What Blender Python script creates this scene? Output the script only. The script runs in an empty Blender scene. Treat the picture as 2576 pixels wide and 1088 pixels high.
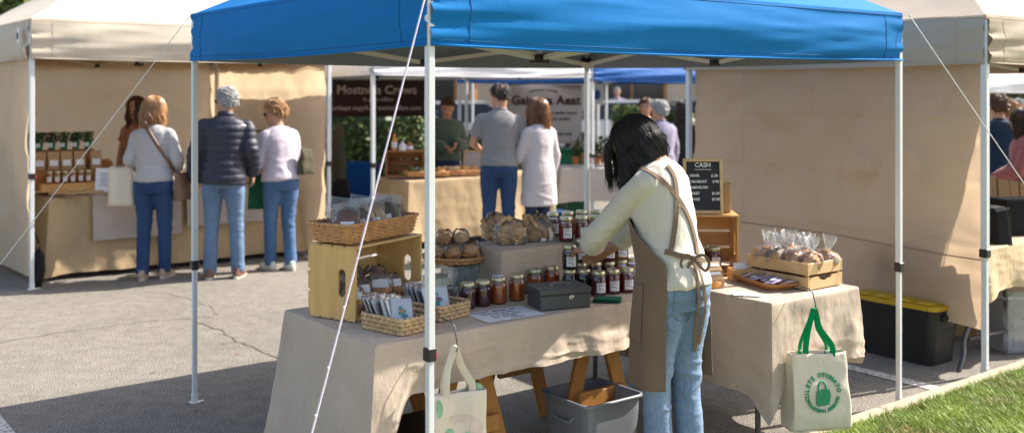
import bpy, math, random
from mathutils import Vector, Matrix, noise
from mathutils.bvhtree import BVHTree
R = math.radians
rnd = random.Random(7)
S = bpy.context.scene
# ---------------------------------------------------------------- camera, world, sun, exposure
CZ = 1.72; FP = 2564.0; CX = 1287.5; HY = 229.0
cam = bpy.data.objects.new('camera', bpy.data.cameras.new('camera'))
S.collection.objects.link(cam); S.camera = cam
cam.location = (0, 0, CZ); cam.rotation_euler = (R(90), 0, 0)
cam.data.sensor_width = 36; cam.data.lens = 36*FP/2575
cam.data.shift_y = -(544-HY)/2575
cam.data.clip_end = 500; cam.data.clip_start = .1
cam.data.dof.use_dof = True; cam.data.dof.focus_distance = 4.5; cam.data.dof.aperture_fstop = 2.0
# sun: travels towards the left, towards the camera and down
U = Vector((.795, .607, 0)); V = Vector((-.607, .795, 0)); F0 = Vector((-.303, 3.72, 0))
GA = math.atan2(.607, .795)
trav = (-1.05*U + .25*V + Vector((0, 0, -1))).normalized()
sun = bpy.data.objects.new('sun', bpy.data.lights.new('sun', 'SUN'))
S.collection.objects.link(sun)
sun.rotation_euler = trav.to_track_quat('-Z', 'Y').to_euler()
sun.data.energy = 5.0; sun.data.angle = R(.5); sun.data.color = (1, .93, .82)
elev = math.asin(-trav.z); azi = math.atan2(-trav.x, -trav.y)
wd = bpy.data.worlds.new('World'); S.world = wd; wd.use_nodes = True
nt = wd.node_tree; sk = nt.nodes.new('ShaderNodeTexSky'); sk.sky_type = 'NISHITA'; sk.sun_disc = False
sk.sun_elevation = elev; sk.sun_rotation = azi; sk.altitude = 50; sk.dust_density = 2.0
tn = nt.nodes.new('ShaderNodeMix'); tn.data_type = 'RGBA'; tn.blend_type = 'MULTIPLY'; tn.inputs[0].default_value = 1; tn.inputs[7].default_value = (1.06, .96, .86, 1)
nt.links.new(sk.outputs[0], tn.inputs[6]); nt.links.new(tn.outputs[2], nt.nodes['Background'].inputs[0]); nt.nodes['Background'].inputs[1].default_value = .15
S.view_settings.view_transform = 'Standard'; S.view_settings.look = 'None'
S.view_settings.exposure = 1.1; S.view_settings.gamma = 1
try:
    S.cycles.max_bounces = 8; S.cycles.transparent_max_bounces = 14
    S.cycles.use_denoising = True; S.cycles.sample_clamp_indirect = 6
except Exception: pass

# ---------------------------------------------------------------- helpers
def W(u, v, z=0): return F0 + U*u + V*v + Vector((0, 0, z))
def PX(x, y, d): return Vector(((x-CX)*d/FP, d, CZ-(y-HY)*d/FP))      # a point seen at (x,y) at a depth
def TZ(x, y, z):                                                     # ...at a height
    d = FP*(CZ-z)/(y-HY); return Vector(((x-CX)*d/FP, d, z))
def lin(c):
    return tuple(((x/255)/12.92 if x/255 <= .04045 else ((x/255+.055)/1.055)**2.4) for x in c)
def col(c): return (*c, 1)

MROOT = {}
def link(o): S.collection.objects.link(o); return o
class MB:
    def __init__(s): s.v = []; s.f = []; s.m = []; s.M = Matrix.Identity(4); s.uvs = None
    def add(s, vs, fs, mi=0):
        n = len(s.v); s.v += [s.M @ Vector(p) for p in vs]
        s.f += [tuple(i+n for i in f) for f in fs]; s.m += [mi]*len(fs); return s
    def box(s, c, d, rot=None, mi=0, bev=0):
        c = Vector(c); hx, hy, hz = d[0]/2, d[1]/2, d[2]/2
        if bev and min(hx, hy, hz) > bev*1.2:
            vs = []; b = bev
            for sx in (-1, 1):
                for sy in (-1, 1):
                    for sz in (-1, 1):
                        vs += [(sx*hx, sy*(hy-b), sz*(hz-b)), (sx*(hx-b), sy*hy, sz*(hz-b)), (sx*(hx-b), sy*(hy-b), sz*hz)]
            I = lambda x, y, z, k: ((x*2+y)*2+z)*3+k
            fs = []
            for x in (0, 1): fs.append([I(x,0,0,0), I(x,1,0,0), I(x,1,1,0), I(x,0,1,0)][::(-1 if x == 0 else 1)])
            for y in (0, 1): fs.append([I(0,y,0,1), I(1,y,0,1), I(1,y,1,1), I(0,y,1,1)][::(1 if y == 0 else -1)])
            for z in (0, 1): fs.append([I(0,0,z,2), I(1,0,z,2), I(1,1,z,2), I(0,1,z,2)][::(-1 if z == 0 else 1)])
            for y in (0, 1):
                for z in (0, 1): fs.append([I(0,y,z,1), I(1,y,z,1), I(1,y,z,2), I(0,y,z,2)])
            for x in (0, 1):
                for z in (0, 1): fs.append([I(x,0,z,0), I(x,1,z,0), I(x,1,z,2), I(x,0,z,2)])
                for y in (0, 1): fs.append([I(x,y,0,0), I(x,y,1,0), I(x,y,1,1), I(x,y,0,1)])
                for y in (0, 1):
                    for z in (0, 1): fs.append([I(x,y,z,0), I(x,y,z,1), I(x,y,z,2)])
        else:
            vs = [(x*hx, y*hy, z*hz) for x in (-1, 1) for y in (-1, 1) for z in (-1, 1)]
            fs = [(0,1,3,2), (4,6,7,5), (0,4,5,1), (2,3,7,6), (0,2,6,4), (1,5,7,3)]
        m = rot.to_3x3() if rot is not None else Matrix.Identity(3)
        return s.add([c + m @ Vector(p) for p in vs], fs, mi)
    def beam(s, a, b, w, h, up=(0, 0, 1), mi=0, bev=0):
        a = Vector(a); b = Vector(b); d = b-a; L = d.length; z = d.normalized(); up = Vector(up)
        if abs(z.dot(up)) > .99: up = Vector((0, 1, 0))
        x = up.cross(z).normalized(); y = z.cross(x)
        m = Matrix((x, y, z)).transposed()
        return s.box((a+b)/2, (w, h, L), m, mi, bev)
    def tube(s, pts, r, n=8, mi=0, cap=True, side=None, rb=None):
        pts = [Vector(p) for p in pts]; k = len(pts)
        rs = r if isinstance(r, (list, tuple)) else [r]*k
        rbs = rb if isinstance(rb, (list, tuple)) else (rs if rb is None else [rb]*k)
        vs = []; prev = None
        for i, p in enumerate(pts):
            t = (pts[min(i+1, k-1)]-pts[max(i-1, 0)])
            t = t.normalized() if t.length > 1e-9 else Vector((0, 0, 1))
            if side is not None: x = Vector(side) - t*Vector(side).dot(t)
            elif prev is None:
                a = Vector((0, 0, 1)) if abs(t.z) < .9 else Vector((1, 0, 0)); x = a - t*a.dot(t)
            else: x = prev - t*prev.dot(t)
            x.normalize(); prev = x; y = t.cross(x)
            for j in range(n):
                a = 2*math.pi*j/n; vs.append(p + x*math.cos(a)*rs[i] + y*math.sin(a)*rbs[i])
        fs = [(i*n+j, i*n+(j+1) % n, (i+1)*n+(j+1) % n, (i+1)*n+j) for i in range(k-1) for j in range(n)]
        if cap: fs += [tuple(range(n))[::-1], tuple((k-1)*n+j for j in range(n))]
        return s.add(vs, fs, mi)
    def lathe(s, prof, c=(0, 0, 0), n=24, mi=0, cap=True):
        c = Vector(c); k = len(prof)
        vs = [c + Vector((r*math.cos(2*math.pi*j/n), r*math.sin(2*math.pi*j/n), z)) for r, z in prof for j in range(n)]
        fs = [(i*n+j, i*n+(j+1) % n, (i+1)*n+(j+1) % n, (i+1)*n+j) for i in range(k-1) for j in range(n)]
        if cap: fs += [tuple(range(n))[::-1], tuple((k-1)*n+j for j in range(n))]
        return s.add(vs, fs, mi)
    def grid(s, fn, nu, nv, mi=0, wrap=False):
        vs = [fn(i/(nu), j/nv) for j in range(nv+1) for i in range(nu if wrap else nu+1)]
        w = nu if wrap else nu+1
        fs = [(j*w+i, j*w+(i+1) % w, (j+1)*w+(i+1) % w, (j+1)*w+i) for j in range(nv) for i in range(nu)]
        return s.add(vs, fs, mi)
    def blob(s, c, r, n=12, m=8, amp=0, sc=3, mi=0, seed=0):
        c = Vector(c); r = Vector(r) if not isinstance(r, (int, float)) else Vector((r, r, r))
        def f(a, b):
            th = a*2*math.pi; ph = (b-.5)*math.pi*.998
            d = Vector((math.cos(th)*math.cos(ph), math.sin(th)*math.cos(ph), math.sin(ph)))
            k = 1 + amp*noise.noise(d*sc + Vector((seed*7.3, seed*1.7, seed)))
            return c + Vector((d.x*r.x, d.y*r.y, d.z*r.z))*k
        return s.grid(f, n, m, mi, True)
    def poly(s, outline, z0, z1, mi=0):            # prism of a 2-D outline
        n = len(outline); vs = [(x, y, z0) for x, y in outline] + [(x, y, z1) for x, y in outline]
        fs = [tuple(range(n))[::-1], tuple(range(n, 2*n))] + [(i, (i+1) % n, n+(i+1) % n, n+i) for i in range(n)]
        return s.add(vs, fs, mi)
    def build(s, name, mat, parent=None, smooth=False, world=False, subd=0, solid=0, weld=False):
        me = bpy.data.meshes.new(name)
        vs = s.v
        if world and parent is not None:
            inv = MROOT[parent.name].inverted(); vs = [inv @ p for p in vs]
        me.from_pydata([tuple(p) for p in vs], [], s.f)
        for m in (mat if isinstance(mat, (list, tuple)) else [mat]): me.materials.append(m)
        me.polygons.foreach_set('material_index', s.m)
        if smooth: me.polygons.foreach_set('use_smooth', [True]*len(s.f))
        me.update()
        o = link(bpy.data.objects.new(name, me))
        if parent is not None:
            o.parent = parent; MROOT[o.name] = MROOT[parent.name]
        else: MROOT[o.name] = Matrix.Identity(4)
        if smooth and smooth != 1:
            try: me.set_sharp_from_angle(angle=R(smooth))
            except Exception: pass
        if subd:
            md = o.modifiers.new('s', 'SUBSURF'); md.levels = md.render_levels = subd
        if solid:
            md = o.modifiers.new('t', 'SOLIDIFY'); md.thickness = solid; md.offset = 0
        return o
def tag(o, label, cat, group=None, kind=None):
    if label: o['label'] = label
    if cat: o['category'] = cat
    if group: o['group'] = group
    if kind: o['kind'] = kind
    return o
def thing(name, label, cat, loc=(0, 0, 0), rz=0, group=None):
    o = link(bpy.data.objects.new(name, None)); o.empty_display_size = .1
    o.location = loc; o.rotation_euler = (0, 0, rz)
    MROOT[o.name] = Matrix.Translation(Vector(loc)) @ Matrix.Rotation(rz, 4, 'Z')
    return tag(o, label, cat, group)
def dup(root, loc, rz=0, label=None, group=None, mats=None, tilt=None, sc=None):
    r = root.copy(); link(r); r.location = loc; r.rotation_euler = (tilt[0], tilt[1], rz) if tilt else (0, 0, rz)
    if sc: r.scale = (sc, sc, sc) if isinstance(sc, (int, float)) else sc
    if label: r['label'] = label
    if group: r['group'] = group
    MROOT[r.name] = Matrix.Translation(Vector(loc)) @ Matrix.Rotation(rz, 4, 'Z')
    def rec(a, b):
        for ch in list(a.children):
            c = ch.copy(); link(c); c.parent = b
            k = stem(ch.name)
            if mats and k in mats:
                c.data = recol(ch.data, mats[k])
            rec(ch, c)
    rec(root, r)
    return r
def stem(n): return n.split('.')[0]
_rc = {}
def recol(me, m):
    k = (me.name, m.name)
    if k not in _rc:
        d = me.copy(); d.materials[0] = m; _rc[k] = d
    return _rc[k]
def nz(p, s=1.0, off=0): return noise.noise(Vector((p[0]*s+off, p[1]*s+off*1.7, p[2]*s)) )

# ---------------------------------------------------------------- materials
class Nd:
    def __init__(s, name):
        s.m = bpy.data.materials.new(name); s.m.use_nodes = True; s.t = s.m.node_tree
        s.b = s.t.nodes['Principled BSDF']; s.out = s.t.nodes['Material Output']
    def n(s, ty, **k):
        x = s.t.nodes.new('ShaderNode'+ty)
        for a, b in k.items():
            if a in x.inputs: x.inputs[a].default_value = b
            else: setattr(x, a, b)
        return x
    def l(s, a, b): s.t.links.new(a, b)
    def tc(s, scale=(1, 1, 1), rot=(0, 0, 0), gen='Object'):
        t = s.n('TexCoord'); mp = s.n('Mapping'); mp.inputs['Scale'].default_value = scale; mp.inputs['Rotation'].default_value = rot
        s.l(t.outputs[gen], mp.inputs[0]); return mp.outputs[0]
    def noise(s, vec, scale, det=4, rough=.55):
        x = s.n('TexNoise'); x.inputs['Scale'].default_value = scale; x.inputs['Detail'].default_value = det; x.inputs['Roughness'].default_value = rough
        s.l(vec, x.inputs['Vector']); return x.outputs['Fac']
    def ramp(s, fac, stops):
        x = s.n('ValToRGB'); e = x.color_ramp.elements
        while len(e) < len(stops): e.new(.5)
        for i, (p, c) in enumerate(stops): e[i].position = p; e[i].color = col(c) if len(c) == 3 else c
        s.l(fac, x.inputs[0]); return x.outputs[0]
    def math(s, op, a, b=None):
        x = s.n('Math', operation=op)
        for i, k in enumerate((a, b)):
            if k is None: continue
            if isinstance(k, (int, float)): x.inputs[i].default_value = k
            else: s.l(k, x.inputs[i])
        return x.outputs[0]
    def bump(s, h, strength=.3, dist=.01, prev=None):
        x = s.n('Bump'); x.inputs['Strength'].default_value = strength; x.inputs['Distance'].default_value = dist
        s.l(h, x.inputs['Height'])
        if prev: s.l(prev, x.inputs['Normal'])
        return x.outputs[0]
    def set(s, **k):
        for a, b in k.items():
            a = a.replace('_', ' ')
            if hasattr(b, 'node'): s.l(b, s.b.inputs[a])
            else: s.b.inputs[a].default_value = col(b) if isinstance(b, tuple) and len(b) == 3 else b
        return s
def k_(c, f): return tuple(min(1, x*f) for x in c)
def m_plain(name, c, rough=.6, metal=0, var=.12, sc=8, bump=.0, bsc=60, spec=.5, coat=0):
    N = Nd(name); v = N.tc()
    f = N.noise(v, sc)
    N.set(Base_Color=N.ramp(f, [(.25, k_(c, 1-var)), (.75, k_(c, 1+var))]), Roughness=rough, Metallic=metal)
    N.b.inputs['Specular IOR Level'].default_value = spec
    if coat: N.b.inputs['Coat Weight'].default_value = coat
    if bump: N.set(Normal=N.bump(N.noise(v, bsc, 5), bump, .004))
    return N.m
def m_cloth(name, c, weave=900, trans=0, tcol=None, var=.1, rough=.9, wr=.35, wsc=6, blotch=3, cr=.0, sheen=.1):
    N = Nd(name); v = N.tc()
    f1 = N.noise(v, blotch, 5, .6); v2 = N.tc((1, 1, .12)); f2 = N.noise(v2, weave*.28, 3); v3 = N.tc((.1, .1, 1)); f3 = N.noise(v3, weave*.28, 3)
    mixf = N.math('ADD', N.math('MULTIPLY', f1, .5), N.math('ADD', N.math('MULTIPLY', f2, .25), N.math('MULTIPLY', f3, .25)))
    c1 = N.ramp(mixf, [(.33, k_(c, 1-var)), (.67, k_(c, 1+var))])
    N.set(Base_Color=c1, Roughness=rough); N.b.inputs['Specular IOR Level'].default_value = .12
    N.b.inputs['Sheen Weight'].default_value = sheen
    b = N.bump(N.math('ADD', f2, f3), .25, .0012)
    b = N.bump(N.noise(N.tc((1, 1, .5)), wsc, 5, .5), wr, .03, b)
    if cr:      # crease ridges
        nn = N.n('TexNoise'); nn.noise_type = 'RIDGED_MULTIFRACTAL'; nn.inputs['Scale'].default_value = 3.6; nn.inputs['Detail'].default_value = 3
        N.l(N.tc((1, 1, .8), (.4, .3, 0)), nn.inputs['Vector']); b = N.bump(nn.outputs['Fac'], min(1, cr), .02+.03*cr, b)
    N.set(Normal=b)
    if trans:
        t = N.n('BsdfTranslucent'); t.inputs['Color'].default_value = col(tcol or c); N.l(b, t.inputs['Normal'])
        mx = N.n('MixShader'); mx.inputs[0].default_value = trans
        N.l(N.b.outputs[0], mx.inputs[1]); N.l(t.outputs[0], mx.inputs[2]); N.l(mx.outputs[0], N.out.inputs[0])
    return N.m
def m_wood(name, c, c2, axis='x', sc=14, rough=.55, knots=True, st=12):
    N = Nd(name); s = {'x': (1/st, 1, 1), 'y': (1, 1/st, 1), 'z': (1, 1, 1/st)}[axis]
    v = N.tc(s); f = N.noise(v, sc*4, 6, .65); g = N.noise(v, sc*14, 4, .6); big = N.noise(N.tc(), 2.2, 2)
    w = N.n('TexWave'); w.wave_type = 'RINGS'; w.inputs['Scale'].default_value = 3; w.inputs['Distortion'].default_value = 9; w.inputs['Detail'].default_value = 3; N.l(v, w.inputs['Vector'])
    m = N.math('ADD', N.math('MULTIPLY', f, .45), N.math('ADD', N.math('MULTIPLY', g, .2), N.math('ADD', N.math('MULTIPLY', big, .25), N.math('MULTIPLY', w.outputs['Fac'], .12))))
    N.set(Base_Color=N.ramp(m, [(.3, c2), (.5, tuple((a+b)/2 for a, b in zip(c, c2))), (.68, c)]), Roughness=rough, Normal=N.bump(g, .25, .002))
    N.b.inputs['Specular IOR Level'].default_value = .35
    return N.m
def m_clear(name, tint=(.95, .96, .97), refl=.25, white=.06, rough=.12, bsc=30, bst=.6):
    N = Nd(name); N.t.nodes.remove(N.b); v = N.tc()
    b = N.bump(N.noise(v, bsc, 3, .6), bst, .01)
    tr = N.n('BsdfTransparent'); tr.inputs[0].default_value = col(tint)
    gl = N.n('BsdfGlossy'); gl.inputs['Roughness'].default_value = rough; N.l(b, gl.inputs['Normal'])
    df = N.n('BsdfDiffuse'); df.inputs[0].default_value = (.9, .9, .92, 1); N.l(b, df.inputs['Normal'])
    fr = N.n('Fresnel'); fr.inputs['IOR'].default_value = 1.5; N.l(b, fr.inputs['Normal'])
    fac = N.math('ADD', N.math('MULTIPLY', fr.outputs[0], 1.0), refl)
    m1 = N.n('MixShader'); N.l(fac, m1.inputs[0]); N.l(tr.outputs[0], m1.inputs[1]); N.l(gl.outputs[0], m1.inputs[2])
    m2 = N.n('MixShader'); m2.inputs[0].default_value = white; N.l(m1.outputs[0], m2.inputs[1]); N.l(df.outputs[0], m2.inputs[2])
    N.l(m2.outputs[0], N.out.inputs[0]); return N.m

M = {}
M['white_paint'] = m_plain('white_paint', (.62, .65, .68), .35, 0, .05, 3, .05, 200)
M['white_metal2'] = m_plain('white_metal2', (.7, .7, .68), .5, 0, .06, 3)
M['black_plastic'] = m_plain('black_plastic', (.012, .012, .014), .4, 0, .2, 20, .2, 300)
M['red_plastic'] = m_plain('red_plastic', (.5, .02, .02), .4)
M['steel'] = m_plain('steel', (.55, .55, .55), .28, 1)
M['dark_steel'] = m_plain('dark_steel', (.09, .09, .1), .45, .6, .2)
M['blue_canopy'] = m_cloth('blue_canopy', (.006, .165, .47), 700, .05, (.01, .2, .6), .06, .75, .22, 2.5, 2, 0, 0)
M['blue_seam'] = m_plain('blue_seam', (.004, .09, .28), .8); M['cream_seam'] = m_plain('cream_seam', (.42, .35, .26), .8); M['white_seam'] = m_plain('white_seam', (.5, .5, .52), .8)
M['blue_inner'] = m_cloth('blue_inner', (.28, .32, .38), 700, .02, (.02, .1, .3), .06, .7, .2, 3)
M['cream_canopy'] = m_cloth('cream_canopy', (.60, .53, .43), 700, .12, (.7, .5, .28), .05, .8, .3, 3, 2)
M['tan_canopy'] = m_cloth('tan_canopy', (.46, .39, .31), 700, .12, (.6, .4, .2), .06, .8, .3, 3, 2)
M['cream_wall'] = m_cloth('cream_wall', (.63, .53, .40), 700, .38, (.84, .66, .45), .07, .85, .5, 3, 2, .8)
M['tan_wall'] = m_cloth('tan_wall', (.40, .32, .25), 600, .31, (.70, .52, .36), .10, .85, 1, 2.5, 1.6, 1)
M['white_canopy'] = m_cloth('white_canopy', (.75, .75, .78), 700, .12, (.8, .8, .85), .04, .7, .2, 3)
M['blue_canopy2'] = m_cloth('blue_canopy2', (.02, .11, .38), 700, .1, (.05, .2, .6), .06, .6, .2, 3)
M['linen'] = m_cloth('linen', (.50, .405, .325), 1000, .04, (.5, .4, .3), .14, .92, .6, 7, 4, .8)
M['linen_back'] = M['linen']
M['burlap'] = m_cloth('burlap', (.46, .34, .205), 420, .05, (.5, .34, .16), .16, .95, .5, 6, 4, .3)
M['cream_cloth'] = m_cloth('cream_cloth', (.62, .47, .30), 700, .08, (.7, .5, .3), .08, .9, .6, 8, 4, .4)
M['white_cloth'] = m_cloth('white_cloth', (.6, .56, .52), 700, .05, None, .06, .9, .5, 6)
M['runner'] = m_cloth('runner', (.42, .37, .34), 700, 0, None, .12, .9, .5, 6)
M['pine'] = m_wood('pine', (.74, .49, .20), (.58, .34, .12), 'z', 9)
M['pine_x'] = m_wood('pine_x', (.72, .50, .24), (.54, .34, .14), 'x', 9)
M['crate_x'] = m_wood('crate_x', (.66, .39, .15), (.50, .26, .09), 'x', 9)
M['crate_z'] = m_wood('crate_z', (.66, .39, .15), (.50, .26, .09), 'z', 9)
M['pale_x'] = m_wood('pale_x', (.66, .47, .26), (.52, .34, .16), 'x', 9)
M['brown_wood'] = m_wood('brown_wood', (.38, .16, .045), (.24, .09, .025), 'x', 9)
M['trestle'] = m_wood('trestle', (.42, .2, .05), (.3, .12, .03), 'z', 9)
M['olive_wood'] = m_wood('olive_wood', (.32, .17, .05), (.2, .1, .03), 'z', 9)
M['bowl_wood'] = m_wood('bowl_wood', (.45, .22, .08), (.28, .12, .04), 'x', 9)
M['wicker'] = m_plain('wicker', (.56, .29, .12), .5, 0, .35, 45, .3, 200)
M['hyacinth'] = m_plain('hyacinth', (.54, .37, .20), .7, 0, .35, 40, .5, 160)
M['paper'] = m_plain('paper', (.72, .73, .78), .7, 0, .04, 4)
M['kraft'] = m_plain('kraft', (.42, .26, .13), .8, 0, .1, 6, .2, 60)
M['ink'] = m_plain('ink', (.05, .05, .08), .8)
M['green_ink'] = m_plain('green_ink', (.03, .27, .12), .8)
M['red_ink'] = m_plain('red_ink', (.45, .03, .05), .8)
M['teal_ink'] = m_plain('teal_ink', (.05, .22, .22), .8, 0, .5, 90)
M['brown_ink'] = m_plain('brown_ink', (.35, .18, .1), .8, 0, .4, 90)
M['glass'] = m_clear('glass', (.97, .98, .98), .03, .01, .03, 4, .05)
M['film'] = m_clear('film', (.97, .975, .98), .0, .06, .09, 30, .9)
M['film_bright'] = m_clear('film_bright', (.97, .975, .98), .01, .12, .12, 34, 1.0)
M['cookie'] = m_plain('cookie', (.62, .38, .18), .85, 0, .4, 45, .8, 90)
M['cookie_dark'] = m_plain('cookie_dark', (.15, .07, .04), .8, 0, .5, 45, .8, 90)
M['cookie_red'] = m_plain('cookie_red', (.25, .07, .035), .8, 0, .4, 45, .8, 90)
M['cookie_tan'] = m_plain('cookie_tan', (.50, .33, .16), .85, 0, .3, 45, .6, 90)
M['cookie_green'] = m_plain('cookie_green', (.22, .22, .06), .85, 0, .3, 45, .6, 90)
M['chip'] = m_plain('chip', (.03, .012, .008), .5)
M['bread'] = m_plain('bread', (.60, .28, .08), .75, 0, .45, 18, .6, 60)
M['gold_lid'] = m_plain('gold_lid', (.52, .47, .30), .35, .85, .1, 20)
M['label'] = m_plain('label', (.78, .77, .8), .7, 0, .03, 5)
def m_jam(name, c, c2):
    N = Nd(name); v = N.tc(); N.set(Base_Color=N.ramp(N.noise(v, 60, 4), [(.35, c2), (.65, c)]), Roughness=.12)
    N.b.inputs['Subsurface Weight'].default_value = .0; N.b.inputs['Coat Weight'].default_value = .6
    t = N.n('BsdfTranslucent'); t.inputs['Color'].default_value = col(k_(c, 2.2)); mx = N.n('MixShader'); mx.inputs[0].default_value = .25
    N.l(N.b.outputs[0], mx.inputs[1]); N.l(t.outputs[0], mx.inputs[2]); N.l(mx.outputs[0], N.out.inputs[0]); return N.m
M['jam_purple'] = m_jam('jam_purple', (.20, .02, .05), (.07, .008, .02))
M['jam_red'] = m_jam('jam_red', (.34, .016, .016), (.16, .008, .01))
M['jam_dark'] = m_jam('jam_dark', (.03, .006, .02), (.012, .003, .008))
M['jam_orange'] = m_jam('jam_orange', (.70, .20, .02), (.42, .09, .012))
M['jam_amber'] = m_jam('jam_amber', (.75, .34, .03), (.58, .2, .02))
M['cashbox'] = m_plain('cashbox', (.085, .09, .10), .38, .25, .06, 5, .15, 700)
M['grey_bin'] = m_plain('grey_bin', (.20, .21, .23), .45, 0, .06, 4)
M['yellow'] = m_plain('yellow', (.48, .31, .015), .45)
M['green_cloth'] = m_plain('green_cloth', (.0, .12, .06), .8, 0, .2, 20)
M['green_web'] = m_cloth('green_web', (.0, .25, .08), 900)
M['canvas'] = m_cloth('canvas', (.72, .64, .52), 1100, .08, (.75, .6, .4), .05, .92, .5, 9, 5, .3)
M['cork'] = m_plain('cork', (.3, .15, .06), .8)
M['galv'] = m_plain('galv', (.33, .38, .38), .4, .5, .35, 40, .3, 50)
M['leaf'] = m_plain('leaf', (.05, .10, .02), .6, 0, .5, 4)
M['leaf_dark'] = m_plain('leaf_dark', (.03, .06, .015), .6, 0, .5, 4)
M['leaf_light'] = m_plain('leaf_light', (.12, .15, .03), .6, 0, .4, 4)
M['rope'] = m_plain('rope', (.72, .66, .78), .7)
M['chalk'] = m_plain('chalk', (.75, .75, .75), .9)
M['slate'] = m_plain('slate', (.008, .010, .018), .6, 0, .3, 6)
M['terracotta'] = m_plain('terracotta', (.42, .16, .07), .8)
M['car_white'] = m_plain('car_white', (.7, .7, .72), .25, 0, .03, 3, 0, 60, .5, .6)
M['car_grey'] = m_plain('car_grey', (.25, .28, .32), .25, .3, .03, 3, 0, 60, .5, .6)
M['car_glass'] = m_plain('car_glass', (.02, .025, .03), .1)
M['tyre'] = m_plain('tyre', (.015, .015, .015), .85)
M['stucco'] = m_plain('stucco', (.55, .44, .33), .9, 0, .05, 2, .3, 40)
M['dark_glass'] = m_plain('dark_glass', (.02, .022, .025), .15, 0, .3, 1)
M['blue_fabric'] = m_cloth('blue_fabric', (.006, .06, .22), 700)
M['green_plastic'] = m_plain('green_plastic', (.01, .16, .07), .5)
M['black_fabric'] = m_cloth('black_fabric', (.015, .015, .018), 700)
M['brown_leather'] = m_plain('brown_leather', (.16, .085, .055), .5, 0, .15, 12, .3, 80)
M['clear_bin'] = m_clear('clear_bin', (.86, .9, .95), .04, .22, .2, 6, .2)
M['banner_dark'] = m_cloth('banner_dark', (.045, .025, .025), 700, .0, None, .08, .8, .3, 3)
M['banner_grey'] = m_cloth('banner_grey', (.42, .40, .40), 700, .1, (.6, .55, .5), .05, .8, .3, 3)
# ---------------------------------------------------------------- ground, kerb, lawn
def m_asphalt():
    N = Nd('asphalt'); v = N.tc()
    big = N.noise(v, .6, 4); med = N.noise(v, 9, 5, .6); fine = N.noise(v, 120, 3, .75)
    vo = N.n('TexVoronoi'); vo.inputs['Scale'].default_value = 110; N.l(v, vo.inputs['Vector'])
    base = N.ramp(N.math('ADD', N.math('MULTIPLY', big, .10), N.math('ADD', N.math('MULTIPLY', med, .12), N.math('MULTIPLY', fine, .78))),
                  [(.42, (.10, .091, .08)), (.5, (.235, .215, .188)), (.58, (.39, .36, .315))])
    st = N.ramp(N.noise(v, 3.1, 5, .7), [(.58, (1, 1, 1)), (.78, (.92, .91, .90))])
    mx = N.n('Mix', data_type='RGBA', blend_type='MULTIPLY'); mx.inputs[0].default_value = 1
    N.l(base, mx.inputs[6]); N.l(st, mx.inputs[7])
    sp = N.ramp(vo.outputs['Distance'], [(.0, (1.35, 1.35, 1.35, 1)), (.35, (.85, .85, .85, 1))])
    m2 = N.n('Mix', data_type='RGBA', blend_type='MULTIPLY'); m2.inputs[0].default_value = .8
    N.l(mx.outputs[2], m2.inputs[6]); N.l(sp, m2.inputs[7])
    b = N.bump(fine, .9, .008); b = N.bump(vo.outputs['Distance'], .5, .006, b)
    N.set(Base_Color=m2.outputs[2], Roughness=.95, Normal=b); N.b.inputs['Specular IOR Level'].default_value = .2
    return N.m
M['asphalt'] = m_asphalt()
mb = MB(); 
mb.add([(-60, -6, 0), (60, -6, 0), (60, 90, 0), (-60, 90, 0)], [(0, 1, 2, 3)])
tag(mb.build('road', M['asphalt']), None, None, kind='structure')
def m_conc(name, c):
    N = Nd(name); v = N.tc(); f = N.noise(v, 6, 6, .65); g = N.noise(v, 90, 3, .7)
    N.set(Base_Color=N.ramp(N.math('ADD', N.math('MULTIPLY', f, .6), N.math('MULTIPLY', g, .4)), [(.35, k_(c, .75)), (.65, k_(c, 1.15))]), Roughness=.92, Normal=N.bump(g, .4, .004)); return N.m
M['concrete'] = m_conc('concrete', (.42, .36, .28)); M['soil'] = m_conc('soil', (.16, .17, .05))
# kerb: segments with joints, rounded top edge
mb = MB(); MG = Matrix.Translation(F0) @ Matrix.Rotation(GA, 4, 'Z'); mb.M = MG
for i in range(-3, 8):
    u0 = i*1.22+.35; prof = [(-.012, -.05), (-.012, .035), (-.02, .048), (-.035, .054), (-.18, .056), (-.192, .05), (-.192, -.05)]
    vs = [(u0+.003, a, b) for a, b in prof] + [(u0+1.214, a, b) for a, b in prof]; n = len(prof)
    mb.add(vs, [(k, (k+1) % n, n+(k+1) % n, n+k) for k in range(n)] + [tuple(range(n))[::-1], tuple(range(n, 2*n))])
tag(mb.build('kerb', M['concrete'], smooth=35), None, None, kind='structure')
mb = MB(); mb.M = MG
def lawn(a, b):
    u = -8+a*24; v = -.19-b*8; return (u, v, .045+.012*nz((u, v, 0), 1.5))
mb.grid(lawn, 60, 20)
tag(mb.build('lawn_soil', M['soil'], smooth=True), None, None, kind='structure')
def m_grass():
    N = Nd('grass'); v = N.tc()
    oi = N.n('TexNoise'); oi.inputs['Scale'].default_value = 5; N.l(v, oi.inputs['Vector'])
    fine = N.noise(v, 60, 2)
    f = N.math('ADD', N.math('MULTIPLY', oi.outputs['Fac'], .6), N.math('MULTIPLY', fine, .4))
    c = N.ramp(f, [(.36, (.34, .29, .12)), (.44, (.17, .25, .04)), (.55, (.26, .36, .06)), (.7, (.46, .52, .14))])
    N.set(Base_Color=c, Roughness=.6)
    t = N.n('BsdfTranslucent'); N.l(c, t.inputs['Color']); mx = N.n('MixShader'); mx.inputs[0].default_value = .3
    N.l(N.b.outputs[0], mx.inputs[1]); N.l(t.outputs[0], mx.inputs[2]); N.l(mx.outputs[0], N.out.inputs[0]); return N.m
M['grass'] = m_grass()
mb = MB(); mb.M = MG; r = random.Random(3)
vs = []; fs = []
cnt = 0
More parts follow.
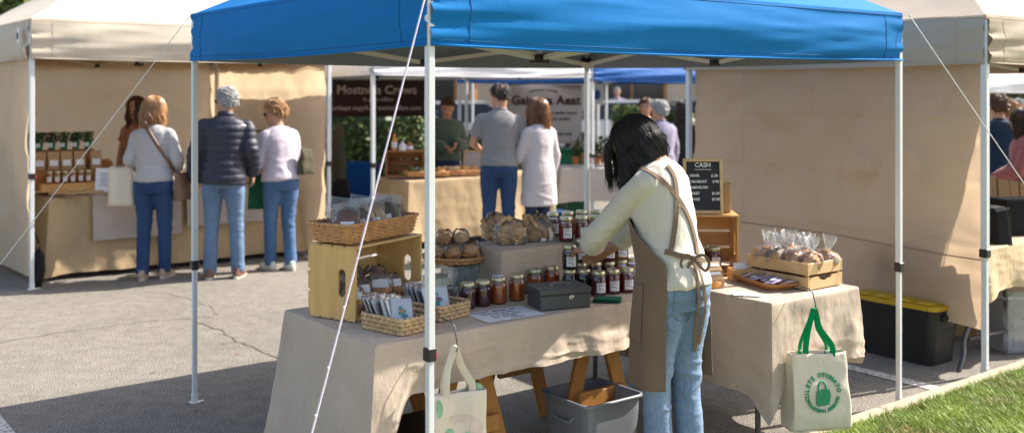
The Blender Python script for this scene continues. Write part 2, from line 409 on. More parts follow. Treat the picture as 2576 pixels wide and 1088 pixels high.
while cnt < 60000:
    u = r.uniform(1.1, 6.6); v = -.165 - r.random()**1.3*2.6
    p = MG @ Vector((u, v, 0)); px = CX+FP*p.x/p.y; py = HY+FP*1.65/p.y
    if px < 1950 or px > 2700 or py < 880 or py > 1230: 
        if r.random() > .02: continue
    cnt += 1
    if nz((u, v, 0), 3.0, 5) < -.42 and r.random() < .6: continue
    h = r.uniform(.018, .062)*(1.2 if r.random() < .2 else 1); a = r.uniform(0, 6.28); w = r.uniform(.0018, .0035)
    lx, ly = math.cos(a)*h*r.uniform(.2, 1.1), math.sin(a)*h*r.uniform(.2, 1.1)
    wx, wy = -math.sin(a)*w, math.cos(a)*w; z0 = .04
    n = len(vs)
    vs += [(u-wx, v-wy, z0), (u+wx, v+wy, z0), (u+wx*.8+lx*.4, v+wy*.8+ly*.4, z0+h*.7), (u-wx*.8+lx*.4, v-wy*.8+ly*.4, z0+h*.7), (u+lx, v+ly, z0+h)]
    fs += [(n, n+1, n+2, n+3), (n+3, n+2, n+4)]
mb.add(vs, fs)
tag(mb.build('grass', M['grass']), 'short bright green lawn grass beside the pale kerb', 'grass', kind='stuff')
# painted lines
def m_line():
    N = Nd('line_paint'); v = N.tc(); f = N.noise(v, 40, 5, .7)
    N.set(Base_Color=N.ramp(f, [(.40, (.2, .19, .17)), (.50, (.58, .55, .5))]), Roughness=.9); return N.m
M['line'] = m_line()
for (u0, u1, v0, v1) in ((3.46, 3.56, -.01, 4.6), (-1.0, -.89, 0, 2.82)):
    mb = MB(); mb.M = MG; mb.add([(u0, v0, .004), (u1, v0, .004), (u1, v1, .004), (u0, v1, .004)], [(0, 1, 2, 3)])
    tag(mb.build('road_marking', M['line']), None, None, kind='structure')
# cracks in the asphalt
mb = MB(); M['crack'] = m_plain('crack', (.10, .09, .065), .95, 0, .4, 20)
def crack(pts, w, seed):
    q = [TZ(x, y, .003) for x, y in pts]; rr = random.Random(seed); path = []
    for a, b in zip(q, q[1:]):
        n = max(2, int((b-a).length/.05))
        for i in range(n):
            p = a.lerp(b, i/n); path.append(p + Vector((rr.uniform(-.012, .012), rr.uniform(-.02, .02), 0)))
    for i in range(len(path)-1):
        a, b = path[i], path[i+1]; d = (b-a).normalized(); s_ = Vector((-d.y, d.x, 0))*w*rr.uniform(.2, .75); mb.add([a-s_, b-s_, b+s_, a+s_], [(0, 1, 2, 3)])
crack([(-20, 862), (130, 838), (250, 822), (370, 806), (480, 800), (540, 790)], .008, 1)
crack([(490, 806), (560, 832), (600, 858), (650, 880), (710, 905)], .010, 2)
crack([(420, 736), (480, 752), (530, 772), (545, 790), (500, 805)], .006, 3)
tag(mb.build('road_cracks', M['crack']), None, None, kind='structure')

mb = MB(); r = random.Random(12); M['dry_leaf'] = m_plain('dry_leaf', (.20, .12, .05), .8, 0, .5, 3)
for k in range(110):
    x = r.uniform(-5, 4); y = r.uniform(4.2, 11); s_ = r.uniform(.008, .022); a = r.uniform(0, 6.28); c = Vector((x, y, .006))
    p = [c+Vector((math.cos(a+t)*s_*q, math.sin(a+t)*s_*q, .004*r.random())) for t, q in ((0, 1), (.8, .55), (2.3, .5), (3.14, 1), (4, .5), (5.5, .6))]; mb.add(p, [tuple(range(6))])
tag(mb.build('dry_leaves', M['dry_leaf']), 'small dry leaves and grit scattered over the asphalt', 'leaves', kind='stuff')
# ---------------------------------------------------------------- pop-up tents
def pole(root, name, p, ztop, w=.04, mat='white_paint', clampz=None, rot=GA, foot=True, inner=None, upper=None, red=True):
    """square telescoping leg with foot plate and black height clamp"""
    mb = MB(); m = Matrix.Rotation(rot, 3, 'Z'); p = Vector(p)
    z1 = clampz or ztop
    if clampz:
        mb.box(p+Vector((0, 0, (clampz+.01)/2+.003)), (w*.84, w*.84, clampz), m, bev=.003)
        mb.box(p+Vector((0, 0, (clampz+ztop)/2)), (w, w, ztop-clampz), m, bev=.004)
    else: mb.box(p+Vector((0, 0, ztop/2)), (w, w, ztop), m, bev=.004)
    o = mb.build(name, M[mat], root, world=True)
    if foot:
        f = MB(); f.box(p+Vector((0, 0, .004)), (w*1.7, w*1.7, .006), m, bev=.002)
        f.box(p+m @ Vector((w*1.1, 0, .004)), (w*1.3, w*.9, .005), m, bev=.002)
        f.box(p+Vector((0, 0, .03)), (w*.98, w*.98, .05), m, bev=.003)
        f.build('foot_plate', M['white_metal2'], o, world=True)
    if clampz:
        c = MB(); c.box(p+Vector((0, 0, clampz)), (w*1.32, w*1.32, .052), m, bev=.005)
        k = c.build('height_clamp', M['black_plastic'], o, world=True)
        c = MB(); c.box(p+m @ Vector((w*.75, -w*.1, .0))+Vector((0, 0, clampz-.006)), (.012, .014, .024), m, bev=.004)
        c.build('clamp_button', M['red_plastic' if red else 'black_plastic'], k, world=True)
    return o
def sag_edge(t, d): return -d*4*t*(1-t)
def tent(name, label, P, zbot, zeave, zpeak, mats, hv=None, polez=None, sides=(1, 1, 1, 1), hang=.02, bulge=.03, group=None, wr=1.0, poles=(1, 1, 1, 1), clamps=(1, 1, 1, 1), polemat='white_paint', frame=True, pw=.04, res=30):
    """P: four ground corners in order F,R,B,L ; valance per side F-R, R-B, B-L, L-F"""
    P = [Vector(p) for p in P]; c = sum(P, Vector())/4
    root = thing(name, label, 'canopy tent', c, 0, group)
    top = Vector((c.x, c.y, zpeak))
    out = MB(); inn = MB(); sm_ = MB()
    for k in range(4):
        A, B = P[k], P[(k+1) % 4]; nrm = ((A+B)/2-c).normalized(); d = B-A; L = d.length; t_ = d/L
        nrm = Vector((t_.y, -t_.x, 0)); nrm = nrm if nrm.dot((A+B)/2-c) > 0 else -nrm
        def roof(a, b, A=A, B=B, k=k, off=0):
            e = A.lerp(B, a); e.z = zeave - .03*4*a*(1-a)*0
            p = e.lerp(top, b); 
            s_ = .06*math.sin(math.pi*b)*(.4+.6*math.sin(math.pi*a))
            p.z -= s_ ; p.z += .006*wr*nz((p.x, p.y, 0), 5)*(1-b); p.z -= off
            return p
        out.grid(roof, res, 14)
        inn.grid(lambda a, b, f=roof: f(a, b, off=.02), 10, 6)
        if sides[k]:
            def val(a, b, A=A, B=B, nrm=nrm, k=k, L=L, off=0):
                p = A.lerp(B, a); ed = math.sin(math.pi*a)
                zb = zbot + .035*ed*0 - .012*math.sin(a*math.pi)
                z = zeave + (zb-zeave)*b
                end = max(0, 1-min(a, 1-a)*L/.22)
                o = .012 + hang*b + bulge*math.sin(b*math.pi)*min(1, ed*2)
                o += wr*.010*(noise.noise(Vector((a*L*1.1, b*3.2+a*1.5, k*3.1)))*2)*(.3+b)
                o += wr*end*.010*math.sin(b*9+6*nz((a*3, b*3, k)))
                o += wr*.006*noise.noise(Vector((a*L*2.2, b*11, k*5)))
                p = p + nrm*(o-off); p.z = z; return p
            out.grid(val, int(L*26), 18)
            inn.grid(lambda a, b, f=val: f(a, b, off=.012), int(L*13), 9)
            for a_ in (.17/L, 1-.17/L): sm_.tube([val(a_, b_/14, off=-.0012) for b_ in range(1, 15)], .0014, 4)
            for b_ in (.06, .91): sm_.tube([val(a_/60, b_, off=-.0012) for a_ in range(61)], .0013, 4)
    out.build('canopy', M[mats[0]], root, smooth=60, world=True)
    inn.build('canopy_lining', M[mats[1]], root, smooth=60, world=True)
    if sm_.v: sm_.build('stitching', M[mats[0].split('_')[0].replace('tan', 'cream')+'_seam'], root, smooth=True, world=True)['kind'] = 'stuff'
    # hem piping
    hm = MB()
    for k in range(4):
        A, B = P[k], P[(k+1) % 4]
        if sides[k]:
            d = (B-A).normalized(); nrm = Vector((d.y, -d.x, 0)); nrm = nrm if nrm.dot((A+B)/2-c) > 0 else -nrm
            hm.tube([A.lerp(B, i/24) + nrm*(.016+hang) + Vector((0, 0, zbot-.012*math.sin(i/24*math.pi)+.004)) for i in range(25)], .005, 5)
    hm.build('hem', M[mats[0]], root, smooth=True, world=True)
    for k in range(4):
        if poles[k]:
            inw = (c-P[k]); inw.z = 0; inw.normalize()
            p = P[k] + inw*pw*.3
            pole(root, 'leg', p, zeave-.03, pw, polemat, clampz=(polez if clamps[k] else None))
    if frame:
        mr = Matrix.Rotation(GA, 3, 'Z'); zt, zl = zeave-.06, zbot+.015
        for k in range(4):
            A, B = P[k], P[(k+1) % 4]; inw = (c-(A+B)/2).normalized()*.05
            Q = [A.lerp(B, i/2)+inw for i in range(3)]; fo = None
            for i in range(2):
                for z0, z1, s_ in ((zt, zl, 0), (zl, zt, .5)):
                    fr = MB(); fr.beam(Q[i]+inw*s_+Vector((0, 0, z0)), Q[i+1]+inw*s_+Vector((0, 0, z1)), .013, .026)
                    fr.build('truss_bar', M['white_metal2'], root, world=True)
            for zz in (zl, zt):
                j = MB(); j.box(Q[1]+inw*.25+Vector((0, 0, zz)), (.055, .05, .04), mr, bev=.005); j.build('joint', M['black_plastic'], root, world=True)
            j = MB(); j.box(P[k]+(c-P[k]).normalized()*.035+Vector((0, 0, zl+.03)), (.055, .055, .06), mr, bev=.005); j.build('joint', M['black_plastic'], root, world=True)
        tp = top-Vector((0, 0, .14)); hub = Vector((c.x, c.y, zbot+.01))
        fr = MB(); fr.tube([tp, hub], .016, 8); fr.build('centre_post', M['white_metal2'], root, world=True)
        j = MB(); j.box(hub, (.08, .08, .05), mr, bev=.006); j.build('joint', M['black_plastic'], root, world=True)
        for k in range(4):
            A = P[k].lerp(c, .02); fr = MB()
            fr.beam(A+Vector((0, 0, zeave-.06)), tp, .016, .028); fr.build('rafter', M['white_metal2'], root, world=True)
            mm = (P[k]+P[(k+1) % 4])/2; fr = MB()
            fr.beam(mm+Vector((0, 0, zeave-.04)), hub, .013, .024); fr.build('truss_bar', M['white_metal2'], root, world=True)
    return root
L0 = Vector((-1.763, 5.635, 0)); R0 = Vector((2.124, 5.574, 0)); FP0 = Vector((-.303, 3.72, 0)); B0 = Vector((.545, 7.42, 0))
blue = tent('canopy_tent', 'bright blue pop-up canopy over the jam and cookie stall, nearest tent', [FP0, R0, B0, L0], 1.885, 2.145, 2.95,
            ('blue_canopy', 'blue_inner'), polez=.76, hang=.0, bulge=.025, wr=.75, pw=.030)
# left cream stall
LS = Vector((-4.17, 8.84, 0)); LR = Vector((-1.86, 10.42, 0)); LB = Vector((-3.75, 12.8, 0)); LL = Vector((-6.1, 11.3, 0))
cream = tent('canopy_tent', 'cream canopy tent with cloth walls behind the four customers on the left', [LS, LR, LB, LL], 2.0, 2.35, 3.3,
             ('cream_canopy', 'cream_wall'), polez=.98, hang=.02, bulge=.03)
# right tan tent
RS = Vector((2.86, 6.16, 0)); RR = RS+U*3.0; RB = RR+V*2.42; RL = RS+V*2.42
tan = tent('canopy_tent', 'tan canopy tent at the right edge with a long cloth side wall', [RS, RR, RB, RL], 1.885, 2.18, 3.0,
           ('tan_canopy', 'tan_canopy'), polez=.74, hang=.015, bulge=.02, wr=1.2)
def wall(root, name, A, B, z0, z1, mat, sag0=0, sag1=0, bil=.05, seed=0, nu=90, nvv=50, off=0, solid=0):
    A = Vector(A); B = Vector(B); d = (B-A); L = d.length; t_ = d/L; nrm = Vector((t_.y, -t_.x, 0))
    mb = MB()
    def f(a, b):
        p = A.lerp(B, a); zz = z1 + (z0 + sag0*(1-a) + sag1*a - z1)*b
        s = Vector((a*L*1.3, b*1.6, seed))
        o = bil*noise.noise(s)*1.6*min(1, 3*b+.15) + bil*.45*noise.noise(s*2.7)
        o += .010*math.sin((a*L*9 + 2*nz((a*4, b*2, seed))))*max(0, 1-b*1.6)
        dia = a*L*.9 - b*1.9 + .3*nz((a*2, b*2, seed+3)); o += .022*max(0, math.sin(dia*5.5))**3*math.sin(math.pi*min(1, b*1.2))
        dib = a*L*.8 + b*2.3 + .4*nz((a*2, b*2, seed+7)); o += .014*max(0, math.sin(dib*4.1))**4
        o += .010*max(0, 1-abs(noise.noise(Vector((a*L*2.2, b*3.1, seed+5))))*6)
        o += .010*abs(noise.noise(Vector((a*L*3+b*4, b*5-a*3, seed+9))))*2
        for q_ in (.27, .52, .78): o -= .010*math.exp(-((a-q_+.006*nz((b*3, q_, 1)))*L/.02)**2)
        for q_ in (.22, .46, .70): o -= .010*math.exp(-((b-q_+.008*nz((a*3, q_, 2)))*1.7/.02)**2)
        return p + nrm*(o+off) + Vector((0, 0, zz))
    mb.grid(f, nu, nvv); wall.f = f
    return mb.build(name, M[mat], root, smooth=True, world=True)
wall(tan, 'side_wall', RS+V*.03+U*.03, RL-V*.03+U*.03, .30, 1.93, 'tan_wall', sag0=-.03, sag1=.05, bil=.07, seed=1, nu=150, nvv=90); wf = wall.f
mb = MB(); mb.tube([wf(a/60, (1.93-.72)/1.62)-U*.004 for a in range(61)], .0045, 5)
mb.build('wall_seam', M['tan_wall'], tan, smooth=True, world=True)
wall(cream, 'left_wall', LL, LS+Vector((0, .02, 0)), .06, 2.05, 'cream_wall', sag0=.0, sag1=0, bil=.05, seed=2)
wall(cream, 'back_wall', LL, LB, .1, 2.2, 'cream_wall', bil=.05, seed=3)
wall(cream, 'right_wall', LB, LR+Vector((-.03, 0, 0)), .06, 2.2, 'cream_wall', bil=.06, seed=4)
mb = MB(); mb.tube([LB+Vector((.12, -.25, 0)), LB+Vector((.12, -.25, 2.2))], .03, 8); mb.build('wall_pole', M['white_metal2'], cream, world=True)
# small round emblem on the cream valance
mb = MB(); e = LS+V*.14-U*.075+Vector((0, 0, 2.2)); m = Matrix.Rotation(GA-math.pi/2, 4, 'Z')
mb.M = Matrix.Translation(e) @ m; mb.box((0, 0, 0), (.085, .004, .13)); mb.build('maker_patch', M['label'], cream, world=True)
mb = MB(); mb.M = Matrix.Translation(e-U*.004) @ m @ Matrix.Rotation(R(90), 4, 'X')
for rr in (.03, .018): mb.lathe([(rr, 0), (rr, .003), (rr-.006, .003), (rr-.006, 0)], n=20, cap=False)
mb.box((0, 0, .002), (.02, .02, .003), Matrix.Rotation(.7, 3, 'Z'))
mb.build('maker_emblem', M['blue_fabric'], cream, world=True)
# guy ropes
def rope(a, b, r, label, mat='rope', knots=0):
    a = Vector(a); b = Vector(b); mb = MB(); n = 24
    mb.tube([a.lerp(b, i/n)+Vector((0, 0, -.01*math.sin(math.pi*i/n))) for i in range(n+1)], r, 6)
    if knots:
        for t in knots: mb.blob(a.lerp(b, t), r*1.45, 8, 6)
    mb.blob(a, r*3, 8, 6)
    tag(mb.build('guy_rope', M[mat], smooth=True), label, 'rope', 'guy ropes of the blue canopy')
rope(FP0+Vector((.0, -.02, 2.11)), (-.80, 3.2, 0), .0033, 'pale lilac guy rope slanting down in front of the wooden crate', knots=(.53, .62, .69, .36))
rope(L0+Vector((-.03, 0, 2.12)), (-3.3, 5.3, 0), .0021, 'thin guy rope from the left corner of the blue canopy', 'white_metal2')
rope(R0+Vector((.05, 0, 2.13)), (3.49, 5.3, .05), .0023, 'thin white guy rope from the right corner of the blue canopy', 'white_metal2')
# ---------------------------------------------------------------- tables and cloths
def Wl(rz=GA): return Matrix.Rotation(rz, 3, 'Z')
def drape(mb, u0, u1, v0, v1, z, drops, corner=(0, 0, 0, 0), amp=.03, flare=.12, seed=0, freq=8, n=340, rows=26, cflare=.05, MM=None):
    """cloth over a table: sides in order front(-v), right(+u), back(+v), left(-u)"""
    rc = .025; segs = []
    P = [(u0, v0), (u1, v0), (u1, v1), (u0, v1)]
    nr = [(0, -1), (1, 0), (0, 1), (-1, 0)]
    lens = [u1-u0, v1-v0, u1-u0, v1-v0]; tot = sum(lens)
    def per(s):
        s = (s % 1)*tot
        for k in range(4):
            if s <= lens[k] or k == 3:
                t = s; L = lens[k]; break
            s -= lens[k]
        A = P[k]; B = P[(k+1) % 4]; f = t/L
        x = A[0]+(B[0]-A[0])*f; y = A[1]+(B[1]-A[1])*f
        nx, ny = nr[k]; d0, d1 = t, L-t; w = .07; D = drops[k]; cn = 0
        if d0 < .16:
            q = (1-d0/.16)**2; D = D + (max(D, drops[k-1])*.0 + (drops[k]+drops[k-1])/2-D)*q*.5 + corner[k]*q; 
            if d0 < w: p_ = nr[k-1]; m = .5*(1-d0/w); nx, ny = nx*(1-m)+p_[0]*m, ny*(1-m)+p_[1]*m
            cn = q
        if d1 < .16:
            k2 = (k+1) % 4; q = (1-d1/.16)**2; D = D + ((drops[k]+drops[k2])/2-D)*q*.5 + corner[k2]*q
            if d1 < w: p_ = nr[k2]; m = .5*(1-d1/w); nx, ny = nx*(1-m)+p_[0]*m, ny*(1-m)+p_[1]*m
            cn = q
        l = math.hypot(nx, ny); return x, y, nx/l, ny/l, D, cn, k, t
    def f(a, b):
        x, y, nx, ny, D, cn, k, t = per(a); r_ = .012
        if b < .12:
            an = b/.12*math.pi/2; o = r_*math.sin(an); dz = r_*(1-math.cos(an)); g = 0
        else:
            g = (b-.12)/.88; o = r_; dz = r_+(D-r_)*g
        fo = noise.noise(Vector((a*tot*freq*.32, seed, 0)))*1.3 + .5*noise.noise(Vector((a*tot*freq, seed+5, g*1.2)))
        fo = fo + .35*abs(fo)
        o += g**1.1*(flare*D + amp*fo*min(1, D/.35)) + cn*cflare*g + .004*noise.noise(Vector((a*tot*7, g*6, seed))) + .009*g*max(0, 1-abs(noise.noise(Vector((a*tot*5+g*2, g*3.5-a*tot, seed+2))))*5)
        dz += .010*g*noise.noise(Vector((a*tot*2.5, seed+9, 0)))
        p = Vector((x-nx*r_+nx*o, y-ny*r_+ny*o, z-dz)); return MM @ p if MM else p
    mb.grid(f, n, rows, wrap=True)
    def tp(a, b):
        x = u0+r0+(u1-u0-2*r0)*a; y = v0+r0+(v1-v0-2*r0)*b
        e = min(a, 1-a, b, 1-b); p = Vector((x, y, z+.0012*min(1, e*20)*noise.noise(Vector((x*5, y*5, seed)))))
        return MM @ p if MM else p
    r0 = .0085
    mb.grid(tp, 30, 24)
    return mb
MGm = Matrix.Translation(F0) @ Matrix.Rotation(GA, 4, 'Z')
# trestle table under the main cloth
TZ0 = .728
t1 = thing('trestle_table', 'wooden trestle table with splayed legs under the front beige cloth', 'table', W(.86, .71, 0), GA)
mb = MB(); mb.M = MGm; mb.box((.86, .71, TZ0-.012), (1.64, .76, .018)); mb.build('tabletop', M['trestle'], t1, world=True)
for u in (.444, 1.123+.06):
    for v in (.40, 1.03):
        for s_ in (-1, 1):
            a = W(u+s_*.03, v, TZ0-.03); b = W(u+s_*.235, v+(.0 if v < .7 else .03), .0)
            mb = MB(); mb.beam(a, b, .075, .026, up=tuple(V), bev=.003); mb.build('leg', M['trestle'], t1, world=True)
    mb = MB(); mb.beam(W(u, .36, TZ0-.06), W(u, 1.09, TZ0-.06), .045, .07, bev=.003); mb.build('rail', M['trestle'], t1, world=True)
    for v in (.385, 1.0):
        mb = MB(); mb.beam(W(u-.14, v-.02, .31), W(u+.14, v-.02, .31), .03, .07, bev=.003); mb.build('brace', M['trestle'], t1, world=True)
mb = MB(); mb.beam(W(1.0, .44, .53), W(1.62, .44, .50), .03, .075, bev=.003); mb.build('brace', M['trestle'], t1, world=True)
mb = MB(); drape(mb, -.05, 1.74, .305, 1.12, .74, (.205, .2, .40, .71), (.26, 0, 0, 0), amp=.060, flare=.085, seed=3, freq=12, cflare=.055, MM=MGm)
tag(mb.build('tablecloth', M['linen'], smooth=70), 'beige linen cloth over the front table, hanging nearly to the ground at the left', 'tablecloth')
# side table
t2 = thing('folding_table', 'folding table with thin dark legs under the right beige cloth', 'table', W(2.13, .6, 0), GA)
mb = MB(); mb.M = MGm; mb.box((2.133, .585, .717), (.64, 1.38, .03)); mb.build('tabletop', M['white_metal2'], t2, world=True)
for u in (1.85, 2.43):
    for v in (.0, 1.15):
        mb = MB(); mb.tube([W(u, v, .70), W(u, v, .012)], .014, 8); mb.tube([W(u, v, .014), W(u, v, 0)], .018, 8); mb.build('leg', M['dark_steel'], t2, smooth=40, world=True)
mb = MB(); drape(mb, 1.79, 2.476, -.13, 1.30, .74, (.33, .40, .4, .44), (.16, .0, 0, 0), amp=.036, flare=.02, seed=11, freq=9, cflare=.022, MM=MGm)
tag(mb.build('tablecloth', M['linen'], smooth=70), 'beige linen cloth over the right table, sunlit, with the green handled bag in front', 'tablecloth')
# cloth covered riser
mb = MB(); drape(mb, .90, 1.66, .76, 1.08, .955, (.209, .20, .2, .21), (.0, .0, 0, 0), amp=.012, flare=.05, seed=21, freq=7, n=220, rows=16, cflare=.03, MM=MGm)
tag(mb.build('display_riser', M['linen'], smooth=70), 'low display step under beige linen at the back of the front table', 'riser')

# ---------------------------------------------------------------- makers
def rrect(w, d, r, n):                      # points round a rounded rectangle
    out = []; L = 2*(w+d)-8*r+2*math.pi*r
    cs = [((w/2-r), (d/2-r), 0), (-(w/2-r), (d/2-r), 90), (-(w/2-r), -(d/2-r), 180), ((w/2-r), -(d/2-r), 270)]
    raw = []
    for cx, cy, a in cs:
        for i in range(5): t = R(a+i*22.5); raw.append(Vector((cx+r*math.cos(t), cy+r*math.sin(t), 0)))
    raw.append(raw[0]); seg = [(b-a).length for a, b in zip(raw, raw[1:])]; T = sum(seg)
    for i in range(n):
        s = i/n*T; k = 0
        while s > seg[k] and k < len(seg)-1: s -= seg[k]; k += 1
        out.append(raw[k].lerp(raw[k+1], s/seg[k]))
    return out
def basket(root, w, d, h, flare=.1, thick=False, round_=False, lip=True):
    rr = w/2*.999 if round_ else .02
    step = .0175 if thick else .0078; sr = .0095 if thick else .0042; rows = max(2, int(h/step)); n = 132 if not thick else 96
    wv = n//6 if not thick else n//4
    wd = MB()
    for k in range(rows):
        z = step*(k+.5); s = 1+flare*z/max(h, .01); P = rrect(w*s, d*s, min(rr*s, .499*min(w, d)*s), n); pts = []; rs = []
        for i, p in enumerate(P+[P[0]]):
            q = P[(i+1) % n]; t = (q-P[i % n]).normalized(); nr = Vector((t.y, -t.x, 0)); ph = math.pi*i*(wv/(n/2))/1.0
            o = (.0035 if not thick else .003)*math.sin(ph+math.pi*(k % 2)); zz = z
            if thick: zz += .004*math.sin(ph+(k % 2)*math.pi)
            pts.append(p+nr*o+Vector((0, 0, zz))); rs.append(sr*(1+(.35 if thick else .12)*math.cos(ph*2 if thick else ph)))
        wd.tube(pts, rs, 5, cap=False)
    wd.build('weave', M['hyacinth' if thick else 'wicker'], root, smooth=True)
    bs = MB(); P = rrect(w*.98, d*.98, min(rr, .49*min(w, d)), 32); bs.poly([(p.x, p.y) for p in P], .002, .008)
    bs.build('base', M['hyacinth' if thick else 'wicker'], root)
    if lip:
        rm = MB(); s = 1+flare
        for q in (0, math.pi):
            P = rrect(w*s*1.01, d*s*1.01, min(rr*s, .499*min(w, d)*s), 120); pts = []
            for i, p in enumerate(P+[P[0]]):
                a = i/120*math.pi*2*(26 if not thick else 16)+q; nr = Vector((p.x/w, p.y/d, 0)).normalized()
                pts.append(p+nr*.004*math.cos(a)+Vector((0, 0, h+.003+.004*math.sin(a))))
            rm.tube(pts, .0052 if not thick else .006, 5, cap=False)
        rm.build('rim', M['hyacinth' if thick else 'wicker'], root, smooth=True)
    if not thick:
        st = MB(); P = rrect(w, d, min(rr, .49*min(w, d)), n//3)
        for p in P: st.tube([p+Vector((0, 0, 0)), Vector((p.x*(1+flare), p.y*(1+flare), h))], .0034, 4)
        st.build('stakes', M['wicker'], root, smooth=True)['kind'] = 'stuff'
    return root
def slat_crate(root, L, D, H, mx, mz, open_=True, nslat=4, tt=.011, gap=None, end_handle=True, top_open=False):
    """crate lying on its side, opening towards -y; x length. Ends are panels with a slot"""
    def endp(x):
        mb = MB(); n = 14; h0 = .022; hl = .06; zc = H*.5
        # panel = frame of four boards round the slot
        y0, y1 = -D/2, D/2; sy0, sy1 = (-D*.20-h0/1, -D*.20+h0/1)
        mb.box((x, (y0+sy0)/2, H/2), (tt, sy0-y0, H)); mb.box((x, (sy1+y1)/2, H/2), (tt, y1-sy1, H))
        mb.box((x, (sy0+sy1)/2, (zc-hl)/2), (tt, sy1-sy0, zc-hl)); mb.box((x, (sy0+sy1)/2, (H+zc+hl)/2), (tt, sy1-sy0, H-zc-hl))
        for s_ in (-1, 1):     # rounded slot ends
            for q in (-1, 1):
                pts = [((sy0+sy1)/2+q*h0, zc+s_*hl)] + [((sy0+sy1)/2+q*h0*math.sin(a), zc+s_*(hl-h0+h0*math.cos(a))) for a in [R(i*15) for i in range(7)]]
                vs = [(x-tt/2, y, z) for y, z in pts]+[(x+tt/2, y, z) for y, z in pts]; k = len(pts)
                mb.add(vs, [tuple(range(k)), tuple(range(k, 2*k))[::-1]] + [(i, (i+1) % k, k+(i+1) % k, k+i) for i in range(k)])
        return mb.build('end_panel', M[mz], root)
    endp(-L/2+tt/2); endp(L/2-tt/2)
    g = .012; bw = (D-g*(nslat-1))/nslat
    for zz in (tt*.4, H-tt*.4):
        for i in range(nslat):
            mb = MB(); y = -D/2+bw/2+i*(bw+g); mb.box((0, y, zz+(tt*.55 if zz > H/2 else -tt*.55+tt*.15+.0)), (L+.004, bw, tt*.9), bev=.0015); mb.build('slat', M[mx], root)
    bh = (H-2*tt-g*4)/3
    for i in range(3):
        mb = MB(); z = tt+g+bh/2+i*(bh+g); mb.box((0, D/2+tt*.45, z), (L+.004, tt*.9, bh), bev=.0015); mb.build('back_slat', M[mx], root)
    return root
def flatbag(name='cookie_bag', w=.10, h=.13, t=.022, cookie='cookie', label=None, cat='bag', seed=0, group=None, loc=(0, 0, 0)):
    r = thing(name, label, cat, loc, 0, group)
    mb = MB()
    def f(a, b):
        th = a*2*math.pi; x = math.cos(th)*w/2; y = math.sin(th)
        puff = math.sin(math.pi*min(1, b*1.15+.02))**.6 if b < .86 else .12
        wv = .25*noise.noise(Vector((math.cos(th)*3, b*7, seed+(y > 0)*3)))
        xx = x*(1+.06*noise.noise(Vector((b*4, seed, th)))); 
        return Vector((xx, y*(t/2*puff*(1+wv*2)+.001)+.006*noise.noise(Vector((x*40, b*5, seed)))*b, b*h))
    mb.grid(f, 22, 12, wrap=True)
    mb.build('film', M['film'], r, smooth=True)
    c = MB(); c.blob((0, 0, h*.40), (w*.44, t*.38, h*.38), 14, 9, .18, 2.2, seed=seed); c.build('cookie', M[cookie], r, smooth=True)
    l = MB(); l.add([(-w*.28, -t*.56, h*.08), (w*.24, -t*.60, h*.08), (w*.24, -t*.60, h*.30), (-w*.28, -t*.56, h*.30)], [(0, 1, 2, 3)]); l.build('label', M['label'], r)
    return r
def breadbag(name, label, cat, w=.10, d=.075, h=.11, mat='bread', seed=0, group=None, neck=True, loc=(0, 0, 0), lab=True, npc=1):
    r = thing(name, label, cat, loc, 0, group)
    if npc == 1:
        c = MB(); c.blob((0, 0, h*.40), (w*.47, d*.44, h*.39), 20, 14, .42, 2.6, seed=seed); c.build('bread', M[mat], r, smooth=True)
    else:
        rr = random.Random(seed)
        for i in range(npc):
            c = MB(); c.blob((rr.uniform(-.2, .2)*w, rr.uniform(-.15, .15)*d, h*(.2+.5*i/npc)), (w*.34, d*.34, h*.17), 12, 8, .3, 3, seed=seed+i); c.build('cookie', M[mat], r, smooth=True)
    mb = MB()
    H = h*1.62 if neck else h*1.05
    def f(a, b):
        th = a*2*math.pi
        if neck:
            if b < .62: q = b/.62; rad = math.sin(math.pi*(.12+.80*q))**.45 if q < .97 else .3; z = h*.98*q
            else: q = (b-.62)/.38; rad = .19+.42*q**.7*(1+.35*math.sin(th*4+seed)); z = h*.98+(H-h*.98)*q
            if .55 < b < .68: rad = min(rad, .15+abs(b-.62)*2.5)
        else: rad = math.sin(math.pi*(.1+.82*b))**.4; z = h*1.02*b
        k = 1+.17*noise.noise(Vector((math.cos(th)*2.5, math.sin(th)*2.5, b*5+seed*3)))+.05*math.sin(th*7+b*6)
        ln = .012*seed % 3*.006 if neck and b > .62 else 0
        cx_, sy_ = math.cos(th), math.sin(th); e_ = 1.0 if (neck and b > .55) else .62; cx_ = math.copysign(abs(cx_)**e_, cx_); sy_ = math.copysign(abs(sy_)**e_, sy_)
        return Vector((cx_*w*.5*rad*k+ln, sy_*d*.52*rad*k, z+(.012*noise.noise(Vector((cx_*3, sy_*3, seed*2+b*2))) if b > .3 else 0)))
    mb.grid(f, 26, 18, wrap=True); mb.build('film', M['film_bright' if neck else 'film'], r, smooth=True)
    if neck:
        t = MB(); t.tube([Vector((math.cos(i/12*6.283)*w*.09, math.sin(i/12*6.283)*d*.1, h*.99)) for i in range(13)], .0022, 5, cap=False); t.build('tie', M['label'], r)
    if lab:
        l = MB(); l.add([(-w*.3, -d*.47, h*.60), (w*.3, -d*.47, h*.60), (w*.3, -d*.36, h*.84), (-w*.3, -d*.36, h*.84)], [(0, 1, 2, 3)]); l.build('label', M['label'], r)
    return r
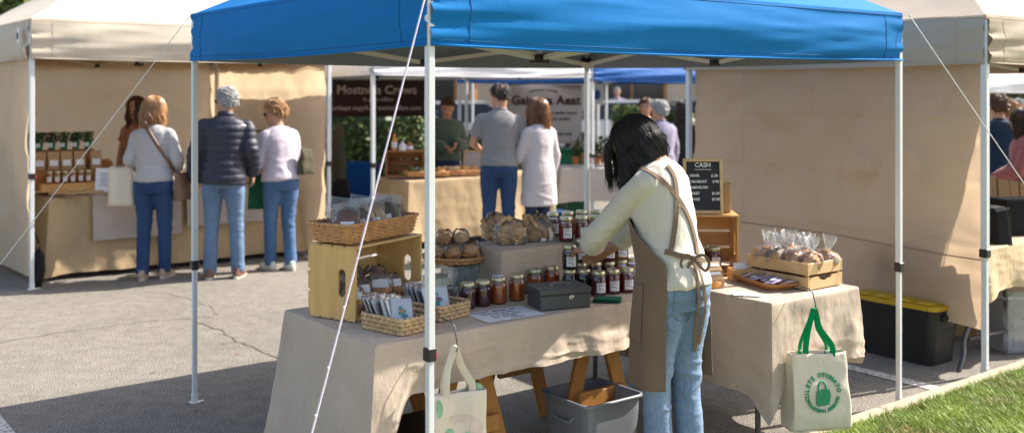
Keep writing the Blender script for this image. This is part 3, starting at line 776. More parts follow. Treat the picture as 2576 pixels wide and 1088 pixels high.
def jar(name='jam_jar', label=None, mat='jam_purple', h=.122, r=.037, lab=True, group='jars of jam on the stall', loc=(0, 0, 0)):
    t = thing(name, label, 'jar', loc, 0, group); hb = h-.017
    g = MB(); pr = [(r*.80, 0), (r*.93, .003), (r*.99, .010), (r, hb*.3), (r, hb*.72), (r*.96, hb*.84), (r*.80, hb*.94), (r*.78, hb)]
    g.lathe(pr, n=28); g.build('glass', M['glass'], t, smooth=40)
    c = MB(); c.lathe([(r*.70, .004), (r*.86, .007), (r*.93, .014), (r*.945, hb*.3), (r*.945, hb*.72), (r*.9, hb*.82), (r*.78, hb*.87)], n=24); c.build('jam', M[mat], t, smooth=40)
    l = MB(); rl = r*.86
    l.lathe([(rl, hb-.002), (rl*1.03, hb), (rl*1.03, hb+.009), (rl*.99, hb+.011), (rl*.99, hb+.015), (rl*.95, hb+.017), (rl*.70, hb+.0165), (rl*.68, hb+.0155), (.001, hb+.0155)], n=28); l.build('lid', M['gold_lid'], t, smooth=35)
    if lab:
        b = MB(); b.grid(lambda a, q: Vector((math.sin((a-.5)*1.25)*(r+.0012), -math.cos((a-.5)*1.25)*(r+.0012), hb*(.18+.48*q))), 8, 1)
        lb = b.build('label', M['label'], t, smooth=True)
        w = MB(); rr = random.Random(int(r*9999))
        for k, q in enumerate((.60, .50, .36, .28)):
            a0 = -.42; 
            while a0 < .36:
                a1 = a0+rr.uniform(.05, .16); rr_ = r+.0016
                if k == 3 and a0 < .0: a0 = .05; continue
                w.add([(math.sin(a0)*rr_, -math.cos(a0)*rr_, hb*q), (math.sin(a1)*rr_, -math.cos(a1)*rr_, hb*q), (math.sin(a1)*rr_, -math.cos(a1)*rr_, hb*q+.003), (math.sin(a0)*rr_, -math.cos(a0)*rr_, hb*q+.003)], [(0, 1, 2, 3)]); a0 = a1+.03
        w.build('lettering', M['ink'], lb)['kind'] = 'stuff'
    return t
def text(s, size, mat, parent, mtx, name='lettering', ext=.0006, align='CENTER', bold=0, sx=1.0, world=True):
    cu = bpy.data.curves.new('t', 'FONT'); cu.body = s; cu.size = size; cu.extrude = ext; cu.align_x = align; cu.align_y = 'CENTER'; cu.resolution_u = 2; cu.offset = bold
    ob = bpy.data.objects.new('t', cu); link(ob); dg = bpy.context.evaluated_depsgraph_get()
    me = bpy.data.meshes.new_from_object(ob.evaluated_get(dg)); bpy.data.objects.remove(ob); bpy.data.curves.remove(cu)
    me.transform(mtx @ Matrix.Diagonal((sx, 1, 1, 1)))
    if world: me.transform(MROOT[parent.name].inverted())
    me.materials.clear(); me.materials.append(M[mat]); me.name = name
    o = link(bpy.data.objects.new(name, me)); o.parent = parent; MROOT[o.name] = MROOT[parent.name]; return o

# ---------------------------------------------------------------- goods on the front table
ZT = .7415
def yawc(d): return math.atan2(d.y, d.x)
# wooden crate with its open side towards the camera
ca = GA*0+math.atan2(.85, .52); cd = Vector((.52, .85, 0)).normalized(); cn_ = Vector((cd.y, -cd.x, 0))
cc = Vector((-.662, 4.30, ZT+.008)) + cd*.24 - cn_*.13
crate1 = thing('wooden_crate', 'pine crate on its side at the left end of the front table, loaves inside', 'crate', cc, ca)
slat_crate(crate1, .47, .255, .305, 'pine_x', 'pine')
def onc(x, y, z=0): return cc + cd*x - cn_*y + Vector((0, 0, z))
# wicker basket on it
bk = thing('wicker_basket', 'long tan wicker basket of flat cookie bags on top of the pine crate', 'basket', onc(-.015, .005, .323), ca)
basket(bk, .45, .215, .075, .10)
spec = [(-.16, 'cookie_red'), (-.12, 'cookie_dark'), (-.075, 'cookie_dark'), (-.03, 'cookie'), (.015, 'cookie_tan'), (.06, 'cookie_dark'), (.10, 'cookie_dark'), (.14, 'cookie_green'), (.18, 'cookie_red')]
nm = ['red brown', 'dark', 'dark speckled', 'brown', 'pale golden', 'dark', 'blackish', 'olive green', 'reddish']
wh = ['at the left end of the long wicker basket', 'second from the left in the long wicker basket', 'third from the left in the long wicker basket', 'fourth from the left in the long wicker basket', 'flat in the middle of the long wicker basket', 'right of the golden one in the long basket', 'just left of the green one in the long basket', 'near the right end of the long wicker basket', 'labelled, at the right end of the long basket']
fb = {}
def mkflat(k, label, loc, rz, tilt, sc=1, group='flat cookie bags in the long basket'):
    if k not in fb:
        o = flatbag(cookie=k, label=label, seed=len(fb)*3+1, group=group, w=.125, h=.135, t=.03, loc=loc); fb[k] = o
        o.rotation_euler = (tilt[0], tilt[1], rz); o.scale = (sc, sc, sc); return o
    return dup(fb[k], loc, rz, label, group, tilt=tilt, sc=sc)
for i, (x, k) in enumerate(spec):
    p = onc(x-.01, -.03+.012*(i % 2), .323+.042)
    mkflat(k, nm[i]+' cookie in a clear bag '+wh[i], p, ca-R(38)+R(rnd.uniform(-12, 12)), (R(-22+rnd.uniform(-10, 8)), R(rnd.uniform(-14, 10))), rnd.uniform(.92, 1.08))
for i, x in enumerate((-.12, .0, .12)):
    mkflat(['cookie', 'cookie_tan', 'cookie_dark'][i], ['brown', 'tan', 'dark'][i]+' cookie bag in the rear row of the long basket, '+['left', 'middle', 'right'][i], onc(x, .06, .323+.052), ca-R(60+10*i), (R(-18), R(8)), .95)
# loaves inside the crate
for i, (x, y, sc, rz) in enumerate(((-.185, -.07, .95, .2), (-.08, -.02, 1.05, .1), (.035, -.04, 1.15, -.2), (-.10, .07, 1.2, .3), (.12, .05, 1.2, 0), (-.02, .085, 1.3, .5), (.10, -.05, 1.05, .4))):
    o = breadbag('bread_bag', ['brown loaf in clear film with white label, cut off by the crate edge', 'small brown loaf with white label in the middle of the pine crate', 'large brown loaf with white label at the right of the pine crate', 'dark loaf bag behind, left, inside the pine crate', 'dark loaf bag behind, right, inside the pine crate', 'dark loaf bag at the very back of the pine crate', 'brown loaf by the right end panel inside the pine crate'][i],
                 'loaf', .105, .085, .125, 'bread' if i < 3 or i == 6 else 'cookie_dark', i+2, 'bagged loaves inside the pine crate', neck=False, lab=i < 3 or i == 6, loc=onc(x, y, .012))
    o.rotation_euler.z = ca-R(35)+rz; o.scale = (sc,)*3
# card baskets
def cards(c0, ang, label, gl, art, seed):
    b = thing('woven_basket', label, 'basket', c0, ang); basket(b, .185, .235, .058, .04, thick=True)
    m = Matrix.Translation(c0) @ Matrix.Rotation(ang, 4, 'Z'); rr = random.Random(seed); n = 8
    for i in range(n):
        t = i/(n-1); front = i == n-1
        w, h = .085, .118
        loc = m @ Vector((-.02+.012*rr.uniform(-1, 1)-.02*t, .082-.155*t, .018+.004*t))
        r_ = thing('greeting_card', ('white card with a painted %s in front of its stack, %s' % (art, gl)) if front else 'white card in a clear sleeve, %s from the left, %s' % (['first', 'second', 'third', 'fourth', 'fifth', 'sixth', 'seventh'][i], gl), 'card', loc, 0, 'cards in the woven baskets')
        mm = MB(); mm.box((0, 0, h/2), (w, .0025, h)); mm.build('card', M['paper'], r_)
        e = MB(); e.box((0, 0, h/2+.004), (w*1.08, .005, h*1.1)); e.build('sleeve', M['film'], r_)
        if front:
            a = MB(); rq = random.Random(seed)
            for q in range(16):
                x0, z0 = rq.gauss(0, .009), h*.5+rq.gauss(0, .016); a.blob((x0, -.0032, z0), (rq.uniform(.004, .009), .0008, rq.uniform(.004, .009)), 8, 5, .3, 4)
            a.build('picture', M['teal_ink'], r_)
            a = MB(); a.blob((.0, -.0044, h*.55), (.008, .0008, .006), 8, 5, .3, 4); a.blob((-.006, -.0044, h*.60), (.005, .0008, .005), 8, 5); a.build('picture', M['red_ink' if art == 'cactus' else 'brown_ink'], r_)
        r_.rotation_euler = (R(-26+rr.uniform(-3, 3)), R(rr.uniform(-3, 3)), R(62-16*t if not front else 22)+R(rr.uniform(-5, 5)))
cb1 = Vector((-.47, 4.21, ZT)); cb2 = Vector((-.335, 4.46, ZT))
cards(cb1, math.atan2(.77, .64), 'square woven seagrass basket of white cards, front left of the steel leg', 'nearer woven basket', 'bird', 4)
cards(cb2, math.atan2(.77, .64), 'square woven seagrass basket of white cards behind the steel leg', 'farther woven basket', 'cactus', 9)
# round tray on tins
tr0 = TZ(1150, 660, .895)
tin = thing('metal_tin', 'mottled galvanised tin standing under the round wicker tray', 'tin', TZ(1160, 730, ZT), GA)
mb = MB(); mb.box((0, 0, .068), (.17, .12, .135), bev=.006); mb.build('body', M['galv'], tin); mb = MB(); mb.box((0, 0, .138), (.176, .126, .01), bev=.003); mb.build('lid', M['dark_steel'], tin)
tin2 = thing('glass_box', 'pale green glass box beside the mottled tin behind the steel leg', 'box', TZ(1098, 748, ZT), GA)
M['green_glass'] = m_clear('green_glass', (.65, .78, .74), .06, .25, .05, 5, .2)
mb = MB(); mb.box((0, 0, .05), (.11, .09, .10), bev=.006); mb.build('body', M['green_glass'], tin2); mb = MB(); mb.box((0, 0, .104), (.114, .094, .008), bev=.003); mb.build('lid', M['green_glass'], tin2)
trl = TZ(1148, 700, ZT+.147); 
ctr = Vector((TZ(1160, 730, ZT).x-.035, TZ(1160, 730, ZT).y+.02, ZT+.145))
tray = thing('wicker_tray', 'round shallow wicker tray piled with bagged buns, on the tin', 'tray', ctr, 0)
basket(tray, .29, .29, .022, .08, round_=True)
for i, (x, y, z, sc) in enumerate(((-.075, -.055, .012, 1), (.0, -.075, .012, 1.05), (.075, -.04, .012, 1.1), (-.055, .05, .012, 1), (.05, .055, .012, 1), (-.05, -.01, .075, .95), (.03, -.0, .078, .95))):
    o = breadbag('bun_bag', ['bagged bun at the left front of the round tray', 'bagged bun at the front middle of the round tray', 'large bagged bun at the right of the round tray', 'bagged bun at the back left of the round tray', 'bagged bun at the back right of the round tray', 'bagged bun on top of the pile, left, on the round tray', 'bagged bun on top of the pile, right, on the round tray'][i],
                 'bun', .10, .085, .078, 'bread' if i % 3 else 'cookie', i+20, 'bagged buns on the round tray', neck=False, lab=False, loc=ctr+Vector((x, y, z)))
    o.rotation_euler.z = i*1.3; o.scale = (sc,)*3
o = breadbag('sweets_bag', 'small clear bag of dark sweets with white top, left of the purple jars', 'bag', .075, .05, .085, 'cookie_dark', 31, None, True, TZ(1137, 757, ZT), False, 3)
# jars
def jat(px, py, mat, label, z=ZT, lab=False, h=.122, rot=0, grp='jars of jam on the stall', sc=1):
    p = TZ(px, py, z); k = (mat, lab, h)
    if k not in JP:
        JP[k] = jar(label=label, mat=mat, lab=lab, h=h, loc=p, group=grp); JP[k].rotation_euler.z = rot; return JP[k]
    return dup(JP[k], p, rot+rnd.uniform(-.25, .3), label, grp, sc=(1, 1, rnd.uniform(.965, 1.02)))
JP = {}
jat(1176, 775, 'jam_purple', 'purple jam jar at the left end of the front row', h=.118)
jat(1214, 768, 'jam_purple', 'purple jam jar second from left in the front row', h=.118)
jat(1254, 762, 'jam_orange', 'orange jam jar with paper on its lid, third in the front row')
jat(1300, 754, 'jam_orange', 'orange jam jar at the right end of the front row, left of the cash box')
mb = MB(); p = TZ(1254, 762, ZT)+Vector((0, 0, .126))
mb.grid(lambda a, b: p+Vector(((a-.5)*.055, (b-.5)*.04, .008*noise.noise(Vector((a*4, b*4, 2))))), 8, 8); tag(mb.build('paper_scrap', M['paper'], smooth=True), 'crumpled white paper scrap on the lid of an orange jar', 'paper')
jat(1345, 738, 'jam_orange', 'orange jam jar behind the cash box, left of a brown one')
jat(1388, 731, 'jam_orange', 'orange jam jar behind the cash box, beside the stacked jars')
low = [(1433, 738, 'jam_dark', 0), (1468, 738, 'jam_dark', 0), (1505, 742, 'jam_purple', 1), (1541, 737, 'jam_red', 1), (1577, 733, 'jam_red', 1)]
tl = ['dark jar under the leftmost stacked jar', 'dark jar mostly behind the cash box corner', 'dark red labelled jar in the lower row above the green cloth', 'red labelled jar second from right in the lower row', 'red labelled jar at the right of the lower row by the apron']
for i, (x, y, m_, l) in enumerate(low): jat(x, y, m_, tl[i], lab=bool(l), rot=GA*.3+rnd.uniform(-.1, .2), h=.118)
low2 = [(1497, 716, 'jam_dark'), (1531, 713, 'jam_red'), (1562, 710, 'jam_amber'), (1590, 706, 'jam_amber'), (1462, 718, 'jam_dark')]
for i, (x, y, m_) in enumerate(low2): jat(x, y, m_, ['dark jar in the second lower row under a red one', 'red jar in the second lower row', 'amber jar in the second lower row', 'amber jar in the second lower row nearest the apron', 'dark jar in the second lower row, leftmost'][i], lab=True, rot=rnd.uniform(-.1, .3), h=.118)
z2 = ZT+.1185
up = [(1433, 738, 'jam_dark', 'dark purple labelled jar stacked highest at the left, beside the hand'), (1497, 716, 'jam_red', 'red labelled jar in the upper stack under the left hand'), (1531, 713, 'jam_red', 'red labelled jar in the upper stack under the right hand'), (1562, 710, 'jam_amber', 'amber labelled jar in the upper stack beside the apron'), (1462, 718, 'jam_dark', 'dark jar in the upper stack behind the left hand')]
for x, y, m_, l in up:
    g = TZ(x, y, ZT); k = (m_, True, .118)
    p = Vector((g.x, g.y, z2)); 
    if k in JP: dup(JP[k], p, .15, l, 'jars of jam on the stall')
    else: JP[k] = jar(label=l, mat=m_, lab=True, h=.118, loc=p)
zr = .957
for x, y, m_, l in ((1423, 606, 'jam_red', 'red labelled jar at the front left on the linen step'), (1463, 604, 'jam_red', 'red labelled jar in the middle on the linen step'), (1500, 601, 'jam_amber', 'golden amber labelled jar on the linen step'),
                    (1390, 594, 'jam_purple', 'dark red jar beside the cookie box on the linen step'), (1428, 590, 'jam_orange', 'jar behind the front left red jar on the linen step'), (1463, 588, 'jam_orange', 'jar behind the middle red jar on the linen step'), (1500, 585, 'jam_amber', 'jar behind the golden amber jar on the linen step'), (1530, 592, 'jam_orange', 'orange jar at the right end of the linen step'), (1560, 588, 'jam_orange', 'orange jar on the linen step hidden behind the seller')):
    jat(x, y, m_, l, z=zr, lab=True, rot=rnd.uniform(.0, .4), h=.125)
# cookie boxes on the riser
def clam(px, py, label, w, d, seed, fl):
    p = TZ(px, py, zr); r = thing('cookie_box', label, 'box', p, GA*.55, 'clear boxes of cookies on the linen step')
    mb = MB()
    mb.grid(lambda a, b: (lambda q, s: Vector((q.x*s, q.y*s, .045*b)))(rrect(w, d, .015, 40)[int(a*40) % 40], .9+.12*b), 40, 3, wrap=True)
    mb.poly([(q.x*.9, q.y*.9) for q in rrect(w, d, .015, 20)], 0, .002)
    mb.build('tray', M['film'], r, smooth=30)
    rr = random.Random(seed)
    for k in range(7):
        c = MB(); c.blob((0, 0, 0), (.050, .046, .014), 18, 8, .30, 3, seed=seed+k)
        m = Matrix.Translation((rr.uniform(-.3, .3)*w, rr.uniform(-.15, .15)*d, .02+k*.013)) @ Matrix.Rotation(R(rr.uniform(20, 80)), 4, 'X') @ Matrix.Rotation(R(rr.uniform(-40, 40)), 4, 'Y')
        c.v = [m @ q for q in c.v]; c.build('cookie', M['cookie'], r, smooth=True)
    f = MB()
    def fm(a, b):
        th = a*6.283; q = rrect(w*1.0, d, .02, 30)[int(a*30) % 30]; s = math.cos(b*math.pi/2)**.5; 
        return Vector((q.x*s, q.y*s, .045+.085*b*(1+.15*noise.noise(Vector((math.cos(th)*2, math.sin(th)*2, seed))))))*(1+.20*noise.noise(Vector((math.cos(th)*3, math.sin(th)*3, b*4+seed))))
    f.grid(fm, 30, 9, wrap=True); f.build('wrap', M['film'], r, smooth=True)
clam(1283, 612, 'cluster of large cookies in a clear box at the front of the linen step', .16, .12, 3, 1)
clam(1352, 604, 'clear box of golden cookies next to the jars on the linen step', .15, .11, 8, 1)
clam(1243, 598, 'clear box of cookies at the left corner of the linen step', .13, .11, 13, 1)
# paper sheet with handwriting
sh = thing('price_sheet', 'white sheet with dark handwriting lying flat in front of the cash box', 'paper', TZ(1268, 789, ZT), GA-R(4))
mb = MB(); mb.box((0, 0, .0012), (.30, .205, .0012), rot=Matrix.Rotation(0, 3, 'Z')); mb.build('sheet', M['paper'], sh)
mm = Matrix.Translation((0, 0, .0022))
for s_, x, y, sz in (('Thnonia', -.09, .07, .022), ('eShiolla  rhn', .04, .07, .024), ('Anersoas  M ore', -.02, .03, .024), ('es  Iroonaf  LCsk', .0, -.01, .022), ('Ns  soweffie', -.02, -.045, .024), ('ooosmfiro', .02, -.08, .018)):
    text(s_, sz, 'ink', sh, mm @ Matrix.Translation((x, y, 0)), 'handwriting', .0003, bold=.0006, world=False)
mb = MB(); mb.box((-.045, .075, .0025), (.018, .010, .0006)); mb.build('red_mark', M['red_ink'], sh)
# cash box
cbp = TZ(1405, 768, ZT); cr = GA-R(16)
cb = thing('cash_box', 'closed dark grey metal cash box with round lock and chrome handle', 'cash box', cbp, cr)
mb = MB(); mb.box((0, 0, .033), (.245, .165, .066), bev=.005); mb.build('body', M['cashbox'], cb)
mb = MB(); mb.box((0, 0, .081), (.251, .171, .031), bev=.006); lid = mb.build('lid', M['cashbox'], cb)
mb = MB(); mb.tube([(-.045, -.012, .098), (-.045, -.012, .104), (-.03, -.012, .108), (.03, -.012, .108), (.045, -.012, .104), (.045, -.012, .098)], .0028, 6)
for x in (-.045, .045): mb.box((x, -.012, .098), (.016, .012, .003), bev=.001)
mb.build('handle', M['steel'], lid, smooth=40)
mb = MB(); mb.M = Matrix.Translation((.025, -.083, .052)) @ Matrix.Rotation(R(90), 4, 'X'); mb.lathe([(.011, 0), (.011, .003), (.008, .005), (.008, .0065), (.001, .0065)], n=20); mb.box((0, 0, .009), (.002, .009, .012)); mb.build('lock', M['steel'], cb, smooth=40)
# green folded cloth
mb = MB(); p = TZ(1527, 757, ZT); m = Matrix.Translation(p) @ Matrix.Rotation(GA-R(45), 4, 'Z'); mb.M = m
for k in range(3):
    mb.grid(lambda a, b: Vector(((a-.5)*(.13-.006*k)+.004*k, (b-.5)*.085*(1-.2*(a > .9)), .004+.006*k+.003*noise.noise(Vector((a*4, b*4, k))))), 10, 8)
    mb.box((.003*k, 0, .003+.006*k), (.126-.006*k, .08, .0045), bev=.001)
tag(mb.build('folded_cloth', M['green_cloth'], smooth=40), 'dark green folded cloth lying right of the grey cash box', 'cloth')

# ---------------------------------------------------------------- goods on the side table
c2 = Vector((1.212-.235, 5.42+.13, ZT+.008))
crate2 = thing('wooden_crate', 'honey coloured slatted crate on its side, carrying the chalkboard', 'crate', c2, R(-3))
slat_crate(crate2, .47, .255, .305, 'crate_x', 'crate_z')
m2 = Matrix.Translation(c2) @ Matrix.Rotation(R(-3), 4, 'Z')
def on2(x, y, z=0): return m2 @ Vector((x, y, z))
# chalkboard
zb = .316; cbm = Matrix.Translation(on2(.052, -.095, zb+.001)) @ Matrix.Rotation(R(2), 4, 'Z') @ Matrix.Rotation(R(-5), 4, 'X')
ch = thing('chalkboard', 'small wood framed chalkboard reading CASH with a price list', 'sign', cbm.translation, 0); MROOT[ch.name] = cbm; ch.rotation_euler = cbm.to_euler()
bw, bh = .212, .292
mb = MB(); mb.box((0, .002, bh/2), (bw-.02, .006, bh-.02)); mb.build('board', M['slate'], ch)
mb = MB()
for x in (-1, 1): mb.box((x*(bw/2-.008), 0, bh/2), (.016, .016, bh), bev=.002)
for z in (.008, bh-.008): mb.box((0, .0003, z), (bw-.032, .0154, .016), bev=.002)
mb.build('frame', M['pale_x'], ch)
tm = Matrix.Translation((0, -.0025, 0)) @ Matrix.Rotation(R(90), 4, 'X')
for s_, x, y, sz, al in (('CASH', .0, .257, .034, 'CENTER'), ('...................', .0, .239, .022, 'CENTER'), ('VINTR', -.072, .200, .019, 'LEFT'), ('$ Z0', .082, .200, .019, 'RIGHT'), ('CARAEDRY', -.076, .169, .019, 'LEFT'), ('$ 90', .086, .169, .019, 'RIGHT'), ('BABDGLON', -.076, .138, .019, 'LEFT'), ('BAKET', -.076, .106, .019, 'LEFT'), ('$1.50', .090, .106, .019, 'RIGHT'), ('SHAKE', -.076, .075, .019, 'LEFT'), ('$7.50', .090, .075, .019, 'RIGHT')):
    text(s_, sz, 'chalk', ch, tm @ Matrix.Translation((x, y, 0)), 'lettering', .0004, al, .0006, 1.0, False)
o = thing('cardboard_box', 'small brown cardboard box standing behind the chalkboard', 'box', on2(.16, .0, zb), R(-8))
mb = MB(); mb.box((0, 0, .078), (.10, .06, .155), bev=.002); mb.build('carton', M['kraft'], o); mb = MB(); mb.box((0, 0, .158), (.104, .064, .004)); mb.build('lid', M['kraft'], o)
for x, y, m_, l in ((.12, -.03, 'jam_red', 'labelled red jam jar inside the honey coloured crate, on the right'), (.05, -.0, 'jam_red', 'labelled red jam jar inside the honey coloured crate, partly behind the seller')):
    dup(JP[(m_, True, .118)], on2(x, y, .012), .1, l)
# kraft packets and box
def packet(px, py, w, d, h, label, rz, grp=None):
    r = thing('paper_packet', label, 'packet', TZ(px, py, ZT), rz, grp)
    mb = MB(); mb.add([(-w/2, -d/2, 0), (w/2, -d/2, 0), (w/2, d/2, 0), (-w/2, d/2, 0), (-w*.53, -d*.5, h*.55), (w*.53, -d*.5, h*.55), (w*.53, d*.5, h*.55), (-w*.53, d*.5, h*.55), (-w*.45, 0, h), (w*.45, 0, h)],
        [(3, 2, 1, 0), (0, 1, 5, 4), (1, 2, 6, 5), (2, 3, 7, 6), (3, 0, 4, 7), (4, 5, 9, 8), (6, 7, 8, 9), (5, 6, 9), (7, 4, 8)]); mb.build('bag', M['kraft'], r)
    mb = MB(); mb.add([(-w*.4, -d*.30, h*.75+.002), (w*.4, -d*.30, h*.75+.002), (w*.4, -d*.14, h*.9+.002), (-w*.4, -d*.14, h*.9+.002)], [(0, 1, 2, 3)]); mb.build('label', M['label'], r)
    mb = MB(); mb.blob((0, -d*.5, h*.25), (w*.36, .006, h*.2), 10, 6, .4, 4); mb.build('window', M['bread'], r, smooth=True)
packet(1790, 722, .10, .07, .085, 'brown paper packet of cookies at the left edge of the sunlit table', GA-R(20)); packet(1786, 703, .10, .07, .095, 'brown paper packet behind another one, below the jars in the crate', GA-R(25))
o = thing('wooden_box', 'small wooden box holding a folded white paper beside the tray', 'box', TZ(1858, 702, ZT), GA-R(30))
mb = MB()
for y in (-.035, .035): mb.box((0, y, .03), (.10, .008, .058), bev=.001)
for x in (-.046, .046): mb.box((x, 0, .03), (.008, .062, .058), bev=.001)
mb.box((0, 0, .004), (.085, .062, .006)); mb.build('box', M['crate_x'], o)
mb = MB(); mb.add([(-.02, -.02, .01), (.045, -.025, .01), (.05, .0, .085), (-.03, .0, .085), (-.01, .02, .02), (.04, .03, .02)], [(0, 1, 2, 3), (3, 2, 5, 4)]); mb.build('folded_paper', M['paper'], o, solid=.0015)
# shallow tray with packets
ta = math.atan2(-.93, .36); tp = (TZ(1835, 706, ZT)+TZ(2010, 724, ZT))/2+Vector((.0, -.02, 0))
tr = thing('wooden_tray', 'long shallow carved wooden tray of printed packets in front of the bread crate', 'tray', tp, ta)
mb = MB()
def tf(a, b):
    q = rrect(.37, .19, .035, 48)[int(a*48) % 48]; 
    if b < .5: k = .72+.28*(b*2)**.8; z = .004+.034*(b*2)
    else: k = 1-.30*((b-.5)*2)**1.1 -.02; z = .038-.028*((b-.5)*2)**.8
    return Vector((q.x*k, q.y*k, z))
mb.grid(tf, 48, 12, wrap=True); mb.poly([(q.x*.72, q.y*.72) for q in rrect(.37, .19, .035, 24)], .0, .010); mb.build('bowl', M['bowl_wood'], tr, smooth=40)
mt = Matrix.Translation(tp) @ Matrix.Rotation(ta, 4, 'Z')
M['mauve'] = m_plain('mauve', (.30, .27, .45), .35, 0, .7, 28, 0); M['peach'] = m_plain('peach', (.6, .42, .33), .35, 0, .5, 28)
for i, (x, y, m_, l) in enumerate(((-.12, -.03, 'peach', 'peach'), (-.12, .045, 'mauve', 'dark mauve'), (-.04, .03, 'peach', 'pale peach'), (-.03, -.045, 'mauve', 'mauve'), (.05, .0, 'mauve', 'lilac'), (.115, -.03, 'mauve', 'violet'), (.12, .045, 'peach', 'rosy'))):
    k = thing('printed_packet', l+' printed packet, '+['left front', 'left rear', 'second row rear', 'second row front', 'middle', 'right front', 'right rear'][i]+' in the shallow wooden tray', 'packet', mt @ Vector((x, y, .034+.004*(i % 3))), ta+R(rnd.uniform(40, 110)), 'printed packets in the tray')
    k.rotation_euler.x = R(rnd.uniform(-12, 12)); k.rotation_euler.y = R(-12)
    mb = MB(); mb.grid(lambda a, b: Vector(((a-.5)*.085, (b-.5)*.065, .006*math.sin(math.pi*a)*math.sin(math.pi*b)+.003*noise.noise(Vector((a*5, b*5, i))))), 10, 8); mb.build('packet', M[m_], k, smooth=True, solid=.003)
    mb = MB(); mb.box((0, 0, .0105), (.03, .022, .001)); mb.build('label', M['label' if i % 2 else 'mauve'], k)
for x, y, a in ((1868, 741, 10), (1895, 744, -12)):
    mb = MB(); mb.M = Matrix.Translation(TZ(x, y, ZT)) @ Matrix.Rotation(R(a), 4, 'Z'); mb.grid(lambda q, w: Vector(((q-.5)*.11, (w-.5)*.05, .002+.003*math.sin(q*4))), 8, 3)
    tag(mb.build('paper_slip', M['paper'], smooth=True, solid=.0006), 'white paper slip lying %s in front of the shallow wooden tray' % ('left' if x < 1880 else 'right'), 'paper')
# bread crate
c3 = Vector((1.449, 4.99, ZT+.003))+U*.14+V*.19
cr3 = thing('wooden_crate', 'pale pine crate full of tied bread bags at the right end of the sunlit table', 'crate', c3, GA)
Lx, Ly = .28, .38
for z, h in ((.031, .058), (.101, .058)):
    for x in (-1, 1):
        mb = MB(); mb.M = Matrix.Rotation(R(90), 4, 'Z'); mb.box((0, -x*(Lx/2-.005), z), (Ly, .010, h), bev=.0015); mb.build('side_slat', M['pale_x'], cr3)
    for y in (-1, 1):
        if z < .05:
            pr = [(-Lx/2+.011, .002), (Lx/2-.011, .002), (Lx/2-.011, .060)] + [(.055, .060), (.04, .045), (.0, .036), (-.04, .045), (-.055, .060)] + [(-Lx/2+.011, .060)]
            mb = MB(); mb.M = Matrix.Translation((0, y*(Ly/2-.005)+.005, 0)) @ Matrix.Rotation(R(90), 4, 'X'); mb.poly(pr, 0, .010); mb.build('end_slat', M['pale_x'], cr3)
        else: mb = MB(); mb.box((0, y*(Ly/2-.005), z), (Lx-.022, .010, h), bev=.0015); mb.build('end_slat', M['pale_x'], cr3)
for x in (-1, 1):
    for y in (-1, 1):
        mb = MB(); mb.box((x*(Lx/2-.018), y*(Ly/2-.018), .065), (.014, .014, .125)); mb.build('corner_post', M['pale_x'], cr3)
mb = MB(); mb.box((0, 0, .006), (Lx-.03, Ly-.03, .008)); mb.build('bottom', M['pale_x'], cr3)
nmz = ['tied bread bag at the far left of the pale crate', 'tied bread bag with tall knot at the back of the pale crate', 'tied bread bag in the middle of the pale crate', 'tied bread bag with the tallest knot in the pale crate', 'tied bread bag at the front corner of the pale crate', 'tied bread bag, large, front right of the pale crate', 'tied bread bag at the far right of the pale crate', 'tied bread bag low in the middle front of the pale crate', 'tied bread bag low at the back of the pale crate']
mc3 = Matrix.Translation(c3) @ Matrix.Rotation(GA, 4, 'Z')
pos3 = [(-.075, .13), (.03, .15), (-.0, .05), (.085, .08), (-.07, -.05), (-.04, -.135), (.09, -.12), (.05, -.03), (-.08, .04)]
for i, (x, y) in enumerate(pos3):
    o = breadbag('bread_bag', nmz[i], 'bag', .12, .10, .105, 'bread', 40+i, 'tied bread bags in the pale crate', True, mc3 @ Vector((x, y, .075)), False, 1)
    o.rotation_euler = (R(rnd.uniform(-10, 10)), R(rnd.uniform(-12, 12)), i*.9); o.scale = (1.08, 1.08, 1.02)
for i in range(4):
    o = breadbag('bread_bag', nmz[i].replace('tied bread bag', 'loaf bag under the tied bags') if False else ['lower loaf bag seen through the left gap of the pale crate', 'lower loaf bag seen through the middle gap of the pale crate', 'lower loaf bag seen through the handle of the pale crate', 'lower loaf bag at the back of the pale crate'][i], 'bag', .12, .09, .05, 'bread', 60+i, 'lower loaf bags in the pale crate', False, mc3 @ Vector(((-.06, -.06, .05, .05)[i], (.1, -.02, -.12, .1)[i], .012)), False)
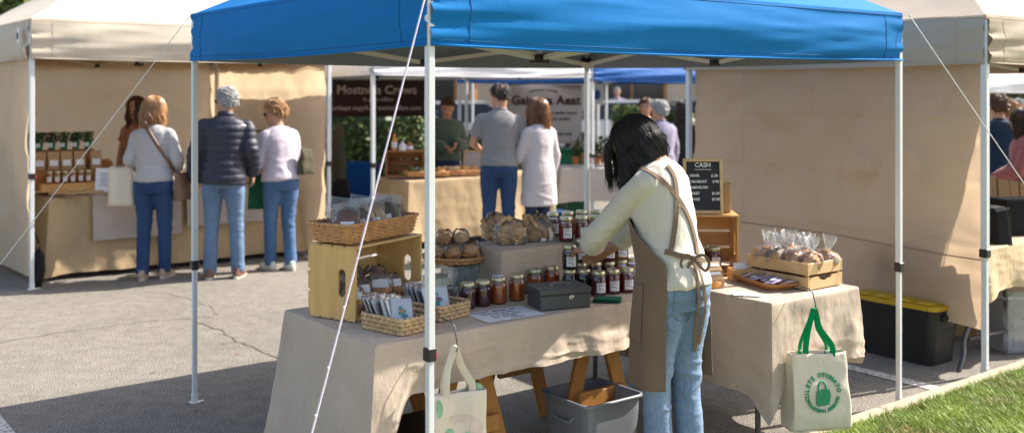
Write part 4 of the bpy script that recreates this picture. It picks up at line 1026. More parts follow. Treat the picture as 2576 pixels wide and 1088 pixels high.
# ---------------------------------------------------------------- tote bags on hooks
def tote(loc, rz, w, h, dp, label, hmat, hl, seed, hook, hooklabel):
    r = thing('tote_bag', label, 'tote bag', loc, rz, None); MM = Matrix.Translation(loc) @ Matrix.Rotation(rz, 4, 'Z')
    mb = MB(); n = 64
    P = rrect(w, dp, .012, n)
    def f(a, b):
        q = P[int(round(a*n)) % n]; k = 1-.12*b*b*.6; dy = (.62 if False else 1)*(1-.55*b**1.5)
        bul = .012*math.sin(b*math.pi)*(-1 if q.y < 0 else 1)
        x = q.x*k + .008*noise.noise(Vector((q.x*5, b*3, seed))); y = q.y*dy + bul + .012*noise.noise(Vector((q.x*9, b*3.5, seed+2+(q.y > 0)))) 
        if abs(q.x) > w*.45: x += -.035*(1 if q.x > 0 else -1)*math.sin(b*math.pi)**1*(1-abs(q.y)/(dp/2+.001)) 
        return Vector((x, y, h*b + (.010*noise.noise(Vector((q.x*7, q.y*5, seed+8))))*b))
    mb.grid(f, n, 24, wrap=True); mb.poly([(q.x, q.y) for q in rrect(w, dp, .012, 24)], -.002, .001)
    bag = mb.build('bag', M['canvas'], r, smooth=50, solid=.002)
    hk = r.matrix_world if False else MM.inverted() @ Vector(hook)
    for s_ in (-1, 1):
        mb = MB(); y0 = s_*dp*.22; 
        pts = []
        for x0, sg in ((-w*.22, -1), (w*.22, 1)):
            q = [Vector((x0, y0, h-.03)), Vector((x0*1.02, y0, h+.03)), Vector((hk.x+sg*.03, hk.y*.6+y0*.4, h+(hk.z-h)*.55)), Vector((hk.x+sg*.012, hk.y+s_*.004, hk.z-.03)), Vector((hk.x, hk.y+s_*.006, hk.z+.003))]
            pts.append(q)
        path = pts[0] + pts[1][::-1][1:]
        sm = []
        for i in range(len(path)-1):
            p0 = path[max(i-1, 0)]; p1 = path[i]; p2 = path[i+1]; p3 = path[min(i+2, len(path)-1)]
            for k in range(6):
                t = k/6; sm.append(.5*((2*p1)+(p2-p0)*t+(2*p0-5*p1+4*p2-p3)*t*t+(3*p1-p0-3*p2+p3)*t**3))
        sm.append(path[-1]); mb.tube(sm, .0135, 6, side=(1, .35*s_, 0), rb=.0016); mb.build('handle', M[hmat], r, smooth=30)
    hkb = MB(); H = Vector(hook); hkb.tube([H+Vector((.0, .0, -.012)), H+Vector((.006, -.006, -.016)), H+Vector((.012, -.004, -.004)), H+Vector((.008, .004, .03)), H+Vector((.0, .012, .075)), H+Vector((-.012, .03, .092)), H+Vector((-.05, .075, .094))], .0032, 6)
    tag(hkb.build('table_hook', M['dark_steel'], smooth=True), hooklabel, 'hook')
    return r
hook2 = PX(2046, 778, 4.72); 
b2 = tote(Vector(((2052-CX)/FP*4.74, 4.74, .165)), R(12), .295, .345, .12, 'cream canvas tote with green handles and a round green print, hanging from the right table', 'green_web', .2, 4, hook2, 'thin black hook at the edge of the sunlit table')
mbt = Matrix.Translation((0, -.0795, .17)) @ Matrix.Rotation(R(90), 4, 'X')
def arc(s_, rad, a0, a1, sz, par, inside=False, mat='green_ink'):
    n = len(s_)
    for i, chh in enumerate(s_):
        if chh == ' ': continue
        a = a0+(a1-a0)*i/(n-1); x, y = rad*math.cos(a), rad*math.sin(a); rot = a-math.pi/2 if not inside else a+math.pi/2
        text(chh, sz, mat, par, mbt @ Matrix.Translation((x, y, 0)) @ Matrix.Rotation(rot, 4, 'Z'), 'lettering', .0012, bold=.0012, world=False)
arc('CULETE OTOMATO', .080, R(197), R(8), .027, b2); arc('TCLLCOTBPII ARRBUHTBI', .080, R(207), R(345), .020, b2, True)
mb = MB(); mb.M = mbt
mb.poly([(-.034, -.045), (-.028, -.058), (.030, -.052), (.040, -.015), (.034, .016), (.0, .020), (-.034, .012)], 0, .0015)
mb.tube([(-.022+.0, .012, .0008), (-.022, .035, .0008), (-.012, .052, .0008), (.004, .055, .0008), (.016, .04, .0008), (.020, .014, .0008)], .0042, 5, rb=.0042)
mb.build('print', M['green_ink'], b2)
mb = MB(); mb.M = mbt; mb.poly([(-.022, -.006), (-.006, .0), (.012, -.004), (.024, .002), (.020, -.018), (.006, -.026), (-.010, -.022)], .0012, .0024); mb.build('print', M['canvas'], b2)
def project(bagname, root, names, off):
    bg = [c for c in root.children if stem(c.name) == bagname][0]; bv = BVHTree.FromPolygons([v.co for v in bg.data.vertices], [tuple(p.vertices) for p in bg.data.polygons])
    for c in root.children:
        if stem(c.name) in names:
            ys = [v.co.y for v in c.data.vertices]; y0 = max(ys)
            for v in c.data.vertices:
                h = bv.ray_cast(Vector((v.co.x, -1, v.co.z)), Vector((0, 1, 0)))
                if h[0]: v.co.y = h[0].y-off-(y0-v.co.y)
project('bag', b2, ('lettering', 'print'), .0025)
hook1 = PX(1143, 872, 4.02)
b1 = tote(Vector(((1150-CX)/FP*4.03, 4.03, .14)), R(22), .235, .395, .10, 'cream canvas tote with watercolour print hanging behind the front steel leg', 'canvas', .2, 9, hook1, 'dark double hook at the edge of the front table')
M['wash_green'] = m_plain('wash_green', (.26, .42, .27), .85, 0, .5, 22); M['wash_pink'] = m_plain('wash_pink', (.60, .48, .42), .85, 0, .2, 20)
for k, (x, z, a, b_, m_) in enumerate(((-.045, .215, .03, .05, 'wash_green'), (.02, .225, .032, .025, 'wash_green'), (.062, .25, .028, .05, 'wash_pink'), (.0, .30, .05, .014, 'wash_pink'), (-.085, .345, .014, .035, 'wash_green'))):
    mb = MB(); mb.grid(lambda p, q: Vector((x+a*(q+.001)*math.cos(p*6.283)*(1+.35*noise.noise(Vector((math.cos(p*6.283)*2, math.sin(p*6.283)*2, k)))), -.06-.0006*k, z+b_*(q+.001)*math.sin(p*6.283)*(1+.35*noise.noise(Vector((math.cos(p*6.283)*2, math.sin(p*6.283)*2, k+5)))))), 30, 10, wrap=True); mb.build('print', M[m_], b1, smooth=True)
project('bag', b1, ('print',), .0025)
mb = MB(); mb.blob((.075, .01, .395), (.035, .02, .025), 12, 8, .3, 3); tag(mb.build('green_cloth', M['wash_green'], smooth=True), 'green cloth sticking out of the watercolour tote bag', 'cloth'); bpy.data.objects['green_cloth'].location = b1.location; bpy.data.objects['green_cloth'].rotation_euler = b1.rotation_euler

# ---------------------------------------------------------------- under the tables
bn = thing('storage_bin', 'open grey plastic bin on the asphalt under the front table', 'bin', W(1.095, .335, 0), GA)
mb = MB()
def bf(w, d, h, tp, rr=.03, th=.006):
    P = rrect(w, d, rr, 48)
    def f(a, b):
        q = P[int(round(a*48)) % 48]
        if b < .5: k = tp+(1-tp)*(b*2); z = .004+(h-.004)*(b*2); return Vector((q.x*k, q.y*k, z))
        k = 1-(1-tp)*((b-.5)*2); z = h-(h-.012)*((b-.5)*2); return Vector((q.x*(k-.03), q.y*(k-.04), z))
    return f
mb.grid(bf(.335, .32, .345, .84), 48, 12, wrap=True); mb.poly([(q.x*.83, q.y*.83) for q in rrect(.335, .32, .03, 24)], .002, .012); mb.build('tub', M['grey_bin'], bn, smooth=40)
mb = MB(); P = rrect(.345, .33, .03, 48); mb.tube(P+[P[0]], .009, 6, cap=False, side=(0, 0, 1)); 
for i in range(len(mb.v)): mb.v[i].z += .345
mb.build('rim', M['grey_bin'], bn, smooth=True)
for x in (-1, 1):
    mb = MB(); mb.tube([(x*.158, -.06, .285), (x*.178, -.055, .26), (x*.180, .0, .255), (x*.178, .055, .26), (x*.158, .06, .285)], .007, 6); mb.build('handle', M['grey_bin'], bn, smooth=True)
mb = MB(); mb.M = Matrix.Translation(W(1.14, .36, .013)) @ Matrix.Rotation(GA-.2, 4, 'Z'); mb.box((0, 0, .12), (.20, .14, .22), bev=.003)
tag(mb.build('cardboard_box', M['kraft']), 'brown cardboard carton inside the open grey bin', 'box')
# low wooden crate with dark tub under the left end
lw = thing('wooden_crate', 'orange brown wooden box frame under the left end of the front table', 'crate', W(.28, .62, 0), GA)
for y in (-1, 1): mb = MB(); mb.box((0, y*.17, .11), (.44, .016, .17), bev=.002); mb.build('side_board', M['trestle'], lw)
for x in (-1, 1): mb = MB(); mb.box((x*.21, 0, .11), (.016, .32, .17), bev=.002); mb.build('end_board', M['trestle'], lw)
mb = MB(); mb.box((0, 0, .02), (.40, .32, .012)); mb.build('bottom', M['trestle'], lw)
dk = thing('dark_tub', 'black tub standing in the orange brown box frame under the table', 'tub', W(.28, .62, .03), GA)
mb = MB(); mb.box((0, 0, .12), (.36, .28, .24), bev=.015); mb.build('body', M['black_plastic'], dk); mb = MB(); mb.box((0, 0, .246), (.38, .30, .012), bev=.004); mb.build('lid', M['black_plastic'], dk)
# big black bin with yellow lid under the tan side wall
pA, pB, pC = TZ(2390, 922, 0), TZ(2152, 845, 0), TZ(2425, 895, 0)
bc = W(4.06, .585, 0)
b3 = thing('storage_bin', 'large black tote bin with yellow lid under the tan side wall', 'bin', bc, GA)
LL_, WW_ = .60, .33
mb = MB(); P = rrect(WW_, LL_, .05, 60)
def f3(a, b):
    q = P[int(round(a*60)) % 60]; k = .86+.13*b; rib = 1
    if .12 < b < .8 and (abs(abs(q.y)-.10) < .035 or abs(q.y) > .23): k -= .012
    return Vector((q.x*k, q.y*k, .004+.345*b))
mb.grid(f3, 60, 16, wrap=True); mb.poly([(q.x*.85, q.y*.85) for q in P], .001, .006); mb.build('tub', M['black_plastic'], b3, smooth=40)
mb = MB(); mb.poly([(q.x*1.05, q.y*1.03) for q in P], .350, .378); lidb = mb.build('lid', M['yellow'], b3)
mb = MB(); mb.poly([(q.x*.88, q.y*.92) for q in P], .3781, .386); mb.build('lid_panel', M['yellow'], lidb)
for y in (-.22, -.075, .075, .22):
    for x in (-1, 1): mb = MB(); mb.box((x*.125, y, .388), (.07, .09, .018), bev=.006); mb.build('lid_rib', M['yellow'], lidb)
for y in (-1, 1): mb = MB(); mb.box((0, y*.298, .30), (.16, .02, .035), bev=.006); mb.build('handle', M['black_plastic'], b3)
# ---------------------------------------------------------------- people
from mathutils.bvhtree import BVHTree
def remesh(mb, name, mat, parent, MM, voxel=.009, smooth=4, disp=None, paint=None, keep=None):
    me = bpy.data.meshes.new('tmp'); me.from_pydata([tuple(p) for p in mb.v], [], mb.f)
    ob = link(bpy.data.objects.new('tmp', me))
    md = ob.modifiers.new('r', 'REMESH'); md.mode = 'VOXEL'; md.voxel_size = voxel
    ms = ob.modifiers.new('s', 'SMOOTH'); ms.factor = .5; ms.iterations = smooth
    dg = bpy.context.evaluated_depsgraph_get()
    nm_ = bpy.data.meshes.new_from_object(ob.evaluated_get(dg)); bpy.data.objects.remove(ob); bpy.data.meshes.remove(me)
    nm_.name = name
    if disp:
        nv = [v.normal.copy() for v in nm_.vertices]
        for v, n in zip(nm_.vertices, nv):
            d = disp(v.co)
            if d: v.co = v.co + n*d
    if paint:
        at = nm_.color_attributes.new('col', 'FLOAT_COLOR', 'POINT')
        for i, v in enumerate(nm_.vertices): at.data[i].color = (*paint(v.co), 1)
    nm_.polygons.foreach_set('use_smooth', [True]*len(nm_.polygons))
    nm_.materials.append(mat)
    o = link(bpy.data.objects.new(name, nm_)); o.parent = parent; MROOT[o.name] = MROOT[parent.name]
    return o
def m_skin():
    N = Nd('skin'); a = N.n('VertexColor'); a.layer_name = 'col'; f = N.noise(N.tc(), 40, 4)
    mx = N.n('Mix', data_type='RGBA', blend_type='MULTIPLY'); mx.inputs[0].default_value = .35; N.l(a.outputs[0], mx.inputs[6]); N.l(N.ramp(f, [(.3, (.75, .7, .68)), (.7, (1.2, 1.15, 1.1, 1))]), mx.inputs[7])
    N.set(Base_Color=mx.outputs[2], Roughness=.5); N.b.inputs['Subsurface Weight'].default_value = .12; N.b.inputs['Subsurface Radius'].default_value = (.01, .004, .002)
    N.set(Normal=N.bump(f, .15, .002)); return N.m
M['skin'] = m_skin()
def m_hair(name, c, c2, rough=.38):
    N = Nd(name); v = N.tc((1, 1, .06)); f = N.noise(v, 160, 3)
    f2 = N.noise(N.tc((1, 1, .25)), 38, 3); f = N.math('ADD', N.math('MULTIPLY', f, .5), N.math('MULTIPLY', f2, .5))
    N.set(Base_Color=N.ramp(f, [(.38, c2), (.62, c)]), Roughness=rough, Normal=N.bump(f, .5, .003)); N.b.inputs['Anisotropic'].default_value = .6; N.b.inputs['Specular IOR Level'].default_value = .6
    return N.m
M['hair_black'] = m_hair('hair_black', (.014, .010, .009), (.005, .004, .004), .6)
M['hair_brown'] = m_hair('hair_brown', (.12, .05, .022), (.05, .022, .012))
M['hair_dark'] = m_hair('hair_dark', (.05, .03, .02), (.02, .012, .01))
M['hair_blond'] = m_hair('hair_blond', (.44, .24, .10), (.22, .10, .04))
M['hair_auburn'] = m_hair('hair_auburn', (.28, .12, .045), (.12, .045, .02))
M['hair_grey'] = m_hair('hair_grey', (.44, .44, .44), (.36, .36, .36), .85)
M['hair_ginger'] = m_hair('hair_ginger', (.42, .24, .12), (.34, .18, .085), .85)
def m_denim(name, c, c2):
    N = Nd(name); v = N.tc((1, 1, .5)); f = N.noise(v, 3.2, 4, .6); g = N.noise(N.tc((1, 1, .15)), 240, 2)
    N.set(Base_Color=N.ramp(N.math('ADD', N.math('MULTIPLY', f, .6), N.math('MULTIPLY', g, .4)), [(.36, c2), (.64, c)]), Roughness=.85, Normal=N.bump(g, .3, .002, N.bump(N.noise(N.tc((1, 1, 1.7)), 14, 4), .5, .012)))
    return N.m
M['denim_light'] = m_denim('denim_light', (.24, .34, .50), (.10, .165, .28))
M['denim_mid'] = m_denim('denim_mid', (.08, .17, .33), (.035, .085, .19))
M['denim_steel'] = m_denim('denim_steel', (.15, .24, .38), (.07, .125, .22))
M['denim_blue'] = m_denim('denim_blue', (.02, .065, .17), (.008, .03, .10))
M['denim_dark'] = m_denim('denim_dark', (.012, .03, .09), (.006, .015, .05))
def m_knit(name, c, wr=.5): return m_cloth(name, c, 500, 0, None, .07, .95, wr, 9, 5, .25, .3)
M['cream_knit'] = m_knit('cream_knit', (.54, .51, .44)); M['grey_knit'] = m_knit('grey_knit', (.38, .37, .38))
M['lilac_knit'] = m_knit('lilac_knit', (.50, .45, .52)); M['white_knit'] = m_knit('white_knit', (.50, .46, .48))
M['navy_puffer'] = m_plain('navy_puffer', (.014, .017, .035), .55, 0, .15, 8, .5, 30)
M['polo_grey'] = m_knit('polo_grey', (.21, .21, .22)); M['navy_shirt'] = m_knit('navy_shirt', (.014, .03, .06)); M['rose_shirt'] = m_knit('rose_shirt', (.30, .10, .11))
M['rust_top'] = m_knit('rust_top', (.40, .16, .08)); M['green_shirt'] = m_knit('green_shirt', (.085, .115, .085)); M['mauve_shirt'] = m_knit('mauve_shirt', (.22, .20, .30))
M['black_shirt'] = m_knit('black_shirt', (.02, .02, .02)); M['red_shirt'] = m_knit('red_shirt', (.4, .2, .15)); M['aqua_shirt'] = m_knit('aqua_shirt', (.2, .38, .38))
M['shoe_brown'] = m_plain('shoe_brown', (.15, .07, .045), .6); M['shoe_white'] = m_plain('shoe_white', (.66, .62, .55), .6); M['shoe_tan'] = m_plain('shoe_tan', (.38, .27, .18), .7); M['shoe_dark'] = m_plain('shoe_dark', (.03, .03, .035), .6)
M['sole'] = m_plain('sole', (.5, .45, .4), .8)
M['apron'] = m_cloth('apron', (.175, .122, .085), 900, 0, None, .08, .9, .45, 6, 4, .3)
def cat(pts, k=5):
    out = []; pts = [tuple(p) for p in pts]; n = len(pts)
    for i in range(n-1):
        p = [pts[max(i-1, 0)], pts[i], pts[i+1], pts[min(i+2, n-1)]]
        for j in range(k):
            t = j/k; out.append(tuple(.5*((2*b)+(c-a)*t+(2*a-5*b+4*c-d)*t*t+(3*b-a-3*c+d)*t**3) for a, b, c, d in zip(*p)))
    out.append(pts[-1]); return out
def loft(mb, rings, MM, n=20):
    """rings: (z, cx, cy, rx, ry) in a frame MM"""
    R_ = cat(rings, 4); vs = []
    for z, cx, cy, rx, ry in R_:
        for j in range(n):
            a = 6.28318*j/n; c, s = math.cos(a), math.sin(a); e = .88
            vs.append(MM @ Vector((cx+rx*math.copysign(abs(c)**e, c), cy+ry*math.copysign(abs(s)**e, s), z)))
    k = len(R_); fs = [(i*n+j, i*n+(j+1) % n, (i+1)*n+(j+1) % n, (i+1)*n+j) for i in range(k-1) for j in range(n)]
    fs += [tuple(range(n))[::-1], tuple((k-1)*n+j for j in range(n))]
    mb.add(vs, fs)
def limb(mb, pts, rads, n=14, flat=None):
    q = cat([(*p, *( (r, r) if not isinstance(r, tuple) else r)) for p, r in zip(pts, rads)], 5)
    mb.tube([Vector(p[:3]) for p in q], [p[3] for p in q], n, rb=[p[4] for p in q], side=flat)
def hand(mb, wr, d, pn, thumb, curl=.5, s=1.0):
    """wr wrist, d direction of the hand, pn the way the palm faces, thumb: +1/-1 side"""
    wr = Vector(wr); d = Vector(d).normalized(); pn = Vector(pn); pn = (pn-d*pn.dot(d)).normalized(); sd = d.cross(pn)*thumb
    limb(mb, [wr-d*.02*s, wr+d*.02*s, wr+d*.055*s, wr+d*.09*s], [(.026*s, .019*s), (.031*s, .017*s), (.040*s, .015*s), (.038*s, .012*s)], 12, flat=sd)
    for i, (o, L, r) in enumerate(((.030, .072, .0088), (.010, .080, .0088), (-.010, .074, .0084), (-.029, .058, .0076))):
        p = wr+d*(.082-.004*abs(i-1))*s+sd*o*s; a = curl*(.5+.12*i); dd = (d+sd*o*1.6).normalized(); pts = [p-dd*.014*s, p]; rs = [r*s*1.05, r*s]
        for k in range(3):
            ang = a*(k+.6); dr = dd*math.cos(ang)+pn*math.sin(ang); p = p+dr*L*s*(.44, .31, .25)[k]; pts.append(p); rs.append(r*s*(.97, .9, .74)[k])
        limb(mb, pts, rs, 8)
    p = wr+d*.022*s+sd*.026*s; q = (d*.62+sd*.70+pn*.35).normalized(); q2 = (d*.90+sd*.25+pn*.40).normalized()
    limb(mb, [p-q*.012*s, p, p+q*.036*s, p+q*.036*s+q2*.030*s, p+q*.036*s+q2*.054*s], [.013*s, .0135*s, .0115*s, .0100*s, .0078*s], 8)
def head_mesh(mb, Mh, ear=True, s=1.0):
    loft(mb, [(-.118, 0, .052, .022, .020), (-.108, 0, .045, .038, .038), (-.085, 0, .028, .053, .060), (-.055, 0, .014, .062, .078), (-.02, 0, .004, .069, .090), (.025, 0, -.002, .075, .099), (.065, 0, -.006, .073, .095), (.095, 0, -.008, .057, .074), (.116, 0, -.008, .026, .034)], Mh, 24)
    T = lambda *p: Mh @ Vector(p)
    limb(mb, [T(0, .088, .022), T(0, .098, .0), T(0, .110, -.022), T(0, .098, -.034)], [.008, .009, .0125, .008], 8)
    for x in (-1, 1):
        b = MB(); b.blob((0, 0, 0), (.011, .018, .030), 10, 8); b.v = [T(*(Vector((x*.076, -.006, -.004))+q)) for q in b.v]; mb.add([tuple(q) for q in b.v], b.f)
        limb(mb, [T(x*.012, .088, .030), T(x*.035, .084, .033), T(x*.055, .066, .026)], [.008, .008, .005], 8)
        b = MB(); b.blob((0, 0, 0), (.022, .018, .018), 10, 8); b.v = [T(*(Vector((x*.038, .058, -.030))+q)) for q in b.v]; mb.add([tuple(q) for q in b.v], b.f)
    limb(mb, [T(-.024, .078, -.066), T(0, .093, -.062), T(.024, .078, -.066)], [.005, .008, .005], 8)
    limb(mb, [T(-.020, .076, -.074), T(0, .089, -.074), T(.020, .076, -.074)], [.005, .008, .005], 8)
def face_paint(Mi, skin, hairc, wcol=None):
    lips = (skin[0]*.75, skin[1]*.42, skin[2]*.42); eye = (.03, .02, .015)
    def f(co):
        p = Mi @ co
        if p.y > .04 and abs(p.x) < .07 and -.12 < p.z < .08:
            for x in (-1, 1):
                d = ((p.x-x*.033)/.015)**2+((p.z-.006)/.0065)**2
                if d < 1: return (.6, .58, .55) if abs(p.x-x*.033) > .007 else eye
                if ((p.x-x*.033)/.02)**2+((p.z-.030)/.005)**2 < 1: return tuple(a*.6+.0 for a in hairc)
            if (p.x/.024)**2+((p.z+.070)/.008)**2 < 1: return lips
            if p.x**2+(p.z+.03)**2 < .0004 or (abs(abs(p.x)-.042) < .02 and abs(p.z+.03) < .02): return (skin[0]*1.03, skin[1]*.86, skin[2]*.84)
        return skin
    return f
def hair(root, Mh, mat, style='long', length=.30, n=420, wave=.012, seed=1, face=55, vol=.012, width=.008, part=0, inward=.25):
    """skull cap plus separate locks; long hair leaves the skull and hangs straight down"""
    T = lambda *p: Mh @ Vector(p); rr = random.Random(seed); mb = MB()
    RX, RY, RZ = .078+vol, .102+vol, .108+vol*1.1
    def skull(th, ph, k=1.0):      # th polar from crown, ph azimuth 0 = back
        return Vector((RX*k*math.sin(th)*math.sin(ph), -.006-RY*k*math.sin(th)*math.cos(ph), .012+RZ*k*math.cos(th)))
    short = style == 'short'
    def maxth(ph):
        a = abs(ph); fr = math.pi-R(face)
        if short: return R(122) if a < R(60) else (R(122)-(a-R(60))*1.05 if a < fr else R(50)+(math.pi-a)*.12)
        return R(100) if a < fr else R(50)
    down = Vector((0, 0, -1)); C_ = T(0, -.01, 0)
    def strand(ph, st, L, k, ws):
        M_ = maxth(ph); pts = []; nn = 7
        if short: M_ = min(M_+rr.uniform(-.05, .05), st+rr.uniform(.35, .6)); nn = 4
        for i in range(nn+1):
            th = st+(M_-st)*i/nn; pts.append(T(*skull(th, ph+(.03*math.sin(i*.9+seed+st*9) if short else .10*math.sin(i*.7+ph*3)), k*(1-(.11*(th/maxth(ph))**4 if short else 0))+(.02*i/nn if short else 0)*rr.random())))
        if L > 0:
            p = pts[-1]; outw = Vector((p.x-C_.x, p.y-C_.y, 0)); outw = outw.normalized() if outw.length > 1e-6 else outw
            d = (pts[-1]-pts[-2]).normalized(); m = max(4, int(L/.022)); w0 = 5*noise.noise(Vector((ph*2.2, seed, st*1.5)))*2+rr.uniform(-.9, .9)
            for i in range(1, m+1):
                t = i/m; d = (d*.55+(down-outw*inward*t*.6).normalized()*.45).normalized()
                sd = Vector((-outw.y, outw.x, 0))
                p = p+d*(L/m); pts.append(p+sd*ws*math.sin(w0+i*1.0)+outw*(ws*.8*math.cos(w0+i*.9)+.012*math.sin(t*3.1)))
        return pts
    # base shell
    NU, NVv = 40, 16
    def shell(a, b):
        ph = (a-.5)*2*math.pi*.9999; M_ = maxth(ph); th = .02+(M_-.02)*min(1, b*1.6)
        p = T(*skull(th, ph, .965*(1-(.12*(th/M_)**4 if short else 0))))
        if b > .62 and style != 'short' and abs(ph) < math.pi-R(face)*.95:
            t = (b-.62)/.38; outw = Vector((p.x-C_.x, p.y-C_.y, 0)); 
            if outw.length > 1e-6: outw.normalize()
            p = p+down*length*.82*t-outw*inward*length*.30*t*t+outw*.006*noise.noise(Vector((ph*4, t*2, seed)))
        elif b > .62: pass
        return p
    mb.grid(shell, NU, NVv)
    for i in range(n):
        ph = rr.uniform(-math.pi, math.pi)
        if style != 'short' and abs(ph) > math.pi-R(face)*.9: ph *= .8
        st = rr.uniform(.02, .8) if not short else rr.uniform(.0, 1.0)*(maxth(ph)-.3); k = rr.uniform(.97, 1.05) if not short else rr.uniform(.975, 1.015)
        L = length*rr.uniform(.72, 1.04) if style != 'short' else rr.uniform(.0, .02)
        pts = strand(ph, st, L, k, wave*rr.uniform(.4, 1.3)); m = len(pts); w = width*rr.uniform(.6, 1.3)
        if i % 25 == 0: w *= .45; k *= 1.07; pts = strand(ph, st, L, k, wave*1.6)
        rs = [w*(.5+.5*min(1, j/3))*(1 if j < m*.6 else max(.12, 1-(j-m*.6)/(m*.42))) for j in range(m)]
        mb.tube(pts, rs, 4, rb=[x*.42 for x in rs], cap=False)
    return mb.build('hair', M[mat], root, smooth=True)
def ridged(p, s, seed, pw=3):
    return max(0, 1-abs(noise.noise(Vector((p[0]*s[0]+seed, p[1]*s[1], p[2]*s[2])))*3.2))**pw
def person(label, loc, rz, H=1.7, female=True, lean=0, yaw=0, roll=0, head=(0, 0, 0), arms=None, feet=None, top='grey_knit', bottom='denim_blue', shoes='shoe_brown', hr=None, skin=(.50, .28, .19),
           hem=.90, loose=.012, sleeve=1.0, style='sweater', voxel=.010, hairc=(.1, .05, .03), headoff=(0, 0, 0), glasses=False, group=None, legs=True, thick=1.0, hipk=1.0, hands=None, coat=None):
    root = thing('person', label, 'person', loc, rz, group); k = H/1.7; sw = (.162 if female else .190)*thick
    I = Matrix.Scale(k, 4)
    Mu = I @ Matrix.Translation((0, 0, .95)) @ Matrix.Rotation(R(-lean), 4, 'X') @ Matrix.Rotation(R(roll), 4, 'Y') @ Matrix.Rotation(R(yaw), 4, 'Z') @ Matrix.Translation((0, 0, -.95))
    nb = Mu @ Vector((0, -.012, 1.43)); 
    Mh = Matrix.Translation(Mu @ Vector((0+headoff[0], .022+headoff[1], 1.572+headoff[2]))) @ Mu.to_quaternion().to_matrix().to_4x4() @ Matrix.Rotation(R(head[0]), 4, 'Z') @ Matrix.Rotation(R(-head[1]), 4, 'X') @ Matrix.Rotation(R(head[2]), 4, 'Y') @ Matrix.Scale(k*(1.0 if female else 1.04), 4)
    dfl = {-1: [(-sw-.06, .0, 1.12), (-sw-.07, .05, .87)], 1: [(sw+.06, .0, 1.12), (sw+.07, .05, .87)]}
    A = arms or {}; hd = hands or {}
    SH = {s: Mu @ Vector((s*(sw-.012), -.012, 1.348)) for s in (-1, 1)}
    EL = {s: Vector(A[s][0])*k if s in A else Mu @ Vector(dfl[s][0]) for s in (-1, 1)}
    WR = {s: Vector(A[s][1])*k if s in A else Mu @ Vector(dfl[s][1]) for s in (-1, 1)}
    HP = {s: Vector((s*.088*hipk, 0, .90))*k for s in (-1, 1)}
    ft = feet or {-1: (-.10, 0, 0), 1: (.10, 0, 0)}
    AN = {s: Vector((ft[s][0], ft[s][1]-.02, .075))*k for s in (-1, 1)}
    KN = {s: (HP[s]*.5+AN[s]*.5)+Vector((0, .025, -.01))*k for s in (-1, 1)}
    hw = (.165 if female else .16)*hipk; th = thick
    # body
    b = MB(); loft(b, [(.86, 0, 0, hw*.95, .10), (.95, 0, -.005, hw*.97, .105), (1.08, 0, .0, .125*th, .088), (1.22, 0, .005, .135*th, .10), (1.34, 0, 0, .155*th, .095), (1.41, 0, -.01, .10, .065), (1.45, 0, -.012, .055, .052)], Mu)
    limb(b, [Mu @ Vector((0, -.012, 1.38)), nb, Mh @ Vector((0, -.022, -.05))], [.062*k, .052*k, .05*k]); head_mesh(b, Mh)
    for s in (-1, 1):
        limb(b, [SH[s], SH[s].lerp(EL[s], .5), EL[s], EL[s].lerp(WR[s], .4), WR[s]], [.046*k, .041*k, .035*k, .034*k, (.027*k, .022*k)])
        limb(b, [HP[s], HP[s].lerp(KN[s], .5), KN[s], KN[s].lerp(AN[s], .35), AN[s]], [.085*k, .07*k, .052*k, .05*k, .036*k])
        limb(b, [AN[s]+Vector((0, -.03, -.03))*k, AN[s]+Vector((0, .05, -.04))*k, AN[s]+Vector((0, .15, -.055))*k], [.034*k, .036*k, .02*k])
        if s in hd: dv, pn, cu = hd[s]
        else: dv = (WR[s]-EL[s]).normalized()*.7+Vector((0, .15, -.7)); pn = Vector((-s, .1, 0)); cu = .55
        # thumb side: forward for a hanging hand
        dn = Vector(dv).normalized(); sdv = dn.cross((Vector(pn)-dn*Vector(pn).dot(dn)).normalized()); ref = Vector((0, .8, .2)) if s not in hd else Vector((-s*.8, .2, .5))
        hand(b, WR[s], dv, pn, 1 if sdv.dot(ref) > 0 else -1, cu, k*(.95 if female else 1.05))
    body = remesh(b, 'body', M['skin'], root, None, voxel, 3, None, face_paint(Mh.inverted(), skin, hairc))
    # trousers
    L = .012
    if legs:
        j = MB(); wz = 1.0
        loft(j, [(.80, 0, -.005, hw*.99, .115), (.88, 0, -.018, hw*1.06+L, .128), (.95, 0, -.008, hw*1.0+L, .120), (1.0, 0, .0, hw*.88+L, .105)], I)
        for s in (-1, 1):
            w_ = 1.0 if style != 'slim' else .9
            limb(j, [HP[s]+Vector((0, -.015, 0)), HP[s].lerp(KN[s], .30)+Vector((0, -.012, 0)), HP[s].lerp(KN[s], .65), KN[s], KN[s].lerp(AN[s], .5), AN[s]+Vector((0, 0, -.025))*k], [.092*k*w_, .095*k*w_, .078*k*w_, .066*k*w_, .062*k*w_, .060*k*w_], 16)
        def dj(p):
            z = p.z/k; d = .0035*noise.noise(p*9)
            kn = math.exp(-((z-.47)/.12)**2)+.9*math.exp(-((z-.10)/.10)**2)+.5*math.exp(-((z-.80)/.08)**2)
            return d+.010*kn*(ridged(p, (4, 4, 15), rz*3+loc[0], 2)-.25)
        remesh(j, 'jeans' if 'denim' in bottom else 'trousers', M[bottom], root, None, voxel, 4, dj)
    # top
    t = MB(); o = loose
